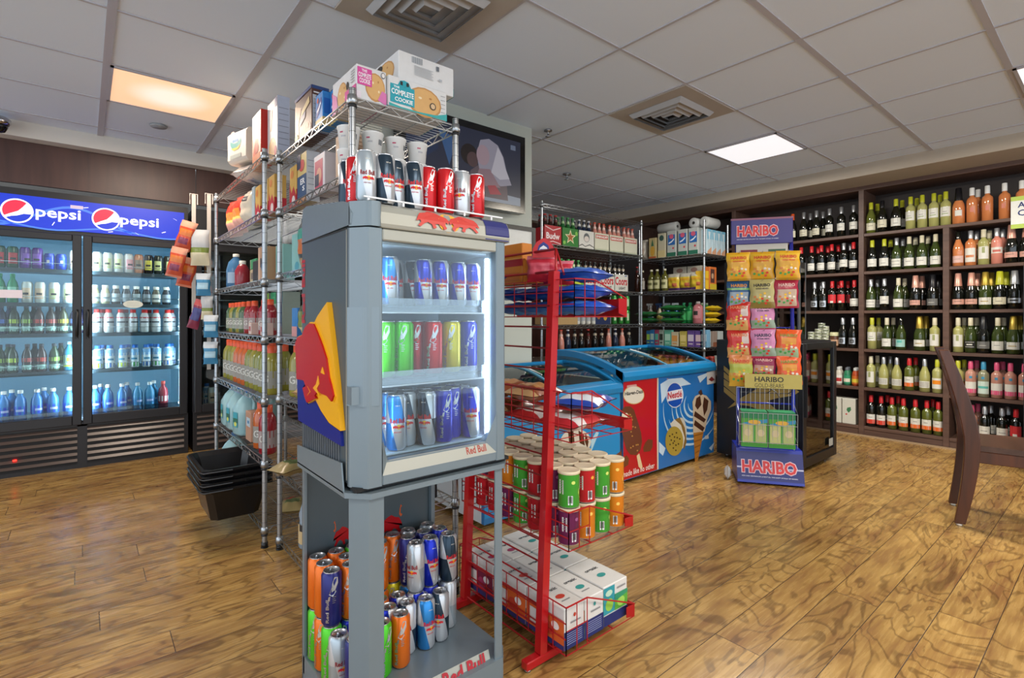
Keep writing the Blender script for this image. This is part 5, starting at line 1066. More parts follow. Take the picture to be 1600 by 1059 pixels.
for i, (k, y) in enumerate((('sp_blue', 2.62), ('sp_teal', 2.50), ('sp_blue', 2.40))): put(k, (.93, y, S2[5]+SO), '%s sports drink bottle, %s on near unit sixth shelf' % (SD[k], ('by the post', 'in the middle', 'nearest the fridge')[i]), 'blue sports drinks', rz=-1.0)
pillow('pastry', 'pastry_bag', 'bag', .12, .20, .06, '9c8a5c', [(.3, .6, .2, .8, '5a6a3c'), (.6, .8, .1, .6, 'a03828')], lie=True)
put('pastry', (.775, 2.58, S2[5]+SO), 'brown and green pastry bag poking out past the posts', rz=-1.2)
put('pastry', (.87, 2.90, S1[6]+SO), 'small pastry bag on the bottom wire shelf', rz=-.4)
simple('jugorange', 'orange_juice_jug', 'jug', [(.05, 0), (.062, .01), (.062, .10), (.056, .13), (.060, .16), (.045, .21), (.022, .235), (.022, .25), (0, .25)], '8a98a4', cap=(.24, .262, .025, .025, OC), labels=[(.03, .12, .0625, 1.6, P('c0a87c'), [(.09, .12, .5, INK)])])
put('jugorange', (.84, 2.50, S2[6]+SO), 'orange capped juice jug on the bottom shelf near fridge', rz=-.9)
box1('cupcarton', (.98, 1.86, S2[5]+SO), 'black carton with white barcode label seen through the stand', 'carton', 'box', (.16, .30, .09), '17161a', front=[('r', .6, .85, .2, .85, 'c8c8c4')]+[('r', .63+.03*i, .64+.03*i, .3, .75, '2a2a2a') for i in range(7)]+[('c', .25, .4, .1, .3, '70583c')])
pillow('bottlebag', 'drink_pouch', 'bag', .14, .20, .07, '3a3a40', [(.35, .55, 0, 1, '1f6f88'), (.0, .35, 0, 1, '5a6030')])
put('bottlebag', (1.10, 1.86, S2[6]+SO), 'dark drink pouch with teal band seen through the stand', rz=.1)
# ---- shopping baskets
def basket():
    t = thing('shopping_basket', 'x x x x', 'basket'); bm = mat('basket_black', '121214', .28)
    L_, W_, H_ = .44, .30, .178; k = .045; t0 = .004; g = G()
    def ring(f, z, ex=0): a, b = L_/2-k*(1-f)+ex, W_/2-k*.8*(1-f)+ex; c = .03; return [(-b+c, -a, z), (b-c, -a, z), (b, -a+c, z), (b, a-c, z), (b-c, a, z), (-b+c, a, z), (-b, a-c, z), (-b, -a+c, z)]
    lv = [(0, 0, 0), (.5, H_*.5, 0), (.86, H_*.86, 0), (.86, H_*.86, .006), (1, H_-.012, .006), (1, H_-.012, .014), (1, H_, .014), (1, H_, 0), (.86, H_*.86, -.004), (0, .006, -.004)]
    vs = [v for f, z, e in lv for v in ring(f, z, e)]; fs = []
    for j in range(len(lv)-1):
        for i in range(8): fs.append((j*8+i, j*8+(i+1) % 8, (j+1)*8+(i+1) % 8, (j+1)*8+i))
    fs += [tuple(reversed(range(8))), tuple((len(lv)-1)*8+i for i in range(8))]; g.add(vs, fs, bm); g.obj('bin', t)
    for s in (-1, 1): G().tube([(s*.03, -L_/2-.020, H_-.010), (s*.16, -L_/2-.016, H_-.010), (s*.171, -L_/2+.03, H_-.010), (s*.171, L_/2-.03, H_-.010), (s*.16, L_/2+.016, H_-.010), (s*.03, L_/2+.020, H_-.010)], .0045, bm, 6).obj('handle', t)
    return t, 'basket'
KINDS['basket'] = basket
for k in range(4): put('basket', (.62, 3.19, .102+.033*k+SO), 'black shopping basket, %s of the nested stack jutting from bottom wire shelf' % ('lowest' if k == 0 else ORD[k]+' up' if k < 3 else 'topmost'), 'nested shopping baskets')
# ---- clip strips at the far end
pillow('hang_orange', 'snack_bag', 'bag', .10, .20, .035, 'b8482c', [(.5, .75, .1, .9, 'c8702c'), (.2, .45, .2, .8, '7a2c4a'), (.0, .06, 0, 1, 'c87a60'), (.78, 1, 0, 1, 'c08a74')], rough=.25)
pillow('hang_white', 'snack_pouch', 'bag', .115, .24, .035, 'c8c0a0', [(.38, .50, 0, 1, '6a7a2c'), (.5, 1, 0, 1, 'a8acae'), (.28, .31, 0, 1, '9a8a50')], rough=.25)
pillow('hang_blue', 'snack_pouch', 'bag', .09, .15, .03, '3a80a8', [(.3, .6, .1, .9, 'a0c4d4'), (.7, 1, 0, 1, 'c0c8cc')], rough=.25)
pillow('hang_red', 'snack_pouch', 'bag', .07, .20, .03, '7c2c44', [(.3, .7, .1, .9, '3c3c78'), (.8, 1, 0, 1, 'b05050')], rough=.25)
def strip_(x, y, z0, z1, label):
    t = thing('clip_strip', label, 'hanging strip', (x, y, 0)); G().box(-.012, .012, -.001, .001, z0, z1, P('c0bcb4')).obj('strip', t)
    g = G(); g.tube([(-.022, 0, z1-.07), (-.022, 0, z1), (.022, 0, z1), (.022, 0, z1-.07)], .003, P('d8d0c8'), 5); g.obj('hook', t)
strip_(.575, 4.06, 1.10, 1.99, 'white hanging clip strip outermost at the far end of wire rack'); strip_(.66, 4.03, .80, 2.0, 'white hanging clip strip touching the far rack post')
for k, (x, y, z, l, rz, ti) in enumerate([(.50, 4.04, 1.60, 'orange snack bag hanging highest on the clip strip', -.5, .28), (.455, 4.04, 1.42, 'orange snack bag hanging lower left on clip strip', -.5, .22), (.52, 4.08, 1.36, 'orange snack bag hanging behind the other two orange bags', -.3, .2)]): put('hang_orange', (x, y, z), l, 'hanging orange snack bags', rz=rz, tilt=(0, ti))
put('hang_white', (.60, 3.985, 1.50), 'white pouch with green band hanging from the clip strip', rz=-.5)
for i, (x, y, z) in enumerate(((.62, 3.99, 1.30), (.66, 3.96, 1.02), (.66, 3.97, .84), (.64, 3.98, 1.14))): put('hang_blue' if i != 3 else 'hang_white', (x, y, z), ['blue tag pouch under the white and green pouch', 'pale blue pouch hanging at mid height of far post', 'lowest blue pouch hanging by the far post', 'small white and olive pouch hanging by the far post'][i], rz=-.5, sc=1 if i != 3 else .65)
put('hang_red', (.56, 4.03, 1.08), 'slim red and purple pouch slanting from the clip strip', rz=-.5, tilt=(0, .3))
# ================================================================ red wire rack
RR = mat('red_enamel', 'b0131a', .3, .1, coat=.3); RRW = mat('red_wire', 'a5161c', .35)
RX, RY0, RY1 = 1.175, 1.262, 1.705
t = thing('snack_display_rack', 'red wire snack display rack with four baskets on sled feet', 'display rack', (RX, 1.5, 0))
for k, y in enumerate((RY0, RY1)):
    y -= 1.5
    bevel(G().box(-.075, .36, y-.016, y+.016, .008, .036, RR).obj('foot', t), .003, 1)
    g = G(); a = [(-.016, .036), (.014, .036), (.075, 1.31), (.047, 1.31)]; g.prism(a, y-.014, y+.014, RR, 'y'); bevel(g.obj('post', t), .003, 1)
    G().lathe([(.012, 0), (.012, .008)], STEEL, 10, c=(-.06, y, 0)).obj('leveler', t)
def px_(z): return .046*(z/1.31)
k = 0; z = .04; g = G(); zs_ = []
while z < 1.30:
    g.tube([(px_(z)+.0, RY0-1.5, z), (px_(z), RY1-1.5, z)], .0032, RRW, 6); z += .072
g.obj('rung', t)
g = G()
for z in (1.31, 1.385): g.tube([(.06, RY0-1.5-.01, z), (.06, RY1-1.5, z)], .0045, RRW, 6)
for y in (RY0-1.5-.01, RY1-1.5): g.tube([(.06, y, 1.30), (.06, y, 1.385)], .0045, RRW, 6)
g.tube([(.06, RY0-1.51, 1.385), (.10, RY0-1.51, 1.30)], .004, RRW, 6); g.obj('header_frame', t)
def basket_r(zb, hb, hl, x1, tilt=0):
    b = thing_part('basket', t, (0, 0, zb)); x0 = .018+px_(zb); ya, yb = 1.165-1.5, 1.775-1.5; g = G(); r = .0022
    for i in range(11): y = ya+(yb-ya)*i/10; g.tube([(x0, y, 0), (x1, y, tilt)], r*.8, RRW, 4)
    for q in (0, .33, .66, 1): g.tube([(x0+(x1-x0)*q, ya, tilt*q), (x0+(x1-x0)*q, yb, tilt*q)], r, RRW, 4)
    g.obj('deck', b); g = G()
    for i in range(11): y = ya+(yb-ya)*i/10; g.tube([(x0, y, 0), (x0, y, hb)], r*.8, RRW, 4)
    for h in (hb*.33, hb*.66, hb): g.tube([(x0, ya, h), (x0, yb, h)], r, RRW, 4)
    g.obj('back_grid', b)
    for y in (ya, yb):
        g = G(); g.tube([(x0, y, hb), (x0+.10, y, hb), (x1, y, tilt+hl)], r*1.3, RRW, 5)
        for i in range(3): xx = x0+.05*i; g.tube([(xx, y, 0), (xx, y, hb)], r*.8, RRW, 4)
        g.tube([(x0, y, hb*.5), (x0+.10, y, hb*.5)], r*.8, RRW, 4); g.obj('side_wire', b)
    g = G(); g.prism([(x1-.001, tilt), (x1+.002, tilt), (x1+.002, tilt+hl), (x1-.001, tilt+hl)], ya, yb, RR, 'y'); g.prism([(x1-.045, tilt+hl*.2), (x1, tilt), (x1, tilt+hl), (x1-.045, tilt+hl)], ya-.001, ya+.0015, RR, 'y'); g.obj('front_lip', b)
basket_r(.062, .155, .045, .375); basket_r(.395, .125, .035, .366); basket_r(.745, .16, .04, .36); basket_r(1.155, .125, .065, .33)
# ---- boxes in the lowest basket
def sachet(k, c1, c2, word, WB=.096):
    KINDS[k] = carton('fruit_snack_box', 'box', (WB, .185, .135), 'd6d3ce', left=[('r', 0, 1, 0, .72, c1), ('r', .1, .45, .2, .6, 'd8d4d0'), ('c', .62, .35, .14, .16, c2), ('c', .78, .5, .1, .1, 'e8e4e0'), ('r', 0, 1, 0, .12, '2a2f66')],
      front=[('r', 0, 1, 0, .44, '1f2c66')]+[('r', .12, .88, .36-.05*i, .375-.05*i, '9aa2c8') for i in range(6)]+[('r', .3, .8, .60, .64, '8a8a8c'), ('c', .5, .78, .06, .05, c2)],
      top=[('t', word, .5, .62, .62, .12, '4a4a4c'), ('c', .5, .36, .2, .07, c2), ('r', .3, .7, .2, .23, '8a8a8c')], right=[('r', 0, 1, 0, .72, c1)])
sachet('fs_orange', 'd2602a', 'c0402c', 'organic'); sachet('fs_purple', '7a2440', 'a03058', 'organic'); sachet('fs_green', '3fa05a', '2f8f8a', 'organic')
KINDS['fs_teal'] = carton('fruit_snack_box', 'box', (.132, .185, .138), 'd6d3ce', front=[('r', 0, .46, .28, .96, '2f94a0'), ('c', .24, .5, .16, .16, '8fc04a'), ('c', .22, .8, .14, .08, 'b8d8c0'), ('r', .46, 1, .28, .70, '5aa83c'), ('c', .72, .45, .16, .12, '9fd05a'), ('p', [(.46, .70), (1, .70), (1, .6), (.46, .52)], '2f8f6a'), ('r', 0, 1, 0, .26, '1f2c66'), ('r', .55, .9, .82, .86, '8a8a8c')], left=[('r', 0, 1, 0, .6, '3a8a9a')], top=[('t', 'organic', .5, .62, .5, .12, '4a4a4c'), ('c', .5, .36, .15, .07, '2f8f8a')])
ZB = .062+.0028; colz = ['orange', 'orange', 'purple']
for r_ in range(3):
    for c in range(2):
        k = 'fs_'+('orange' if r_ < 2 else 'purple') if c == 0 else 'fs_'+('green' if r_ == 0 else 'purple')
        put(k, (1.203+.099*c, 1.182+.19*r_, ZB), '%s fruit snack box, %s column, %s row from the near end, lowest red basket' % (k[3:], ('left', 'middle')[c], ORD[r_]), 'fruit snack boxes in the lowest red basket')
for r_ in range(3):
    for c in range(1): put('fs_teal', (1.403, 1.186+.19*r_, ZB), 'green and teal fruit snack box, right column, %s from the near end' % ORD[r_], 'fruit snack boxes in the lowest red basket')
for r_ in range(2): put('fs_purple', (1.30, 1.372+.19*r_, ZB+.136), 'white topped fruit snack box stacked on the %s row of lowest basket' % ORD[r_+1], 'fruit snack boxes in the lowest red basket') if False else None
# ---- crisp tubs, two high
def tubc(k, c, c2):
    def f():
        g = G(); g.lathe([(.033, 0, SILC), (.0355, .003), (.0355, .108), (.0365, .110, P('d8c8a8')), (.038, .111, P('d8c8a8')), (.038, .119, P('d8c8a8')), (.036, .1205, P('d8c8a8'))], P(c, .35), 22, cap=False)
        o = g.obj('crisp_tub'); G().lathe([(.036, .1203), (.034, .1196), (0, .1196)], P('d9cbb0', .4), 22, cap=False).obj('lid', o)
        g = G(); R_ = .0355
        wrap(g, rect(-.030, -.012, .045, .092), R_, 0, P('d6d4ce')); 
        for i in range(5): wrap(g, rect(-.028, -.014, .085-.008*i, .087-.008*i), R_, 0, P('8a8a88'), .0009)
        wrap(g, rect(.004, .020, .012, .042), R_, 0, P('dedede'))
        for i in range(6): wrap(g, rect(.006+.0022*i, .0072+.0022*i, .018, .040), R_, 0, INK, .0009)
        wrap(g, circ(.022, .085, .007, .006, 10), R_, 0, P(c2)); wrap(g, circ(-.060, .060, .02, .022, 12), R_, 0, P(c2)); wrap(g, circ(.062, .05, .02, .022, 12), R_, 0, P(c2)); g.obj('label', o)
        return o, 'tub'
    KINDS[k] = f
for k, c, c2 in (('tub_green', '3f9c34', 'c9d86a'), ('tub_red', 'b81f28', 'e0a03a'), ('tub_purple', '6a2350', 'a05a8a'), ('tub_orange', 'd97f1e', 'e8c05a')): tubc(k, c, c2)
up = [['green', 'red', 'green', 'orange'], ['purple', 'purple', 'red', 'orange'], ['red', 'green', 'orange', 'green'], ['green', 'purple', 'green', 'red'], ['orange', 'red', 'purple', 'green'], ['red', 'green', 'red', 'orange'], ['purple', 'red', 'green', 'green']]
dn = [['purple', 'orange', 'green', 'orange'], ['purple', 'red', 'orange', 'green'], ['red', 'orange', 'purple', 'red'], ['green', 'purple', 'red', 'orange'], ['purple', 'red', 'red', 'green'], ['red', 'green', 'green', 'orange'], ['red', 'red', 'orange', 'red']]
for r_ in range(7):
    for c in range(4):
        x = 1.256+.0785*c+R.uniform(-.001, .001); y = 1.212+.0785*r_
        wh = '%s from the left, %s row from the near end' % (ORD[c], ORD[r_])
        if r_ == 0 or c == 0 or r_ < 2: put('tub_'+dn[r_][c], (x, y, .395+.0032), 'lower %s crisp tub, %s' % (dn[r_][c], wh), 'crisp tubs in the red basket', rz=-math.atan2(x, y)+R.uniform(-.2, .2))
        put('tub_'+up[r_][c], (x, y, .395+.0032+(.1225 if (r_ == 0 or c == 0 or r_ < 2) else .1225)), 'upper %s crisp tub, %s' % (up[r_][c], wh), 'crisp tubs in the red basket', rz=-math.atan2(x, y)+R.uniform(-.25, .25))
        if not (r_ == 0 or c == 0 or r_ < 2): put('tub_'+dn[r_][c], (x, y, .395+.0032), 'lower %s crisp tub, %s' % (dn[r_][c], wh), 'crisp tubs in the red basket', rz=-math.atan2(x, y))
# ---- bags in the third basket
pillow('nutbag', 'snack_bag', 'bag', .16, .22, .06, '8a4a2c', [(.3, .7, .2, .8, 'b8804a'), (.75, 1, 0, 1, '5a2a20'), (.0, .15, 0, 1, 'c8a070')], lie=True)
pillow('redbag', 'candy_bag', 'bag', .17, .24, .05, 'b82c30', [(.2, .45, 0, 1, 'd8d0cc'), (.45, .6, .2, .8, 'd09080'), (.8, 1, 0, 1, '8a1c24')], lie=True)
pillow('bluebag', 'candy_bag', 'bag', .17, .24, .05, '2848a8', [(.15, .45, 0, 1, 'd8dce4'), (.45, .6, .1, .9, 'c04048'), (.85, 1, 0, 1, '1c3480')], lie=True)
ZC = .745+.0035
for k, x, y, z, rz, l in [('redbag', 1.36, 1.30, 0, -1.45, 'red and white candy bag at the bottom of near end, third basket'), ('redbag', 1.36, 1.47, 0, -1.6, 'red and white candy bag in the middle of third basket'), ('bluebag', 1.43, 1.30, .064, -1.2, 'blue and white candy bag on top at the lip end'), ('nutbag', 1.362, 1.66, 0, -1.5, 'brown nut bag at the far end of third red basket'),
      ('nutbag', 1.36, 1.50, .075, -1.4, 'brown nut bag lying across the others in third basket'), ('nutbag', 1.36, 1.665, .075, -1.7, 'topmost brown nut bag at the far end')]:
    put(k, (x, y, ZC+z), l, 'candy and nut bags in the third red basket', rz=rz, tilt=(0, .02))
# ---- cookies in the top basket
pillow('cookiepack', 'cookie_pack', 'bag', .15, .235, .045, '2350b4', [(.12, .38, .1, .9, 'c8d0e0'), (.16, .34, .2, .8, 'b88a68'), (.0, .05, 0, 1, '1c3c90'), (.62, .88, .1, .9, '4a80c8')], lie=True)
ZT = 1.155+.0035
for i, (x, y, z, rz) in enumerate([(1.374, 1.255, 0, PI/2+.02), (1.374, 1.413, 0, PI/2), (1.374, 1.265, .057, PI/2+.08), (1.372, 1.425, .057, PI/2), (1.374, 1.572, 0, PI/2), (1.382, 1.265, .118, PI/2+.22), (1.36, 1.585, .057, PI/2+.02)]):
    put('cookiepack', (x, y, ZT+z), 'blue cookie pack, ' + ['lowest at the near end', 'lowest in the middle', 'second layer at the near end', 'second layer in the middle', 'lowest toward the far end', 'topmost, tilted over the basket lip', 'second layer toward the far end'][i]+', top red basket', 'blue cookie packs in the top red basket', rz=rz, tilt=(0, 0))
box1('cardblue', (1.235, 1.30, ZT+.10), 'light blue cookie sleeve stack behind the red post', 'cookie_sleeve', 'pack', (.05, .30, .075), '5a84c8', left=[('r', .04+.24*i, .22+.24*i, .1+.45*j, .42+.45*j, 'b8cce8') for i in range(4) for j in range(2)]) if False else None
box1('orangecard', (1.255, 1.45, ZT+.116), 'tall orange display carton at the far end of top basket', 'display_carton', 'carton', (.05, .15, .155), 'c87a24', left=[('r', 0, 1, .45, .62, 'a82430'), ('r', 0, 1, .62, .66, 'd8a050'), ('r', .1, .9, .1, .3, 'b86a2c'), ('c', .3, .22, .1, .05, '2c3c88')], front=[('r', 0, 1, .45, .62, 'a82430')])
def redtop():
    g = G(); g.prism([(-.055, 0), (.055, 0), (.055, .045), (.035, .08), (0, .10), (-.035, .08), (-.055, .045)], -.0015, .0015, P('b8242c'), 'y'); o = g.obj('header_card')
    g = G(); art(g, [('p', [(.2, .3), (.8, .3), (.72, .62), (.5, .8), (.28, .62)], '26347c'), ('p', [(.28, .3), (.72, .3), (.66, .5), (.5, .62), (.34, .5)], 'd8d8dc'), ('r', .34, .66, .37, .43, '26347c')], (-.055, -.0015, 0), X, Z, .11, .10); g.obj('print', o)
    return o, 'header card'
pillow('redbite', 'snack_bag', 'bag', .11, .095, .06, 'b8283a', [(.3, .7, .15, .85, 'c85060'), (.85, 1, 0, 1, 'd07080')])
for i, (x, y, z, rz) in enumerate(((1.27, 1.36, ZT+.12, -.9), (1.34, 1.45, ZT+.12, -.9), (1.44, 1.44, ZT+.12, -.9))): put('redbite', (x, y, z), 'red translucent snack bag, %s, behind the blue cookie packs' % ('left', 'middle', 'right')[i], 'red snack bags in the top basket', rz=rz)
KINDS['redtop'] = redtop; put('redtop', (1.255, 1.335, ZT+.205), 'red card with blue and white badge above red snack bags', rz=-.85, sc=.7)
KINDS['orangetri'] = lambda: ((lambda o: (o, 'carton'))(G().prism([(0, 0), (.14, 0), (.02, .17), (0, .17)], 0, .05, P('d07a24'), 'y').obj('snack_carton')))
put('orangetri', (1.250, 1.44, ZT+.117), 'orange slope-topped snack carton leaning behind the red post', rz=-PI/2+.1, sc=.55)
# ================================================================ chest freezers
FB = mat('freezer_blue_plastic', '1579b0', .28, coat=.4); FBL = mat('freezer_body', '2b6ea8', .4); FIN = mat('freezer_inside', 'b8b4a4', .6)
FGl = glassmat('freezer_glass', 'dfe8e4', .06)
def freezer(x0, x1, zr, label, yb):
    y0 = 2.24; t = thing('chest_freezer', label, 'freezer', (x0, y0, 0)); W_ = x1-x0; D_f = yb-y0; h = zr-.06
    g = G(); g.box(.01, W_-.01, .005, .03, .028, h, FBL).box(.01, .035, .03, D_f-.02, .028, h, mat('freezer_side', 'c8ccd0', .4)).box(W_-.035, W_-.01, .03, D_f-.02, .05, h, mat('freezer_side', 'c8ccd0', .4)).box(.01, W_-.01, D_f-.04, D_f-.02, .05, h, FBL)
    g.box(.035, W_-.035, .03, D_f-.04, .05, zr-.30, FIN); g.box(.035, .06, .03, D_f-.04, zr-.30, h, FIN).box(W_-.06, W_-.035, .03, D_f-.04, zr-.30, h, FIN).box(.06, W_-.06, .03, .05, zr-.30, h, FIN); g.obj('body', t)
    def zl(q): return zr+.13*math.sin(q*PI*.62)**.9*.98   # height of the arched lid over its depth
    N_ = 12; pr = [(D_f*i/N_, zl(i/N_)) for i in range(N_+1)]
    for xa, xb_ in ((0, .045), (W_-.045, W_)):
        g = G(); ring = [(y, z) for y, z in pr]+[(D_f, h-.002)]+[(y, z-.045 if 0 < y < D_f else h-.002) for y, z in reversed(pr[1:-1])]+[(0, h-.002)]; g.prism(ring, xa, xb_, FB, 'x', smooth=False); bevel(g.obj('arched_end', t), .006, 2)
    g = G(); g.prism([(-.012, h-.004), (-.016, h+.03), (-.004, zr+.002), (.03, zr+.012), (.06, zr+.022), (.06, h-.004)], .0, W_, FB, 'x'); bevel(g.obj('front_rim', t), .006, 2)
    G().prism([(D_f-.05, zl(.95)-.03), (D_f-.05, zl(.93)+.004), (D_f+.005, zl(1)+.006), (D_f+.005, h)], .0, W_, FB, 'x').obj('back_rim', t)
    g = G()
    for i in range(1, N_):
        if i == N_-1: continue
        (ya, za), (yc, zc) = pr[i], pr[i+1]; g.add([(.045, ya, za-.012), (W_-.045, ya, za-.012), (W_-.045, yc, zc-.012), (.045, yc, zc-.012)], [(0, 1, 2, 3)], FGl)
    g.obj('glass_lid', t)
    for xm in (.5,):
        g = G(); ring = [(y, z-.004) for y, z in pr[1:-1]]+[(y, z-.014) for y, z in reversed(pr[1:-1])]; g.prism(ring, W_*xm-.008, W_*xm+.008, mat('lid_trim', '5a9ab8', .3), 'x'); g.obj('lid_trim', t)
        G().tube([(W_*xm+.03, .35*D_f, zl(.35)-.004), (W_*xm+.03, .62*D_f, zl(.62)-.004)], .005, WHITE, 6).obj('lid_handle', t)
    for xx in (.08, W_-.08):
        for yy in (.06, D_f-.08): G().lathe([(.0, 0), (.02, 0), (.022, .03), (.022, .05), (0, .05)], STEEL, 10, c=(xx, yy, 0), cap=False).obj('caster', t)
    return t
FXa, FXb = 2.852, 4.075
fz = freezer(FXa, FXb, .775, 'blue chest freezer with red and blue ice cream graphics, arched glass lid', 2.93)
fz2 = freezer(1.66, 2.838, .705, 'blue chest freezer partly hidden behind the red snack rack', 2.81)
def F2(u, v, y=2.243): d = view(u, v); s_ = y/d.y; return (d.x*s_, 1.15+d.z*s_)
def fdecal(pts, hexc, off, th=None, o_=None): return [(F2(u, v)[0]-FXa, F2(u, v)[1]) for u, v in pts]
OY = (0, .0048, 0); MP = lambda hx, r=.3: mat('gloss_'+hx, hx, r, coat=.3)
def sh(g, pts, hx, off): g.sheet([(F2(u, v)[0]-FXa, F2(u, v)[1]) for u, v in pts], OY, X, Z, MP(hx), off)
xm = F2(1028.7, 660)[0]-FXa
G().sheet(rect(.012, xm-.012, .032, .712), OY, X, Z, MP('b3161e'), .0004).obj('red_panel', fz); G().sheet(rect(xm+.004, FXb-FXa-.012, .032, .712), OY, X, Z, MP('1f6fb8'), .0004).obj('blue_panel', fz)
g = G(); g.sheet([(xm-.012, .032), (xm+.004, .032), (xm+.004, .712), (xm-.012, .712), (xm-.018, .4)], OY, X, Z, MP('d8c8b0'), .0008); g.obj('divider_stripe', fz)
g = G()   # swirling milk on the blue half, sweeping rings
cx_, cz0 = F2(1085, 630); cx_ -= FXa
for k in range(7):
    r_ = .07+.045*k; pts = []
    a0, a1 = (2.2+.25*k, 5.6-.1*k) if k % 2 else (3.0, 6.9-.2*k); n = 26
    def lim(x, z): return (min(max(x, xm+.006), FXb-FXa-.014), min(max(z, .065), .708))
    for i in range(n):
        q0, q1 = a0+(a1-a0)*i/n, a0+(a1-a0)*(i+1)/n; w0, w1 = [.009*math.sin(PI*min(1, max(0, (q-a0)/(a1-a0))))+.0008 for q in (q0, q1)]
        P4 = [lim(cx_+(r_+s_)*math.cos(q)*1.25, cz0+(r_+s_)*math.sin(q)*.95) for q, s_ in ((q0, -w0), (q1, -w1), (q1, w1), (q0, w0))]
        g.sheet(P4, OY, X, Z, MP('b4d0e4'), .0008+.0001*k)
g.obj('milk_swirl', fz)
g = G(); sh(g, [(1032, 600), (1045, 592), (1066, 590), (1080, 600), (1060, 604), (1045, 612), (1034, 630)], 'c8dcea', .0016); sh(g, [(1090, 588), (1112, 580), (1100, 592), (1094, 598)], 'c8dcea', .0016); sh(g, [(1030, 690), (1040, 700), (1036, 712), (1030, 706)], 'c8dcea', .0016); sh(g, [(1108, 700), (1117, 690), (1112, 704)], 'c8dcea', .0016); g.obj('milk_splash', fz)
g = G()   # oval name plate on red
sh(g, circ(990.5, 617, 16.5, 14.5, 28), 'c9a86a', .0010); sh(g, circ(990.5, 617, 15.5, 13.3, 28), 'd8d0c0', .0013)
a, b = F2(976.5, 620), F2(1005, 612); g.text('Häagen-Dazs', (a[0]-FXa, .0048, a[1]), X, Z, MP('2f2a26'), w=b[0]-a[0], h=.034, off=.0017, bold=.03); g.obj('oval_plate', fz)
g = G(); sh(g, circ(1054.5, 617, 13.5, 20, 28), 'd8dce4', .0018); sh(g, circ(1054.5, 617, 12.3, 18.6, 28), '1b4fb0', .0021); sh(g, [(1042.6, 612), (1066, 607), (1066.5, 622), (1043.5, 627)], 'e4e4e8', .0024)
sh(g, circ(1054.5, 628, 10.5, 6, 16), '1b4fb0', .0023)
a, b = F2(1043.5, 624.5), F2(1065.5, 610); g.text('Nestlé', (a[0]-FXa, .0048, a[1]+.004), X, Z, MP('c02838'), w=b[0]-a[0], h=.052, off=.0028, bold=.03); g.obj('oval_badge', fz)
# chocolate ice bar
g = G(); bar = [(972, 640), (977, 635), (985, 634.5), (991, 640), (994, 650), (998, 662), (1002, 676), (1003.5, 690), (1001, 703), (994, 711), (985, 710), (979, 702), (975, 688), (972, 674), (971, 664), (976, 668), (982, 664), (984, 655), (983, 648), (975, 648)]
sh(g, bar, '6a3a20', .0012); sh(g, [(972, 646), (980, 645), (984, 652), (982, 664), (975, 670), (971, 666)], 'e0d6c0', .0015)
for i in range(26):
    u = 978+R.random()*20; v = 642+R.random()*62
    if 972+(v-640)*.12+4 < u < 990+(v-640)*.22-2: sh(g, circ(u, v, 1.3, 1.2, 6), 'b8853f', .0017)
sh(g, [(995, 712), (999, 708), (1004, 728), (1004, 731), (1001, 732), (998, 729)], 'd8c094', .0014); g.obj('ice_bar_picture', fz)
g = G(); sh(g, [(1008, 692), (1013, 686), (1020, 687), (1020, 698), (1016, 705), (1006, 706), (1005, 700)], '6f3c1e', .0012); sh(g, [(960, 712), (970, 705), (971, 700), (972, 712), (966, 718)], '6f3c1e', .0012); sh(g, [(973, 716), (979, 711), (983, 716), (982, 726), (974, 731)], '6f3c1e', .0012); g.obj('chocolate_picture', fz)
g = G(); a, b = F2(969, 757), F2(1015, 741); g.text('made like no other', (a[0]-FXa+.03, .0048, .052), X, Z, MP('e8d8d0'), w=.37, h=.040, off=.0012, bold=.012); g.sheet(rect(.05, .16, .665, .683), OY, X, Z, MP('c89890'), .0012); g.sheet(rect(.53, .55, .69, .696), OY, X, Z, MP('c89890'), .0012); g.obj('slogan', fz)
# cookie sandwich, cone, small labels
g = G(); sh(g, circ(1064, 676, 9, 24, 20), 'c8c2b4', .0026); sh(g, [(1055, 655), (1062, 652), (1070, 668), (1073, 690), (1069, 702), (1066, 690)], '8a6a34', .0027); sh(g, [(1047, 662), (1054, 655), (1064, 664), (1070, 684), (1067, 700), (1058, 704), (1060, 684)], 'd8d2c0', .0029)
sh(g, circ(1053.5, 689, 14, 23, 24), 'b0963c', .0031)
for i in range(14): a_ = i*2.4; sh(g, circ(1053.5+9*math.sqrt(i/14)*math.cos(a_), 689+17*math.sqrt(i/14)*math.sin(a_), 1.3, 1.4, 6), '4a3420', .0034)
g.obj('cookie_sandwich_picture', fz)
g = G(); sh(g, [(1083.5, 674), (1100, 672), (1090, 721), (1086, 722)], 'b5762c', .0026)
for i in range(5): sh(g, [(1084+i*.6, 680+9*i), (1098.5-1.9*i, 676+9*i), (1098-1.9*i, 678+9*i), (1084.3+i*.6, 682+9*i)], '8f5a20', .0028)
sh(g, [(1083, 640), (1082, 628), (1086, 619), (1094, 615), (1104, 618), (1111, 627), (1111, 640), (1105, 655), (1101, 674), (1083, 676)], 'cdb89c', .0027)
for q in ([(1088, 622), (1094, 618), (1096, 632), (1090, 640), (1086, 634)], [(1100, 620), (1107, 626), (1105, 640), (1100, 650), (1098, 634)], [(1084, 650), (1100, 660), (1103, 655), (1086, 642)], [(1084, 664), (1098, 674), (1101, 668), (1086, 656)], [(1091, 612), (1096, 608), (1098, 616), (1094, 618)]): sh(g, q, '4c2a18', .0029)
g.obj('cone_picture', fz)
g = G(); sh(g, [(1104.5, 581.5), (1118.5, 578), (1118.5, 598), (1105, 601)], 'd4d2cc', .0018); sh(g, [(1107, 593), (1112, 588), (1117, 593), (1112, 596)], '7a2420', .0021); g.obj('sticker', fz)
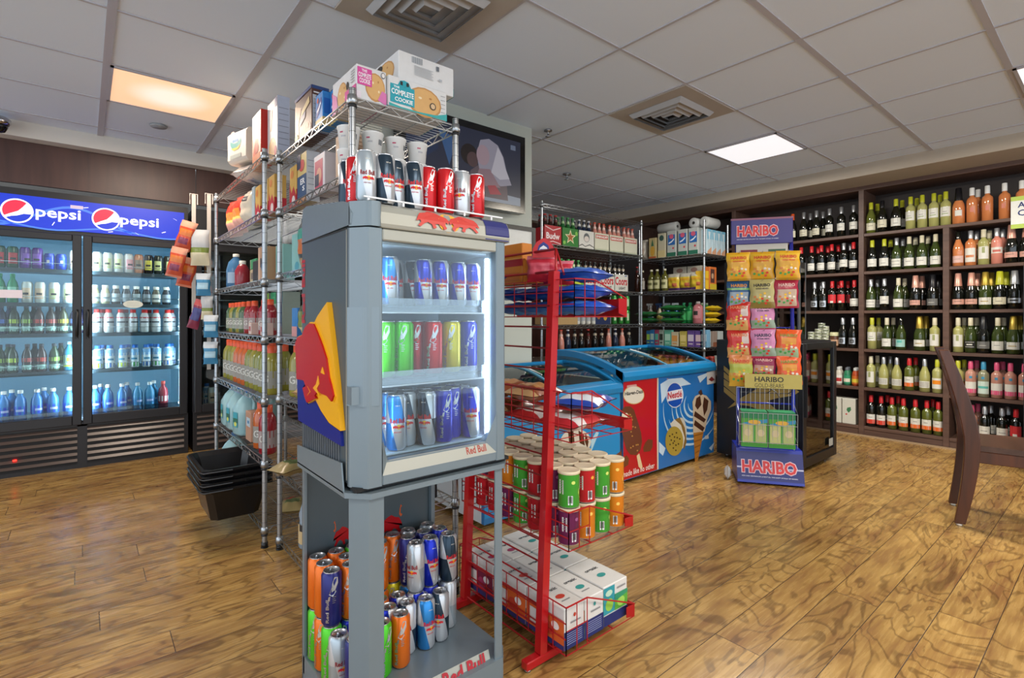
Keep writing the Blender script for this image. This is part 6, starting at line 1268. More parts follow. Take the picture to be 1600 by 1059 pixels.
g = G(); sh(g, [(1101.5, 681), (1107, 679), (1107.5, 685), (1102, 686)], 'c8c8c4', .0021); g.obj('price_sticker', fz)
g = G(); g.sheet(rect(.06, .13, .738, .766), (0, -.0172, 0), X, (0, .28, .96), P('c0b89c'), .002); g.obj('rim_label', fz)
# graphics of the left freezer
def sh2(g, pts, hx, off): g.sheet([(F2(u, v)[0]-1.66, F2(u, v)[1]) for u, v in pts], OY, X, Z, MP(hx), off)
G().sheet(rect(.012, 1.165, .06, .643), OY, X, Z, MP('1c86c0'), .0004).obj('blue_panel', fz2)
g = G(); sh2(g, [(926.5, 605), (949, 601), (949.5, 630), (927, 634)], 'd4d8d8', .001); sh2(g, [(930, 620), (937, 611), (941, 615), (944, 611), (948, 619), (943, 615), (940, 619), (937, 614)], '6a5468', .0013); g.obj('sticker', fz2)
g = G()
for q in ([(880, 613), (888, 610), (894, 611), (890, 616), (884, 617)], [(904, 609), (910, 607), (908, 618), (904, 622)], [(914, 621), (918, 618), (919, 624), (915, 625)], [(866, 622), (895, 626), (870, 628)]): sh2(g, q, 'a8ccd8', .001)
g.obj('milk_splash', fz2)
g = G(); sh2(g, circ(900, 690, 24, 20, 20), 'd0c8b8', .0012)
for q in ([(888, 676), (896, 672), (898, 690), (890, 696)], [(904, 672), (912, 678), (914, 696), (906, 692)], [(915, 676), (920, 690), (918, 700), (914, 690)]): sh2(g, q, '4c2a18', .0015)
sh2(g, [(924, 688), (932, 674), (936, 676), (924, 706)], 'a8ccd8', .001); sh2(g, [(840, 670), (880, 688), (842, 700)], '2f9ac8', .001); g.obj('ice_cream_picture', fz2)
# frozen goods under the glass
KINDS['frozen'] = carton('frozen_treat_box', 'box', (.16, .12, .07), 'a89c88', top=[('r', .1, .9, .2, .8, 'c8bca8'), ('c', .5, .5, .2, .25, '8a6a54')], front=[('r', .1, .9, .2, .8, 'c0b4a0')])
n_ = 0
for (xa, zz, nx, nm_) in ((FXa, .475, 6, 'right'), (1.66, .405, 6, 'left')):
    for j in range(3):
        for i in range(nx):
            if nm_ == 'left' and i < 2: continue
            put('frozen', (xa+.075+.173*i, 2.30+.135*j, zz+.003), 'pale frozen treat box under the glass, column %d row %d, %s freezer' % (i+1, j+1, nm_), 'frozen treat boxes in the %s freezer' % nm_, rz=0)
# ================================================================ black claw-mark coolers
BK2 = mat('claw_cooler_black', '15161a', .35); GLD = mat('claw_gold', 'a8904c', .4, .2); BGL = glassmat('dark_cooler_glass', 'b8b4b0', .10)
CXa, CYa, CW, CD_, CH = 4.065, 1.555, .665, .665, .972
t = thing('glass_door_mini_cooler', 'black mini cooler with gold wing artwork beside the freezer', 'cooler', (CXa, CYa, 0))
g = G(); g.box(0, .03, .03, CD_, .03, CH, mat('claw_side', '1a2028', .3)).box(CW-.03, CW, .03, CD_, .03, CH, BK2).box(.03, CW-.03, CD_-.03, CD_, .03, CH, BK2).box(.03, CW-.03, .03, CD_-.03, .03, .12, BK2).box(.03, CW-.03, .03, CD_-.03, CH-.06, CH, BK2); bevel(g.obj('cabinet', t), .004, 1)
LN = mat('cooler_liner_pale', '8a8378', .6); G().box(.03, .034, .04, CD_-.03, .12, CH-.06, LN).box(CW-.034, CW-.03, .04, CD_-.03, .12, CH-.06, LN).box(.034, CW-.034, CD_-.036, CD_-.03, .12, CH-.06, LN).obj('liner', t)
d = thing_part('door', t); g = G(); g.box(0, .06, -.01, .03, .04, CH-.01, BK2).box(CW-.06, CW, -.01, .03, .04, CH-.01, BK2).box(.06, CW-.06, -.01, .03, .04, .11, BK2).box(.06, CW-.06, -.01, .03, CH-.06, CH-.01, BK2); bevel(g.obj('door_frame', d), .003, 1)
G().box(.06, CW-.06, .004, .008, .11, CH-.06, BGL).obj('glass', d); G().box(.012, .03, -.03, -.01, .42, .72, MATTE).obj('handle', d); G().box(.50, .58, -.0115, -.0105, .13, .19, P('a8a8a0')).obj('door_sticker', d)
for z in (.38, .62): G().box(.036, CW-.036, .04, CD_-.04, z-.006, z, P('b0a89c')).obj('shelf', t)
for xx in (.06, CW-.06):
    for yy in (.06, CD_-.06): G().lathe([(.015, 0), (.018, .03)], STEEL, 10, c=(xx, yy, 0)).obj('foot', t)
def S2_(u, v): d_ = view(u, v); s_ = (CXa-.002)/d_.x; return (CYa+CD_-d_.y*s_, 1.15+d_.z*s_)     # on the side facing -x, measured from its far edge
g = G()
for q in ([(1131, 571), (1145, 583), (1145, 592), (1131, 578)], [(1131, 581), (1147, 594), (1147, 602), (1131, 590)], [(1131, 592), (1150, 604), (1150, 618), (1131, 602)], [(1131, 604), (1152, 620), (1152, 630), (1131, 612)],
          [(1137, 638), (1150, 626), (1185, 606), (1240, 606), (1249, 612), (1240, 618), (1214, 622), (1200, 626), (1204, 632), (1216, 642), (1219, 652), (1208, 646), (1186, 640), (1170, 634), (1152, 632)], [(1176, 600), (1200, 585), (1238, 588), (1249, 600), (1246, 606), (1200, 604)]):
    g.add([(-.0012, CD_-y_, z_) for y_, z_ in [S2_(*p) for p in q]], [tuple(range(len(q)))], GLD)
g.obj('wing_artwork', t)
for i, (x, c, k, z) in enumerate(((4.20, 0, 'c_juice_lime', .12), (4.30, 0, 'c_can_orange', .12), (4.42, 0, 'c_can_green', .12), (4.22, 0, 'c_can_orange', .38), (4.34, 0, 'c_can_green', .38), (4.45, 0, 'c_can_orange', .38), (4.20, 0, 'c_soda_green', .62), (4.32, 0, 'c_juice_red', .62), (4.44, 0, 'c_juice_dark', .62))):
    put(k, (x, 1.69, z), '%s on the %s of the black mini cooler' % (['dark juice bottle', 'left orange can', 'right green can', 'left orange can', 'middle green can', 'right orange can', 'green soda bottle', 'red banded juice', 'brown juice'][i], 'floor' if z < .2 else 'lower shelf' if z < .5 else 'upper shelf'))
t = thing('countertop_cooler', 'tall dark glass-sided cooler standing on the black mini cooler', 'cooler', (4.10, 1.75, CH+.001)); g = G()
H3 = .64; g.box(0, .02, 0, .42, 0, H3, BK2).box(.02, .56, .40, .42, 0, H3, BK2).box(.54, .56, 0, .40, 0, H3, mat('grey_cooler_trim', '70747a', .35, .5)).box(.02, .54, 0, .40, 0, .04, BK2).box(.02, .54, 0, .40, H3-.05, H3, BK2).box(.40, .43, -.008, 0, 0, H3, mat('grey_cooler_trim', '70747a', .35, .5)); g.obj('cabinet', t)
G().box(.02, .54, .0, .004, .04, H3-.05, BGL).obj('glass', t); G().box(.02, .54, .02, .39, .30, .306, P('3a4048')).obj('shelf', t); G().box(.05, .35, -.006, -.0, .40, .46, P('2f6f98')).obj('door_sticker', t)
# ================================================================ candy stand
HZ = math.radians(-55.7); t = hs = thing('candy_floor_stand', 'blue candy floor stand hung with colourful gummy bags', 'display stand', (3.623, 1.59, 0), HZ)
HB = mat('stand_blue', '1c2c9c', .3, coat=.3); HBD = mat('stand_blue_dark', '20246c', .35); HV = mat('header_violet', '2c2474', .35)
def hx_(u): return (u-1202)/228
def hz_(v): return 1.15-(v-497)/228
def at_stand(lx, ly, lz): c, s = math.cos(HZ), math.sin(HZ); return (3.623+lx*c-ly*s, 1.59+lx*s+ly*c, lz)
g = G(); g.prism([(0.0, .012), (.07, .235), (.30, .235), (.30, .012)], -.205, .215, HB, 'x'); bevel(g.obj('base', t), .003, 1)
g = G(); nv = Vector((0, .07, .223)).normalized()
g.sheet(rect(-.205, .215, .02, .21), (0, .0, .012), X, nv, HBD, .0008)
for i in range(1): g.sheet(rect(-.205, .215, .098, .108), (0, 0, .012), X, nv, P('b8b8d0'), .0012)
g.obj('base_front', t)
def hword(o, w_, h_, u, v, par, sub=True):
    g = G(); g.text('HARIBO', o, u, v, P('e8c8d0'), w=w_*1.03, h=h_*1.12, off=.0016, bold=.075, mid=True); g.text('HARIBO', o, u, v, P('cf3a3c'), w=w_, h=h_, off=.0024, bold=.035, mid=True)
    if sub: g.text('KIDS AND GROWN-UPS LOVE IT SO, THE HAPPY WORLD OF HARIBO', Vector(o)-Vector(v)*(h_*.78), u, v, P('d8d8e8'), w=w_*1.02, h=h_*.10, off=.0016, mid=True)
    g.obj('brand_lettering', par)
hword((.0, .033, .117), .345, .085, X, nv, t)
for x in (-.19, .165):
    G().tube([(x, .09, .23), (x, .10, .72), (x+.0, .16, 1.80)], .0125, HB, 10).obj('upright', t)
G().tube([(-.19, .105, .55), (.165, .105, .55)], .006, HB, 6).obj('crossbar', t)
bevel(G().box(-.235, .165, .10, .125, hz_(377), hz_(337), HV).obj('header_board', t), .003, 1)
G().box(-.236, .167, .099, .126, hz_(338), hz_(335), P('8a5a70')).obj('header_trim', t)
hword((-.062, .0995, hz_(356)), .265, .075, X, Z, t)
G().box(-.20, .135, .112, .118, hz_(400), hz_(377), P('bdb8ae')).obj('backing_card', t)
g = G(); g.box(-.17, -.06, .1112, .112, hz_(391), hz_(386), P('7a2430')).box(.01, .12, .1112, .112, hz_(391), hz_(386), P('3a5a3c')); g.obj('card_print', t)
g = G()
for i in range(13): g.tube([(-.20+.365*i/12, .07, .26), (-.20+.365*i/12, -.02, .27), (-.20+.365*i/12, -.03, .50)], .0016, WIRE, 4)
for z in (.30, .42, .50): g.tube([(-.20, .07, z+.05), (-.20, -.03, z), (.165, -.03, z), (.165, .07, z+.05)], .0022, WIRE, 4)
for i in range(13): g.tube([(-.20+.365*i/12, .085, .30), (-.20+.365*i/12, .085, .66)], .0013, WIRE, 4)
g.tube([(-.20, .085, .66), (.165, .085, .66)], .002, WIRE, 4); g.obj('wire_basket', t)
g = G()
for zz in (hz_(610), hz_(617)): g.tube([(-.19, .095, zz), (.165, .095, zz)], .003, BLACK, 5)
for q in (-.13, .0, .13): g.tube([(q, .095, hz_(617)), (q, -.02, hz_(610)), (q, -.04, hz_(606))], .0025, BLACK, 5)
g.tube([(0, .09, hz_(605)), (.04, -.01, hz_(613)), (.06, -.02, hz_(622)), (.06, -.02, hz_(630))], .003, BLACK, 5); g.obj('hook_rail', t)
g = G(); g.box(-.165, .19, -.035, -.030, hz_(606), hz_(584), P('b5a658')); g.obj('name_plate', t)
g = G(); g.text('HARIBO', (-.012, -.0352, hz_(592)), X, Z, P('2a2a20'), w=.18, h=.036, off=.0008, bold=.02, mid=True); g.text('GOLD-BEARS', (-.012, -.0352, hz_(601.5)), X, Z, P('4a4630'), w=.18, h=.028, off=.0008, bold=0, mid=True); g.obj('plate_lettering', t)
def gummy(k, base, bands, ink, word2, h_=.20):
    pillow(k, 'gummy_candy_bag', 'bag', .158, h_, .035, base, bands, [('HARIBO', .5, .80, .66, .11, ink)]+([(word2, .5, .68, .5, .05, ink)] if word2 else []), rough=.22,
           blobs=[(.5+.36*math.cos(2.4*i)*math.sqrt(i/12), .33+.20*math.sin(2.4*i)*math.sqrt(i/12), .055, .04, ['d8402c', 'e0b030', '4a9a4c', 'd8d0c0', 'c87838'][i % 5]) for i in range(13)])
gummy('g_yellow', 'd09a1e', [(.0, .06, 0, 1, 'a87c18'), (.72, .9, 0, 1, 'd8ac30')], 'c83a20', 'GOLD-BEARS')
gummy('g_blue', '1f4a74', [(.62, .72, 0, 1, '6aa05a'), (.0, .55, .06, .94, '8a98a4')], 'c8822c', None)
gummy('g_cream', 'b0a468', [(.0, .2, 0, 1, '8a7438')], '2a2620', 'GOLD-BEARS')
gummy('g_crimson', '9c2038', [(.1, .62, .08, .92, 'b8a088')], 'd0a8a0', None)
gummy('g_red', 'c02a22', [(.0, .35, .05, .95, 'c89858'), (.5, .85, .62, .95, 'c8b8b0')], 'd88050', None)
gummy('g_pink', 'c480a8', [(.0, .08, 0, 1, 'b02a4c'), (.1, .38, 0, 1, '8a9a88')], '2c2448', 'STAR MIX')
gummy('g_orange', 'd8541c', [(.0, .35, .05, .95, '9ab08a'), (.5, .7, .2, .8, 'd89030')], '7a8a2c', None)
gummy('g_lime', 'c49a34', [(.45, .75, 0, 1, 'a8b04a'), (.8, 1, 0, 1, 'c8783c')], 'c8401c', None, .22)
gummy('g_magenta', '8a1c44', [(.2, .6, .1, .9, 'b88a78')], 'e0a8a0', None, .16)
rowsH = [(392, [('yellow', 1158), ('yellow', 1192), ('yellow', 1228)]), (436, [('blue', 1158), ('cream', 1192), ('crimson', 1227)]), (471, [('red', 1157), ('pink', 1194)]), (515, [('red', 1159), ('pink', 1194), ('orange', 1229)]), (556, [('lime', 1161), ('magenta', 1194), ('orange', 1231)])]
gd = dict(yellow='golden yellow', blue='dark blue', cream='cream', crimson='crimson', red='red', pink='pink and green', orange='orange and green', lime='yellow and lime', magenta='magenta')
g = G()
for r_, (vt, L_) in enumerate(rowsH):
    for c, (k, u) in enumerate(L_):
        bh = .20 if k not in ('lime', 'magenta') else (.22 if k == 'lime' else .16); ly = .03-.004*c+.012*((r_+c) % 2); zb = hz_(vt)-bh
        x_, y_, z_ = at_stand(hx_(u), ly, zb); rz_ = HZ+R.uniform(-.12, .12)
        put('g_'+k, (x_, y_, z_), '%s gummy bag, %s from left in the %s row of the stand' % (gd[k], ORD[c], ORD[r_]), 'gummy candy bags on the blue stand', rz=rz_, tilt=(R.uniform(-.06, .0), R.uniform(-.03, .03)))
        zc = hz_(vt)-.008; g.tube([(hx_(u), .13, zc+.02), (hx_(u), ly-.02, zc), (hx_(u), ly-.03, zc+.015)], .0018, WIRE, 4)
    z_ = hz_(vt)+.012; g.tube([(-.19, .125, z_), (.165, .125, z_)], .004, HB, 6)
g.obj('peg_hooks', hs)
KINDS['greenpack'] = carton('snack_multipack', 'pack', (.165, .10, .245), '4f9a3c', front=[('r', 0, 1, .80, 1, '2a7a4c'), ('r', .05, .45, .12, .66, 'b8b878'), ('r', .55, .95, .12, .66, 'a8b070'), ('r', 0, 1, 0, .1, '3f8a34'), ('p', [(.0, .66), (1, .80), (1, .7), (.4, .62)], '3a8ab0'), ('c', .5, .7, .25, .06, 'd8a840'), ('c', .25, .4, .14, .1, 'c8b890'), ('c', .75, .4, .14, .1, 'c8b890')], top=[('r', 0, 1, 0, 1, '2f8a58')], left=[('r', 0, 1, 0, 1, '8a927c')])
for i, lx in enumerate((-.185, -.012)): x_, y_, z_ = at_stand(lx, -.022, .262); put('greenpack', (x_, y_, z_+.002), '%s green snack multipack in the wire basket of candy stand' % ('left', 'right')[i], 'green multipacks', rz=HZ)
pillow('crumple', 'white_pouch', 'pouch', .06, .09, .04, 'c8c8c4')
put('crumple', (3.56, 1.86, .0), 'small crumpled white pouch on floor behind the candy stand', rz=.5)
# ================================================================ wooden chair
CHW = woodmat('chair_wood', '3a1e10', '5c3018', .28, 2, 5); CHS = woodmat('seat_wood', '3a2418', '54382a', .3, 0, 4)
az = math.atan2(.092, .376); t = thing('dining_chair', 'dark brown wooden chair seen edge-on at the right of room', 'chair', (3.75, .592, 0), az)
WC = .387
def spine(z): # setback of the rear post with height (behind is +y)
    q = z/.97; return .025-.055*math.sin(min(q, .5)*PI)+ (max(0, q-.48)**1.4)*.30
for x in (0, WC):
    g = G(); n = 14
    for i in range(n+1):
        z = .012+(.972-.012)*i/n; y = spine(z); a = .017; b = .024+.010*math.sin(PI*i/n)
        g.v += [(x-a, y-b, z), (x+a, y-b, z), (x+a, y+b, z), (x-a, y+b, z)]
    for i in range(n):
        for k in range(4): g.f.append((i*4+k, i*4+(k+1) % 4, i*4+4+(k+1) % 4, i*4+4+k)); g.m.append(g.mi(CHW)); g.sm.append(False)
    g.f += [(3, 2, 1, 0), (n*4, n*4+1, n*4+2, n*4+3)]; g.m += [0, 0]; g.sm += [False, False]
    l = bevel(g.obj('leg', t), .004, 2); G().lathe([(.012, 0), (.014, .004), (.014, .012)], P('d8cfc0'), 10, c=(x, spine(0), 0)).obj('floor_glide', l)
for z, h in ((.90, .07), (.76, .045), (.62, .045)): bevel(G().box(.017, WC-.017, spine(z)-.010, spine(z)+.012, z-h/2, z+h/2, CHW).obj('crest_rail' if z > .85 else 'back_slat', t), .004, 2)
g = G(); g.prism([(-.005, -.035), (WC+.005, -.035), (WC+.03, -.42), (WC/2, -.455), (-.03, -.42)], .425, .455, CHS, 'z'); bevel(g.obj('seat', t), .010, 3)
bevel(G().box(-.005, WC+.005, -.41, -.39, .36, .424, CHW).box(-.01, .012, -.39, -.03, .36, .424, CHW).box(WC-.012, WC+.01, -.39, -.03, .36, .424, CHW).obj('apron', t), .003, 1)
for x in (0, WC): bevel(G().prism([(x-.018, -.41), (x+.018, -.41), (x+.018, -.375), (x-.018, -.375)], 0, .36, CHW, 'z').obj('leg', t), .004, 2)
# dark cooler whose edge shows at the right border
t = thing('black_upright_cooler', 'black upright cooler with chrome edge cut off by the right border', 'cooler', (5.36, .075, 0)); bevel(G().box(0, .44, 0, .44, .04, 1.56, BK2).obj('cabinet', t), .006, 2)
G().box(-.012, .0, .02, .42, .08, 1.5, BGL).obj('glass', t); G().box(-.02, -.0, .405, .44, .06, 1.54, BK2).obj('door_frame', t)
for xx in (.05, .39):
    for yy in (.05, .39): G().lathe([(.02, 0), (.02, .042)], BLACK, 10, c=(xx, yy, 0)).obj('foot', t)
# ================================================================ beer shelves and grocery shelves in the far corner
BZ = [2.245, 1.867, 1.445, 1.08, .735, .40]; BX0, BX1, BY0, BY1 = 3.36, 4.92, 3.60, 4.05
wire_rack('wire_shelving_unit', 'chrome wire shelving of beer cartons behind the chest freezers', BX0, BX1, BY0, BY1, 2.27, BZ, step=.03, along='x')
GZ = [1.845, 1.46, 1.085, .83, .56]; GX0, GX1, GY0, GY1 = 5.10, 5.60, 2.925, 3.76
wire_rack('wire_shelving_unit', 'chrome wire shelving of groceries in the corner by wine wall', GX0, GX1, GY0, GY1, 2.20, GZ, step=.03)
# beer bottles and their open carriers; each carrier is a tray the bottles stand in
bb_ = [(.030, 0), (.034, .004), (.034, .17), (.026, .205), (.0135, .24), (.013, .285), (.0155, .288), (0, .29)]
def beer(k, c, cap, lab): mkbottle('b_'+k, 'beer_bottle', 'bottle', bb_, gl('beer_'+k, c), (.282, .296, .0165, .0165, P(cap)), [(.205, .25, .0185, 3.1, P(lab))], capname='cap')
beer('brown', '2a120c', 'b03030', '5a1c18'); beer('green', '1c5a28', '3a8a4a', '8fae7a'); beer('navy', '18253c', 'c8c8cc', 'b8b8b4'); beer('ice', 'b87a6c', 'c04a34', 'd0b0a4'); beer('black', '161514', '2c2c2c', 'a89c88'); beer('lager', '2c6a34', '4a9a50', 'b8c89a')
def carrier(k, col, items):
    w_, d_, h_ = .228, .150, .185
    def f():
        g = G(); m = P(col); g.box(0, w_, 0, .003, 0, h_, m).box(0, w_, d_-.003, d_, 0, h_*.8, m).box(0, .003, .003, d_-.003, 0, h_*.9, m).box(w_-.003, w_, .003, d_-.003, 0, h_*.9, m).box(.003, w_-.003, .003, d_-.003, 0, .0015, m)
        o = g.obj('beer_carrier'); g = G(); art(g, items, (0, 0, 0), X, Z, w_, h_); g.obj('front_print', o); return o, 'beer carrier'
    KINDS[k] = f
carrier('cr_bud', 'a3161f', [('t', 'Budw', .5, .45, .8, .34, 'e0d0d0'), ('p', [(.05, .95), (.5, .78), (.95, .95), (.95, .9), (.5, .73), (.05, .9)], 'd8b8b8'), ('p', [(.05, .1), (.5, .2), (.95, .1), (.95, .05), (.5, .15), (.05, .05)], 'd8b8b8')])
carrier('cr_star', '2c6e2c', [('p', [(.5+.36*math.cos(PI/2+PI*i/5)*(1 if i % 2 == 0 else .42), .52+.42*math.sin(PI/2+PI*i/5)*(1 if i % 2 == 0 else .42)) for i in range(10)], 'd8d0a8'), ('p', [(.5+.26*math.cos(PI/2+PI*i/5)*(1 if i % 2 == 0 else .42), .52+.30*math.sin(PI/2+PI*i/5)*(1 if i % 2 == 0 else .42)) for i in range(10)], '9a5a2c'), ('c', .12, .2, .08, .1, '7ab04a'), ('c', .88, .75, .08, .12, '7ab04a')])
carrier('cr_white', 'c2c0b8', [('c', .5, .62, .2, .26, '5a5e60'), ('c', .5, .55, .16, .16, 'c2b8b0'), ('p', [(0, .1), (.2, .2), (.4, .1), (.7, .22), (1, .1), (1, .14), (.7, .27), (.4, .14), (.2, .25), (0, .14)], '2a2a2c')])
carrier('cr_smir', 'bdbca8', [('r', .06, .94, .68, .9, 'a83c34'), ('t', 'SMIRNOFF', .5, .79, .82, .14, 'e0d8d0'), ('r', 0, 1, 0, .1, 'a4a890')])
carrier('cr_green', '5f9a2c', [('c', .35, .6, .3, .3, '2c7a3a'), ('c', .6, .4, .25, .25, 'a8b83a'), ('p', [(.4, .5), (.9, .8), (.8, .3)], 'b08a3c')])
carrier('cr_coors', 'b8b8b0', [('t', 'Coors', .48, .60, .92, .50, 'a82430'), ('t', 'LIGHT', .55, .18, .5, .16, '2c3038'), ('p', [(.7, .9), (.85, .98), (.95, .9)], '3a5a8c')])
def sixrow(z, items, shelf, y=BY0+.03):
    cnt = {}
    for i, (cr, bk, u, dc, db) in enumerate(items):
        x = xat(u, y); cnt[cr] = cnt.get(cr, 0)+1; n_ = ORD[i]
        put(cr, (x, y, z+SO), '%s beer carrier, %s from left on the %s beer shelf' % (dc, n_, shelf), 'beer carriers on the %s beer shelf' % shelf)
        for q in range(3): put('b_'+bk, (x+.041+.073*q, y+.040, z+SO+.003), '%s beer bottle, %s in the %s carrier of the %s beer shelf' % (db, ('left', 'middle', 'right')[q], n_, shelf), 'bottles in the beer carriers')
        for q in range(3): put('b_'+bk, (x+.041+.073*q, y+.110, z+SO+.003), '%s beer bottle, %s rear in the %s carrier of the %s beer shelf' % (db, ('left', 'middle', 'right')[q], n_, shelf), 'bottles in the beer carriers')
sixrow(BZ[1], [('cr_bud', 'brown', 851, 'red white-scripted', 'brown'), ('cr_star', 'green', 879, 'green star', 'green'), ('cr_white', 'navy', 905, 'white bear print', 'navy'), ('cr_smir', 'ice', 929.5, 'cream red-bannered', 'reddish'), ('cr_smir', 'ice', 953, 'cream red-bannered', 'reddish'), ('cr_smir', 'ice', 976, 'cream red-bannered', 'reddish')], 'upper')
sixrow(BZ[2], [('cr_green', 'green', 860, 'green and yellow', 'green'), ('cr_green', 'lager', 888, 'green and yellow', 'green'), ('cr_coors', 'black', 915, 'silver red-scripted', 'dark'), ('cr_coors', 'black', 938.5, 'silver red-scripted', 'dark'), ('cr_coors', 'black', 961, 'silver red-scripted', 'dark')], 'middle')
box1('bud_corner', (xat(830, BY0+.03), BY0+.03, BZ[1]+SO), 'dark red beer case behind the left beer rack post', 'beer_case', 'box', (.15, .3, .19), '7c141c', front=[('t', 'eis', .6, .5, .7, .3, 'd8c0c0')]) if False else None
put('b_brown', (xat(996, BY0+.07), BY0+.07, BZ[2]+SO), 'lone brown bottle at the right end of middle beer shelf')
for i, (u, w_) in enumerate(((852, .07), (868, .26))):
    if i: box1('tanbox', (xat(u, 3.63), 3.63, BZ[3]+SO), 'flat tan cardboard box on the lower beer shelf', 'cardboard_box', 'box', (.32, .3, .19), '9a7f56', front=[('r', .2, .8, .6, .75, '7a6040')])
mkbottle('wcan', 'drink_can', 'can', can16, P('c8c8c0', .3), (lidz[0], lidz[1], .0255, .0255, SILVER), [(.03, .12, .033, .8, P('8f9498'))], n=12, capname='lid')
mkbottle('gcan', 'drink_can', 'can', can16, mat('gcan', '2f8438', .3, .3), (lidz[0], lidz[1], .0255, .0255, SILVER), [(.04, .12, .033, .35, P('a8b89a'))], n=12, capname='lid')
for i in range(4): x = xat(902+8.2*i, 3.66); put('wcan', (x, 3.66, BZ[3]+SO), 'tall white can, %s from left on the lower beer shelf' % ORD[i], 'white cans on the lower beer shelf', rz=-.5, sc=(.9, .9, 1.25))
box1('navycase', (xat(930.5, 3.63), 3.63, BZ[3]+SO), 'white and navy beer case with gold crests', 'beer_case', 'box', (.24, .25, .19), 'b8b4ac', front=[('r', 0, 1, 0, .42, '1f2a4c'), ('c', .22, .5, .12, .22, '8a5a34'), ('c', .66, .45, .13, .24, 'a8883c'), ('r', .1, .9, .8, .9, '6a6c70')])
for i in range(3):
    for k in range(2): x = xat(959.5+10*i, 3.67); put('gcan', (x, 3.67, BZ[3]+SO+(.160 if k else 0)), 'green beer can, %s from left, %s layer, lower beer shelf' % (ORD[i], ('bottom', 'top')[k]), 'stacked green beer cans', rz=-.5)
for i in range(12):
    u = 866+10.6*i; x = xat(u, 3.66); k = ['b_navy', 'b_ice', 'b_navy', 'b_black', 'b_black', 'b_brown', 'b_black', 'b_black', 'b_ice', 'b_navy', 'b_ice', 'b_black'][i]
    put(k, (x, 3.66, BZ[4]+SO), 'dark beer bottle, %s from left on the fifth beer shelf above freezers' % ORD[i], 'beer bottles on the fifth beer shelf')
# ---- groceries
def G_(u, dx=.05): x = GX0+dx; return x, yat(u, x)
def gbox(k, u, z, label, name, cat, size, col, dx=.03, rz=-PI/2, **kw):
    x, y = G_(u, dx); return box1(k, (x, y, z+SO), label, name, cat, size, col, rz=rz, **kw)
z = GZ[0]
pillow('sugar', 'sugar_bag', 'bag', .12, .24, .10, 'c4bcae', [(.3, .6, .2, .8, 'b09a8c')])
put('sugar', (*G_(1006, .10), z+SO), 'white sugar bag at the left end of grocery top shelf', rz=-PI/2)
gbox('pine', 1014, z, 'green and yellow pineapple juice carton on grocery top shelf', 'juice_carton', 'carton', (.10, .08, .24), 'b8a878', front=[('c', .5, .35, .3, .25, 'c89a3c'), ('p', [(.3, .6), (.5, .95), (.7, .6)], '3f6a4c'), ('r', 0, 1, 0, .1, 'a85a34')])
gbox('pine2', 1028, z, 'tall beige juice carton with dark flower print', 'juice_carton', 'carton', (.10, .08, .28), 'b4ae96', front=[('c', .5, .8, .3, .12, '34504a'), ('r', 0, 1, 0, .3, 'c0b080')])
MK = dict(front=[('r', .1, .9, .45, .85, '1f5a9c'), ('c', .5, .78, .25, .09, 'b8506a'), ('p', [(.2, .55), (.5, .6), (.8, .7), (.8, .64), (.5, .54), (.2, .5)], 'd0d8e0'), ('r', 0, 1, 0, .16, '1f5c48'), ('c', .7, .32, .1, .04, 'b03040')])
for i, u in enumerate((1042.5, 1059.5, 1076)): gbox('milkc', u, z, 'blue and grey milk carton, %s of three on grocery top shelf' % ('left', 'middle', 'right')[i], 'milk_carton', 'carton', (.112, .09, .29), 'a4a8a4', group='milk cartons', **MK)
for i, u in enumerate((1108, 1117, 1127, 1135)):
    x = GX0+.10+.10*i; box1('bluec', (x, GY0+.0+.02, z+SO), 'pale blue and peach drink carton, %s from the near grocery rack post' % ORD[i], 'juice_carton', 'carton', (.085, .09, .27-.008*i), 'a8bcc4', front=[('r', 0, 1, .6, 1, '6fa8c0'), ('p', [(0, .1), (1, .3), (1, .0), (0, 0)], 'b88a6c'), ('p', [(.2, .9), (.5, .4), (.8, .9)], 'c0ccd0')], group='pale blue drink cartons')
def roll():
    g = G(); g.lathe([(.018, 0), (.055, 0), (.058, .004), (.058, .246), (.055, .25), (.018, .25)], P('b8b8b4', .7), 22, cap=False); g.lathe([(.018, .25), (.018, 0)], P('6a6862'), 12, cap=False); g.xf(Matrix.Translation((0, 0, .058)) @ Matrix.Rotation(-PI/2, 4, 'X')); return g.obj('paper_roll'), 'paper roll'
KINDS['roll'] = roll
# rolls lie on a second layer of cartons
for i, u in enumerate((1030, 1047, 1064, 1081)): gbox('backc', u, z, 'plain pale carton in the back row below the paper rolls, %s from left' % ORD[i], 'carton', 'carton', (.12, .12, .31), '8f8f88', dx=.20, group='plain back row cartons')
x, y = G_(1045, .26); put('roll', (x, y+.12, z+.315+SO), 'grey paper towel roll lying lengthwise on top of grocery cartons', rz=PI*.98)
x, y = G_(1085, .20); put('roll', (x-.02, y, z+.315+SO), 'white paper towel roll showing its round end above milk cartons', rz=-PI/2); put('roll', (x-.0, y-.122, z+.315+SO), 'paper towel roll right of the one showing its round end', rz=-PI/2)
z = GZ[1]
oil = [(.035, 0), (.042, .006), (.042, .15), (.034, .18), (.016, .205), (.015, .24), (0, .24)]
for k, c, l in (('oil', '4c4a1a', 'a8a67c'), ('oild', '2c2018', '9a948c')): mkbottle('o_'+k, 'oil_bottle', 'bottle', oil, gl(k, c), (.235, .255, .018, .018, P('b8b49c')), [(.03, .13, .0425, 1.3, P(l), [(.07, .1, .7, P('5a5a34'))])])
for i, (u, k) in enumerate(((1004, 'oild'), (1018, 'oil'), (1027, 'oil'), (1039, 'oil'))): put('o_'+k, (*G_(u, .06), z+SO), '%s oil bottle, %s from left on the grocery second shelf' % ('dark' if k == 'oild' else 'olive', ORD[i]), 'oil bottles', rz=-PI/2)
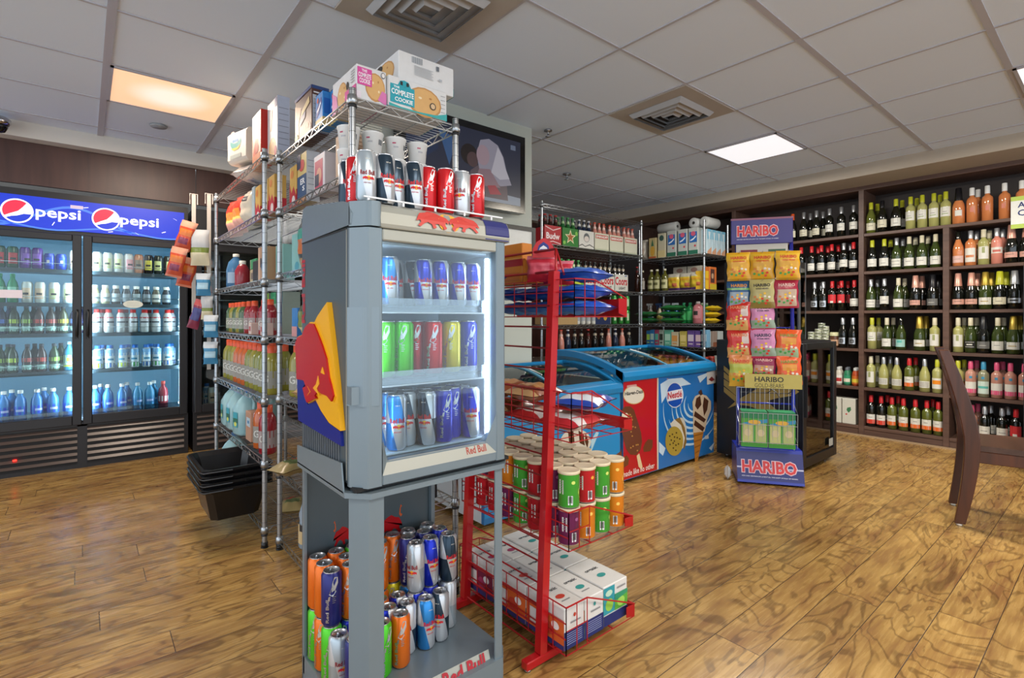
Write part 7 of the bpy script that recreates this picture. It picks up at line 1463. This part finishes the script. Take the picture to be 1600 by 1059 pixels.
pillow('yelpack', 'snack_bag', 'bag', .16, .19, .07, 'b8a02c', [(.0, .14, 0, 1, '5a3a78'), (.55, .75, .1, .9, 'b88a24'), (.2, .45, .5, .95, 'a8583c'), (.82, 1, 0, 1, 'a4a094')])
for i, u in enumerate((1052, 1071, 1089)): put('yelpack', (*G_(u+1, .075+.03*(i % 2)), z+SO), 'yellow snack bag with purple base, %s from left on grocery shelf' % ORD[i], 'yellow snack bags', rz=-PI/2+.1*(i-1))
for i, u in enumerate((1058, 1080)): gbox('whitebk', u-6, z, 'white carton with round print behind the yellow bags, %s' % ('left', 'right')[i], 'carton', 'carton', (.17, .12, .28), 'b0aca0', dx=.24, front=[('c', .5, .85, .25, .09, '8a6a60')], group='white cartons behind yellow bags')
box1('yelbox', (GX0+.05, GY0+.03, z+SO), 'yellow box at the near end of the grocery second shelf', 'snack_box', 'box', (.10, .10, .20), 'c8a028', front=[('r', 0, 1, .5, .6, 'b87820')])
box1('orgbox', (GX0+.17, GY0+.03, z+SO), 'dark framed orange box right of the yellow box', 'snack_box', 'box', (.14, .09, .25), 'b8622c', front=[('r', .1, .7, .3, .9, '4a302c'), ('c', .4, .6, .18, .12, 'a88a6c'), ('r', 0, 1, 0, .25, 'b09a2c')])
z = GZ[2]
spray = [(.030, 0), (.036, .006), (.036, .10), (.022, .15), (.014, .17), (.014, .19), (0, .19)]
def sprayb(k, c, l, c2):
    def f():
        o = G().lathe(spray, mat('spray_'+k, c, .25), 14).obj('spray_bottle'); m = P(c2)
        G().lathe([(.017, .185), (.017, .205), (.008, .212), (.008, .22)], m, 10).obj('collar', o)
        g = G(); g.box(-.055, .025, -.010, .010, .215, .24, m); g.prism([(-.038, .215), (-.028, .215), (-.034, .165), (-.042, .17)], -.005, .005, m, 'y'); g.obj('trigger', o)
        g = G(); g.lathe([(.0365, .02), (.0365, .09)], P(l), 8, a0=-1.2, a1=1.2, cap=False); g.obj('label', o); return o, 'bottle'
    KINDS[k] = f
sprayb('sp_white', 'c0b4b0', '6c88b0', 'c8c8c8'); sprayb('sp_ylw', 'b8ac8a', 'b8b04a', '2c4a78'); sprayb('sp_blu', '1f5aa8', '9ab0c8', 'b8c4cc')
simple('detg', 'dish_soap_bottle', 'bottle', [(.036, 0), (.044, .008), (.044, .15), (.03, .19), (.014, .21), (.014, .22), (0, .22)], '1f8a4a', cap=(.215, .24, .018, .018, P('2f9a6a')), labels=[(.04, .14, .0445, 1.2, P('4ab86a'))])
simple('pinkb', 'pink_cleaner_bottle', 'bottle', [(.048, 0), (.055, .008), (.055, .17), (.045, .20), (.02, .215), (.02, .23), (0, .23)], 'b06a70', cap=(.22, .245, .022, .022, P('b0a8a8')), labels=[(.06, .16, .0555, 1.0, P('b87a80'), [(.095, .14, .45, INK)])])
simple('cola', 'green_soda_bottle', 'bottle', [(.036, 0), (.042, .008), (.042, .16), (.02, .20), (.014, .22), (0, .22)], '3a7a34', cap=(.215, .235, .016, .016, P('a8b8a0')), labels=[(.05, .13, .0425, 1.2, P('a8a474'))])
for k, u, l in [('sp_white', 1017, 'white spray bottle at the left of grocery third shelf'), ('sp_ylw', 1031, 'yellow label spray bottle beside the white spray bottle'), ('sp_blu', 1044, 'blue spray bottle, left of two on grocery third shelf'), ('sp_blu', 1057, 'blue spray bottle, right of two on grocery third shelf'), ('detg', 1069, 'green dish soap bottle, left of the pink bottle'), ('detg', 1078.5, 'green dish soap bottle touching the pink bottle'), ('pinkb', 1091, 'pink cleaner bottle with black round badge')]:
    put(k, (*G_(u, .24 if k != 'pinkb' else .14), z+SO), l, rz=-PI/2)
for i, dx in enumerate((.20, .30, .40)): put('cola', (GX0+dx, GY0+.20, z+SO), 'green soda bottle, %s from the near grocery rack post' % ORD[i], 'green soda bottles')
pillow('greensack', 'green_sack', 'sack', .12, .30, .058, '1c5a2c', [(.2, .8, .15, .5, '28703a'), (.0, .1, 0, 1, '8a5a48')], lie=True, rough=.4)
pillow('yelsack', 'yellow_sack', 'sack', .12, .26, .055, 'b89c1c', [(.0, .15, 0, 1, 'b05a38'), (.4, .8, .3, .7, 'c8b040')], lie=True, rough=.4)
k_ = 0
for i, (u, dz, dx) in enumerate(((1004, 0, .09), (1041, 0, .09), (1002, .072, .09), (1038, .072, .09), (1042, .144, .10))):
    x, y = G_(u+10, dx); put('greensack', (x, y, z+SO+dz), 'green sack lying flat, %s on grocery third shelf' % ['lower left', 'lower middle', 'upper left', 'upper middle', 'topmost, tilted'][i], 'green sacks', rz=PI+.05*i if i < 4 else PI+.25)
for i, dz in enumerate((0, .068, .136)): put('yelsack', (GX0+.26+.03*i, GY0+.07, z+SO+dz), 'yellow sack, %s layer at the near end of grocery rack' % ORD[i], 'yellow sacks', rz=PI/2+.05*i)
z = GZ[3]
for i, (u, c1, c2, h) in enumerate(((1014, '1f5a8c', '8ab04a', .17), (1020, '2a6aa0', '9ab8b0', .18), (1027, '8c3c5a', '4a9a8a', .18), (1034, '8a9a90', '2c3430', .18), (1042, '5aa08c', 'a0c8b8', .18), (1053, 'b0a890', 'c08a4c', .16), (1066, 'a89c4c', 'c8b878', .17), (1078, '5c4488', 'b8b0c0', .18), (1090, '5c4488', 'c0a8b0', .18), (1098, '6a9ab8', 'a8c0cc', .19))):
    gbox('gr_%d' % i, u-4, z, '%s grocery packet, %s from left, shelf above the jars' % (['blue', 'sky blue', 'wine red', 'grey', 'mint', 'cream', 'mustard', 'purple', 'violet', 'light blue'][i], ORD[i]), 'grocery_packet', 'packet', (.055 if i < 4 else .085, .06, h), c1, front=[('r', .1, .9, .35, .75, c2), ('r', .2, .8, .15, .22, c2)])
for i in range(3): box1('gr_side%d' % i, (GX0+.08+.13*i, GY0+.02, z+SO), ['grey', 'brown topped', 'blue and white'][i]+' packet at the near end of the grocery packet shelf', 'grocery_packet', 'packet', (.10, .08, .17), ['9aa0a0', '8a7a70', 'a8b0b0'][i], front=[('r', .1, .9, 0, .3, ['6a7a80', '7a4a34', '2f5a9c'][i])])
z = GZ[4]
jar = [(.036, 0), (.042, .006), (.042, .12), (.034, .14), (.034, .15), (0, .15)]
for k, c, l in (('red', '6a1c14', '9a5a44'), ('amber', '9a5a2c', 'b8864c'), ('white', 'a4a49a', 'b0b4b0')): simple('j_'+k, 'sauce_jar', 'jar', jar, c, cap=(.142, .165, .037, .037, P('8c2c22' if k != 'white' else 'a0a4a0')), labels=[(.03, .10, .0425, 1.3, P(l))])
for i, (u, k) in enumerate(((1033, 'red'), (1043, 'red'), (1053, 'red'), (1065, 'amber'), (1079, 'amber'), (1090, 'white'))): put('j_'+k, (*G_(u, .06), z+SO), '%s sauce jar, %s from left below the grocery packets' % (k, ORD[i]), 'sauce jars', rz=-PI/2)
for i in range(3): put('j_'+['red', 'red', 'white'][i], (GX0+.12+.13*i, GY0+.06, z+SO), '%s sauce jar, %s from post on the near side of grocery rack' % (['red', 'red', 'white'][i], ORD[i]), 'sauce jars')
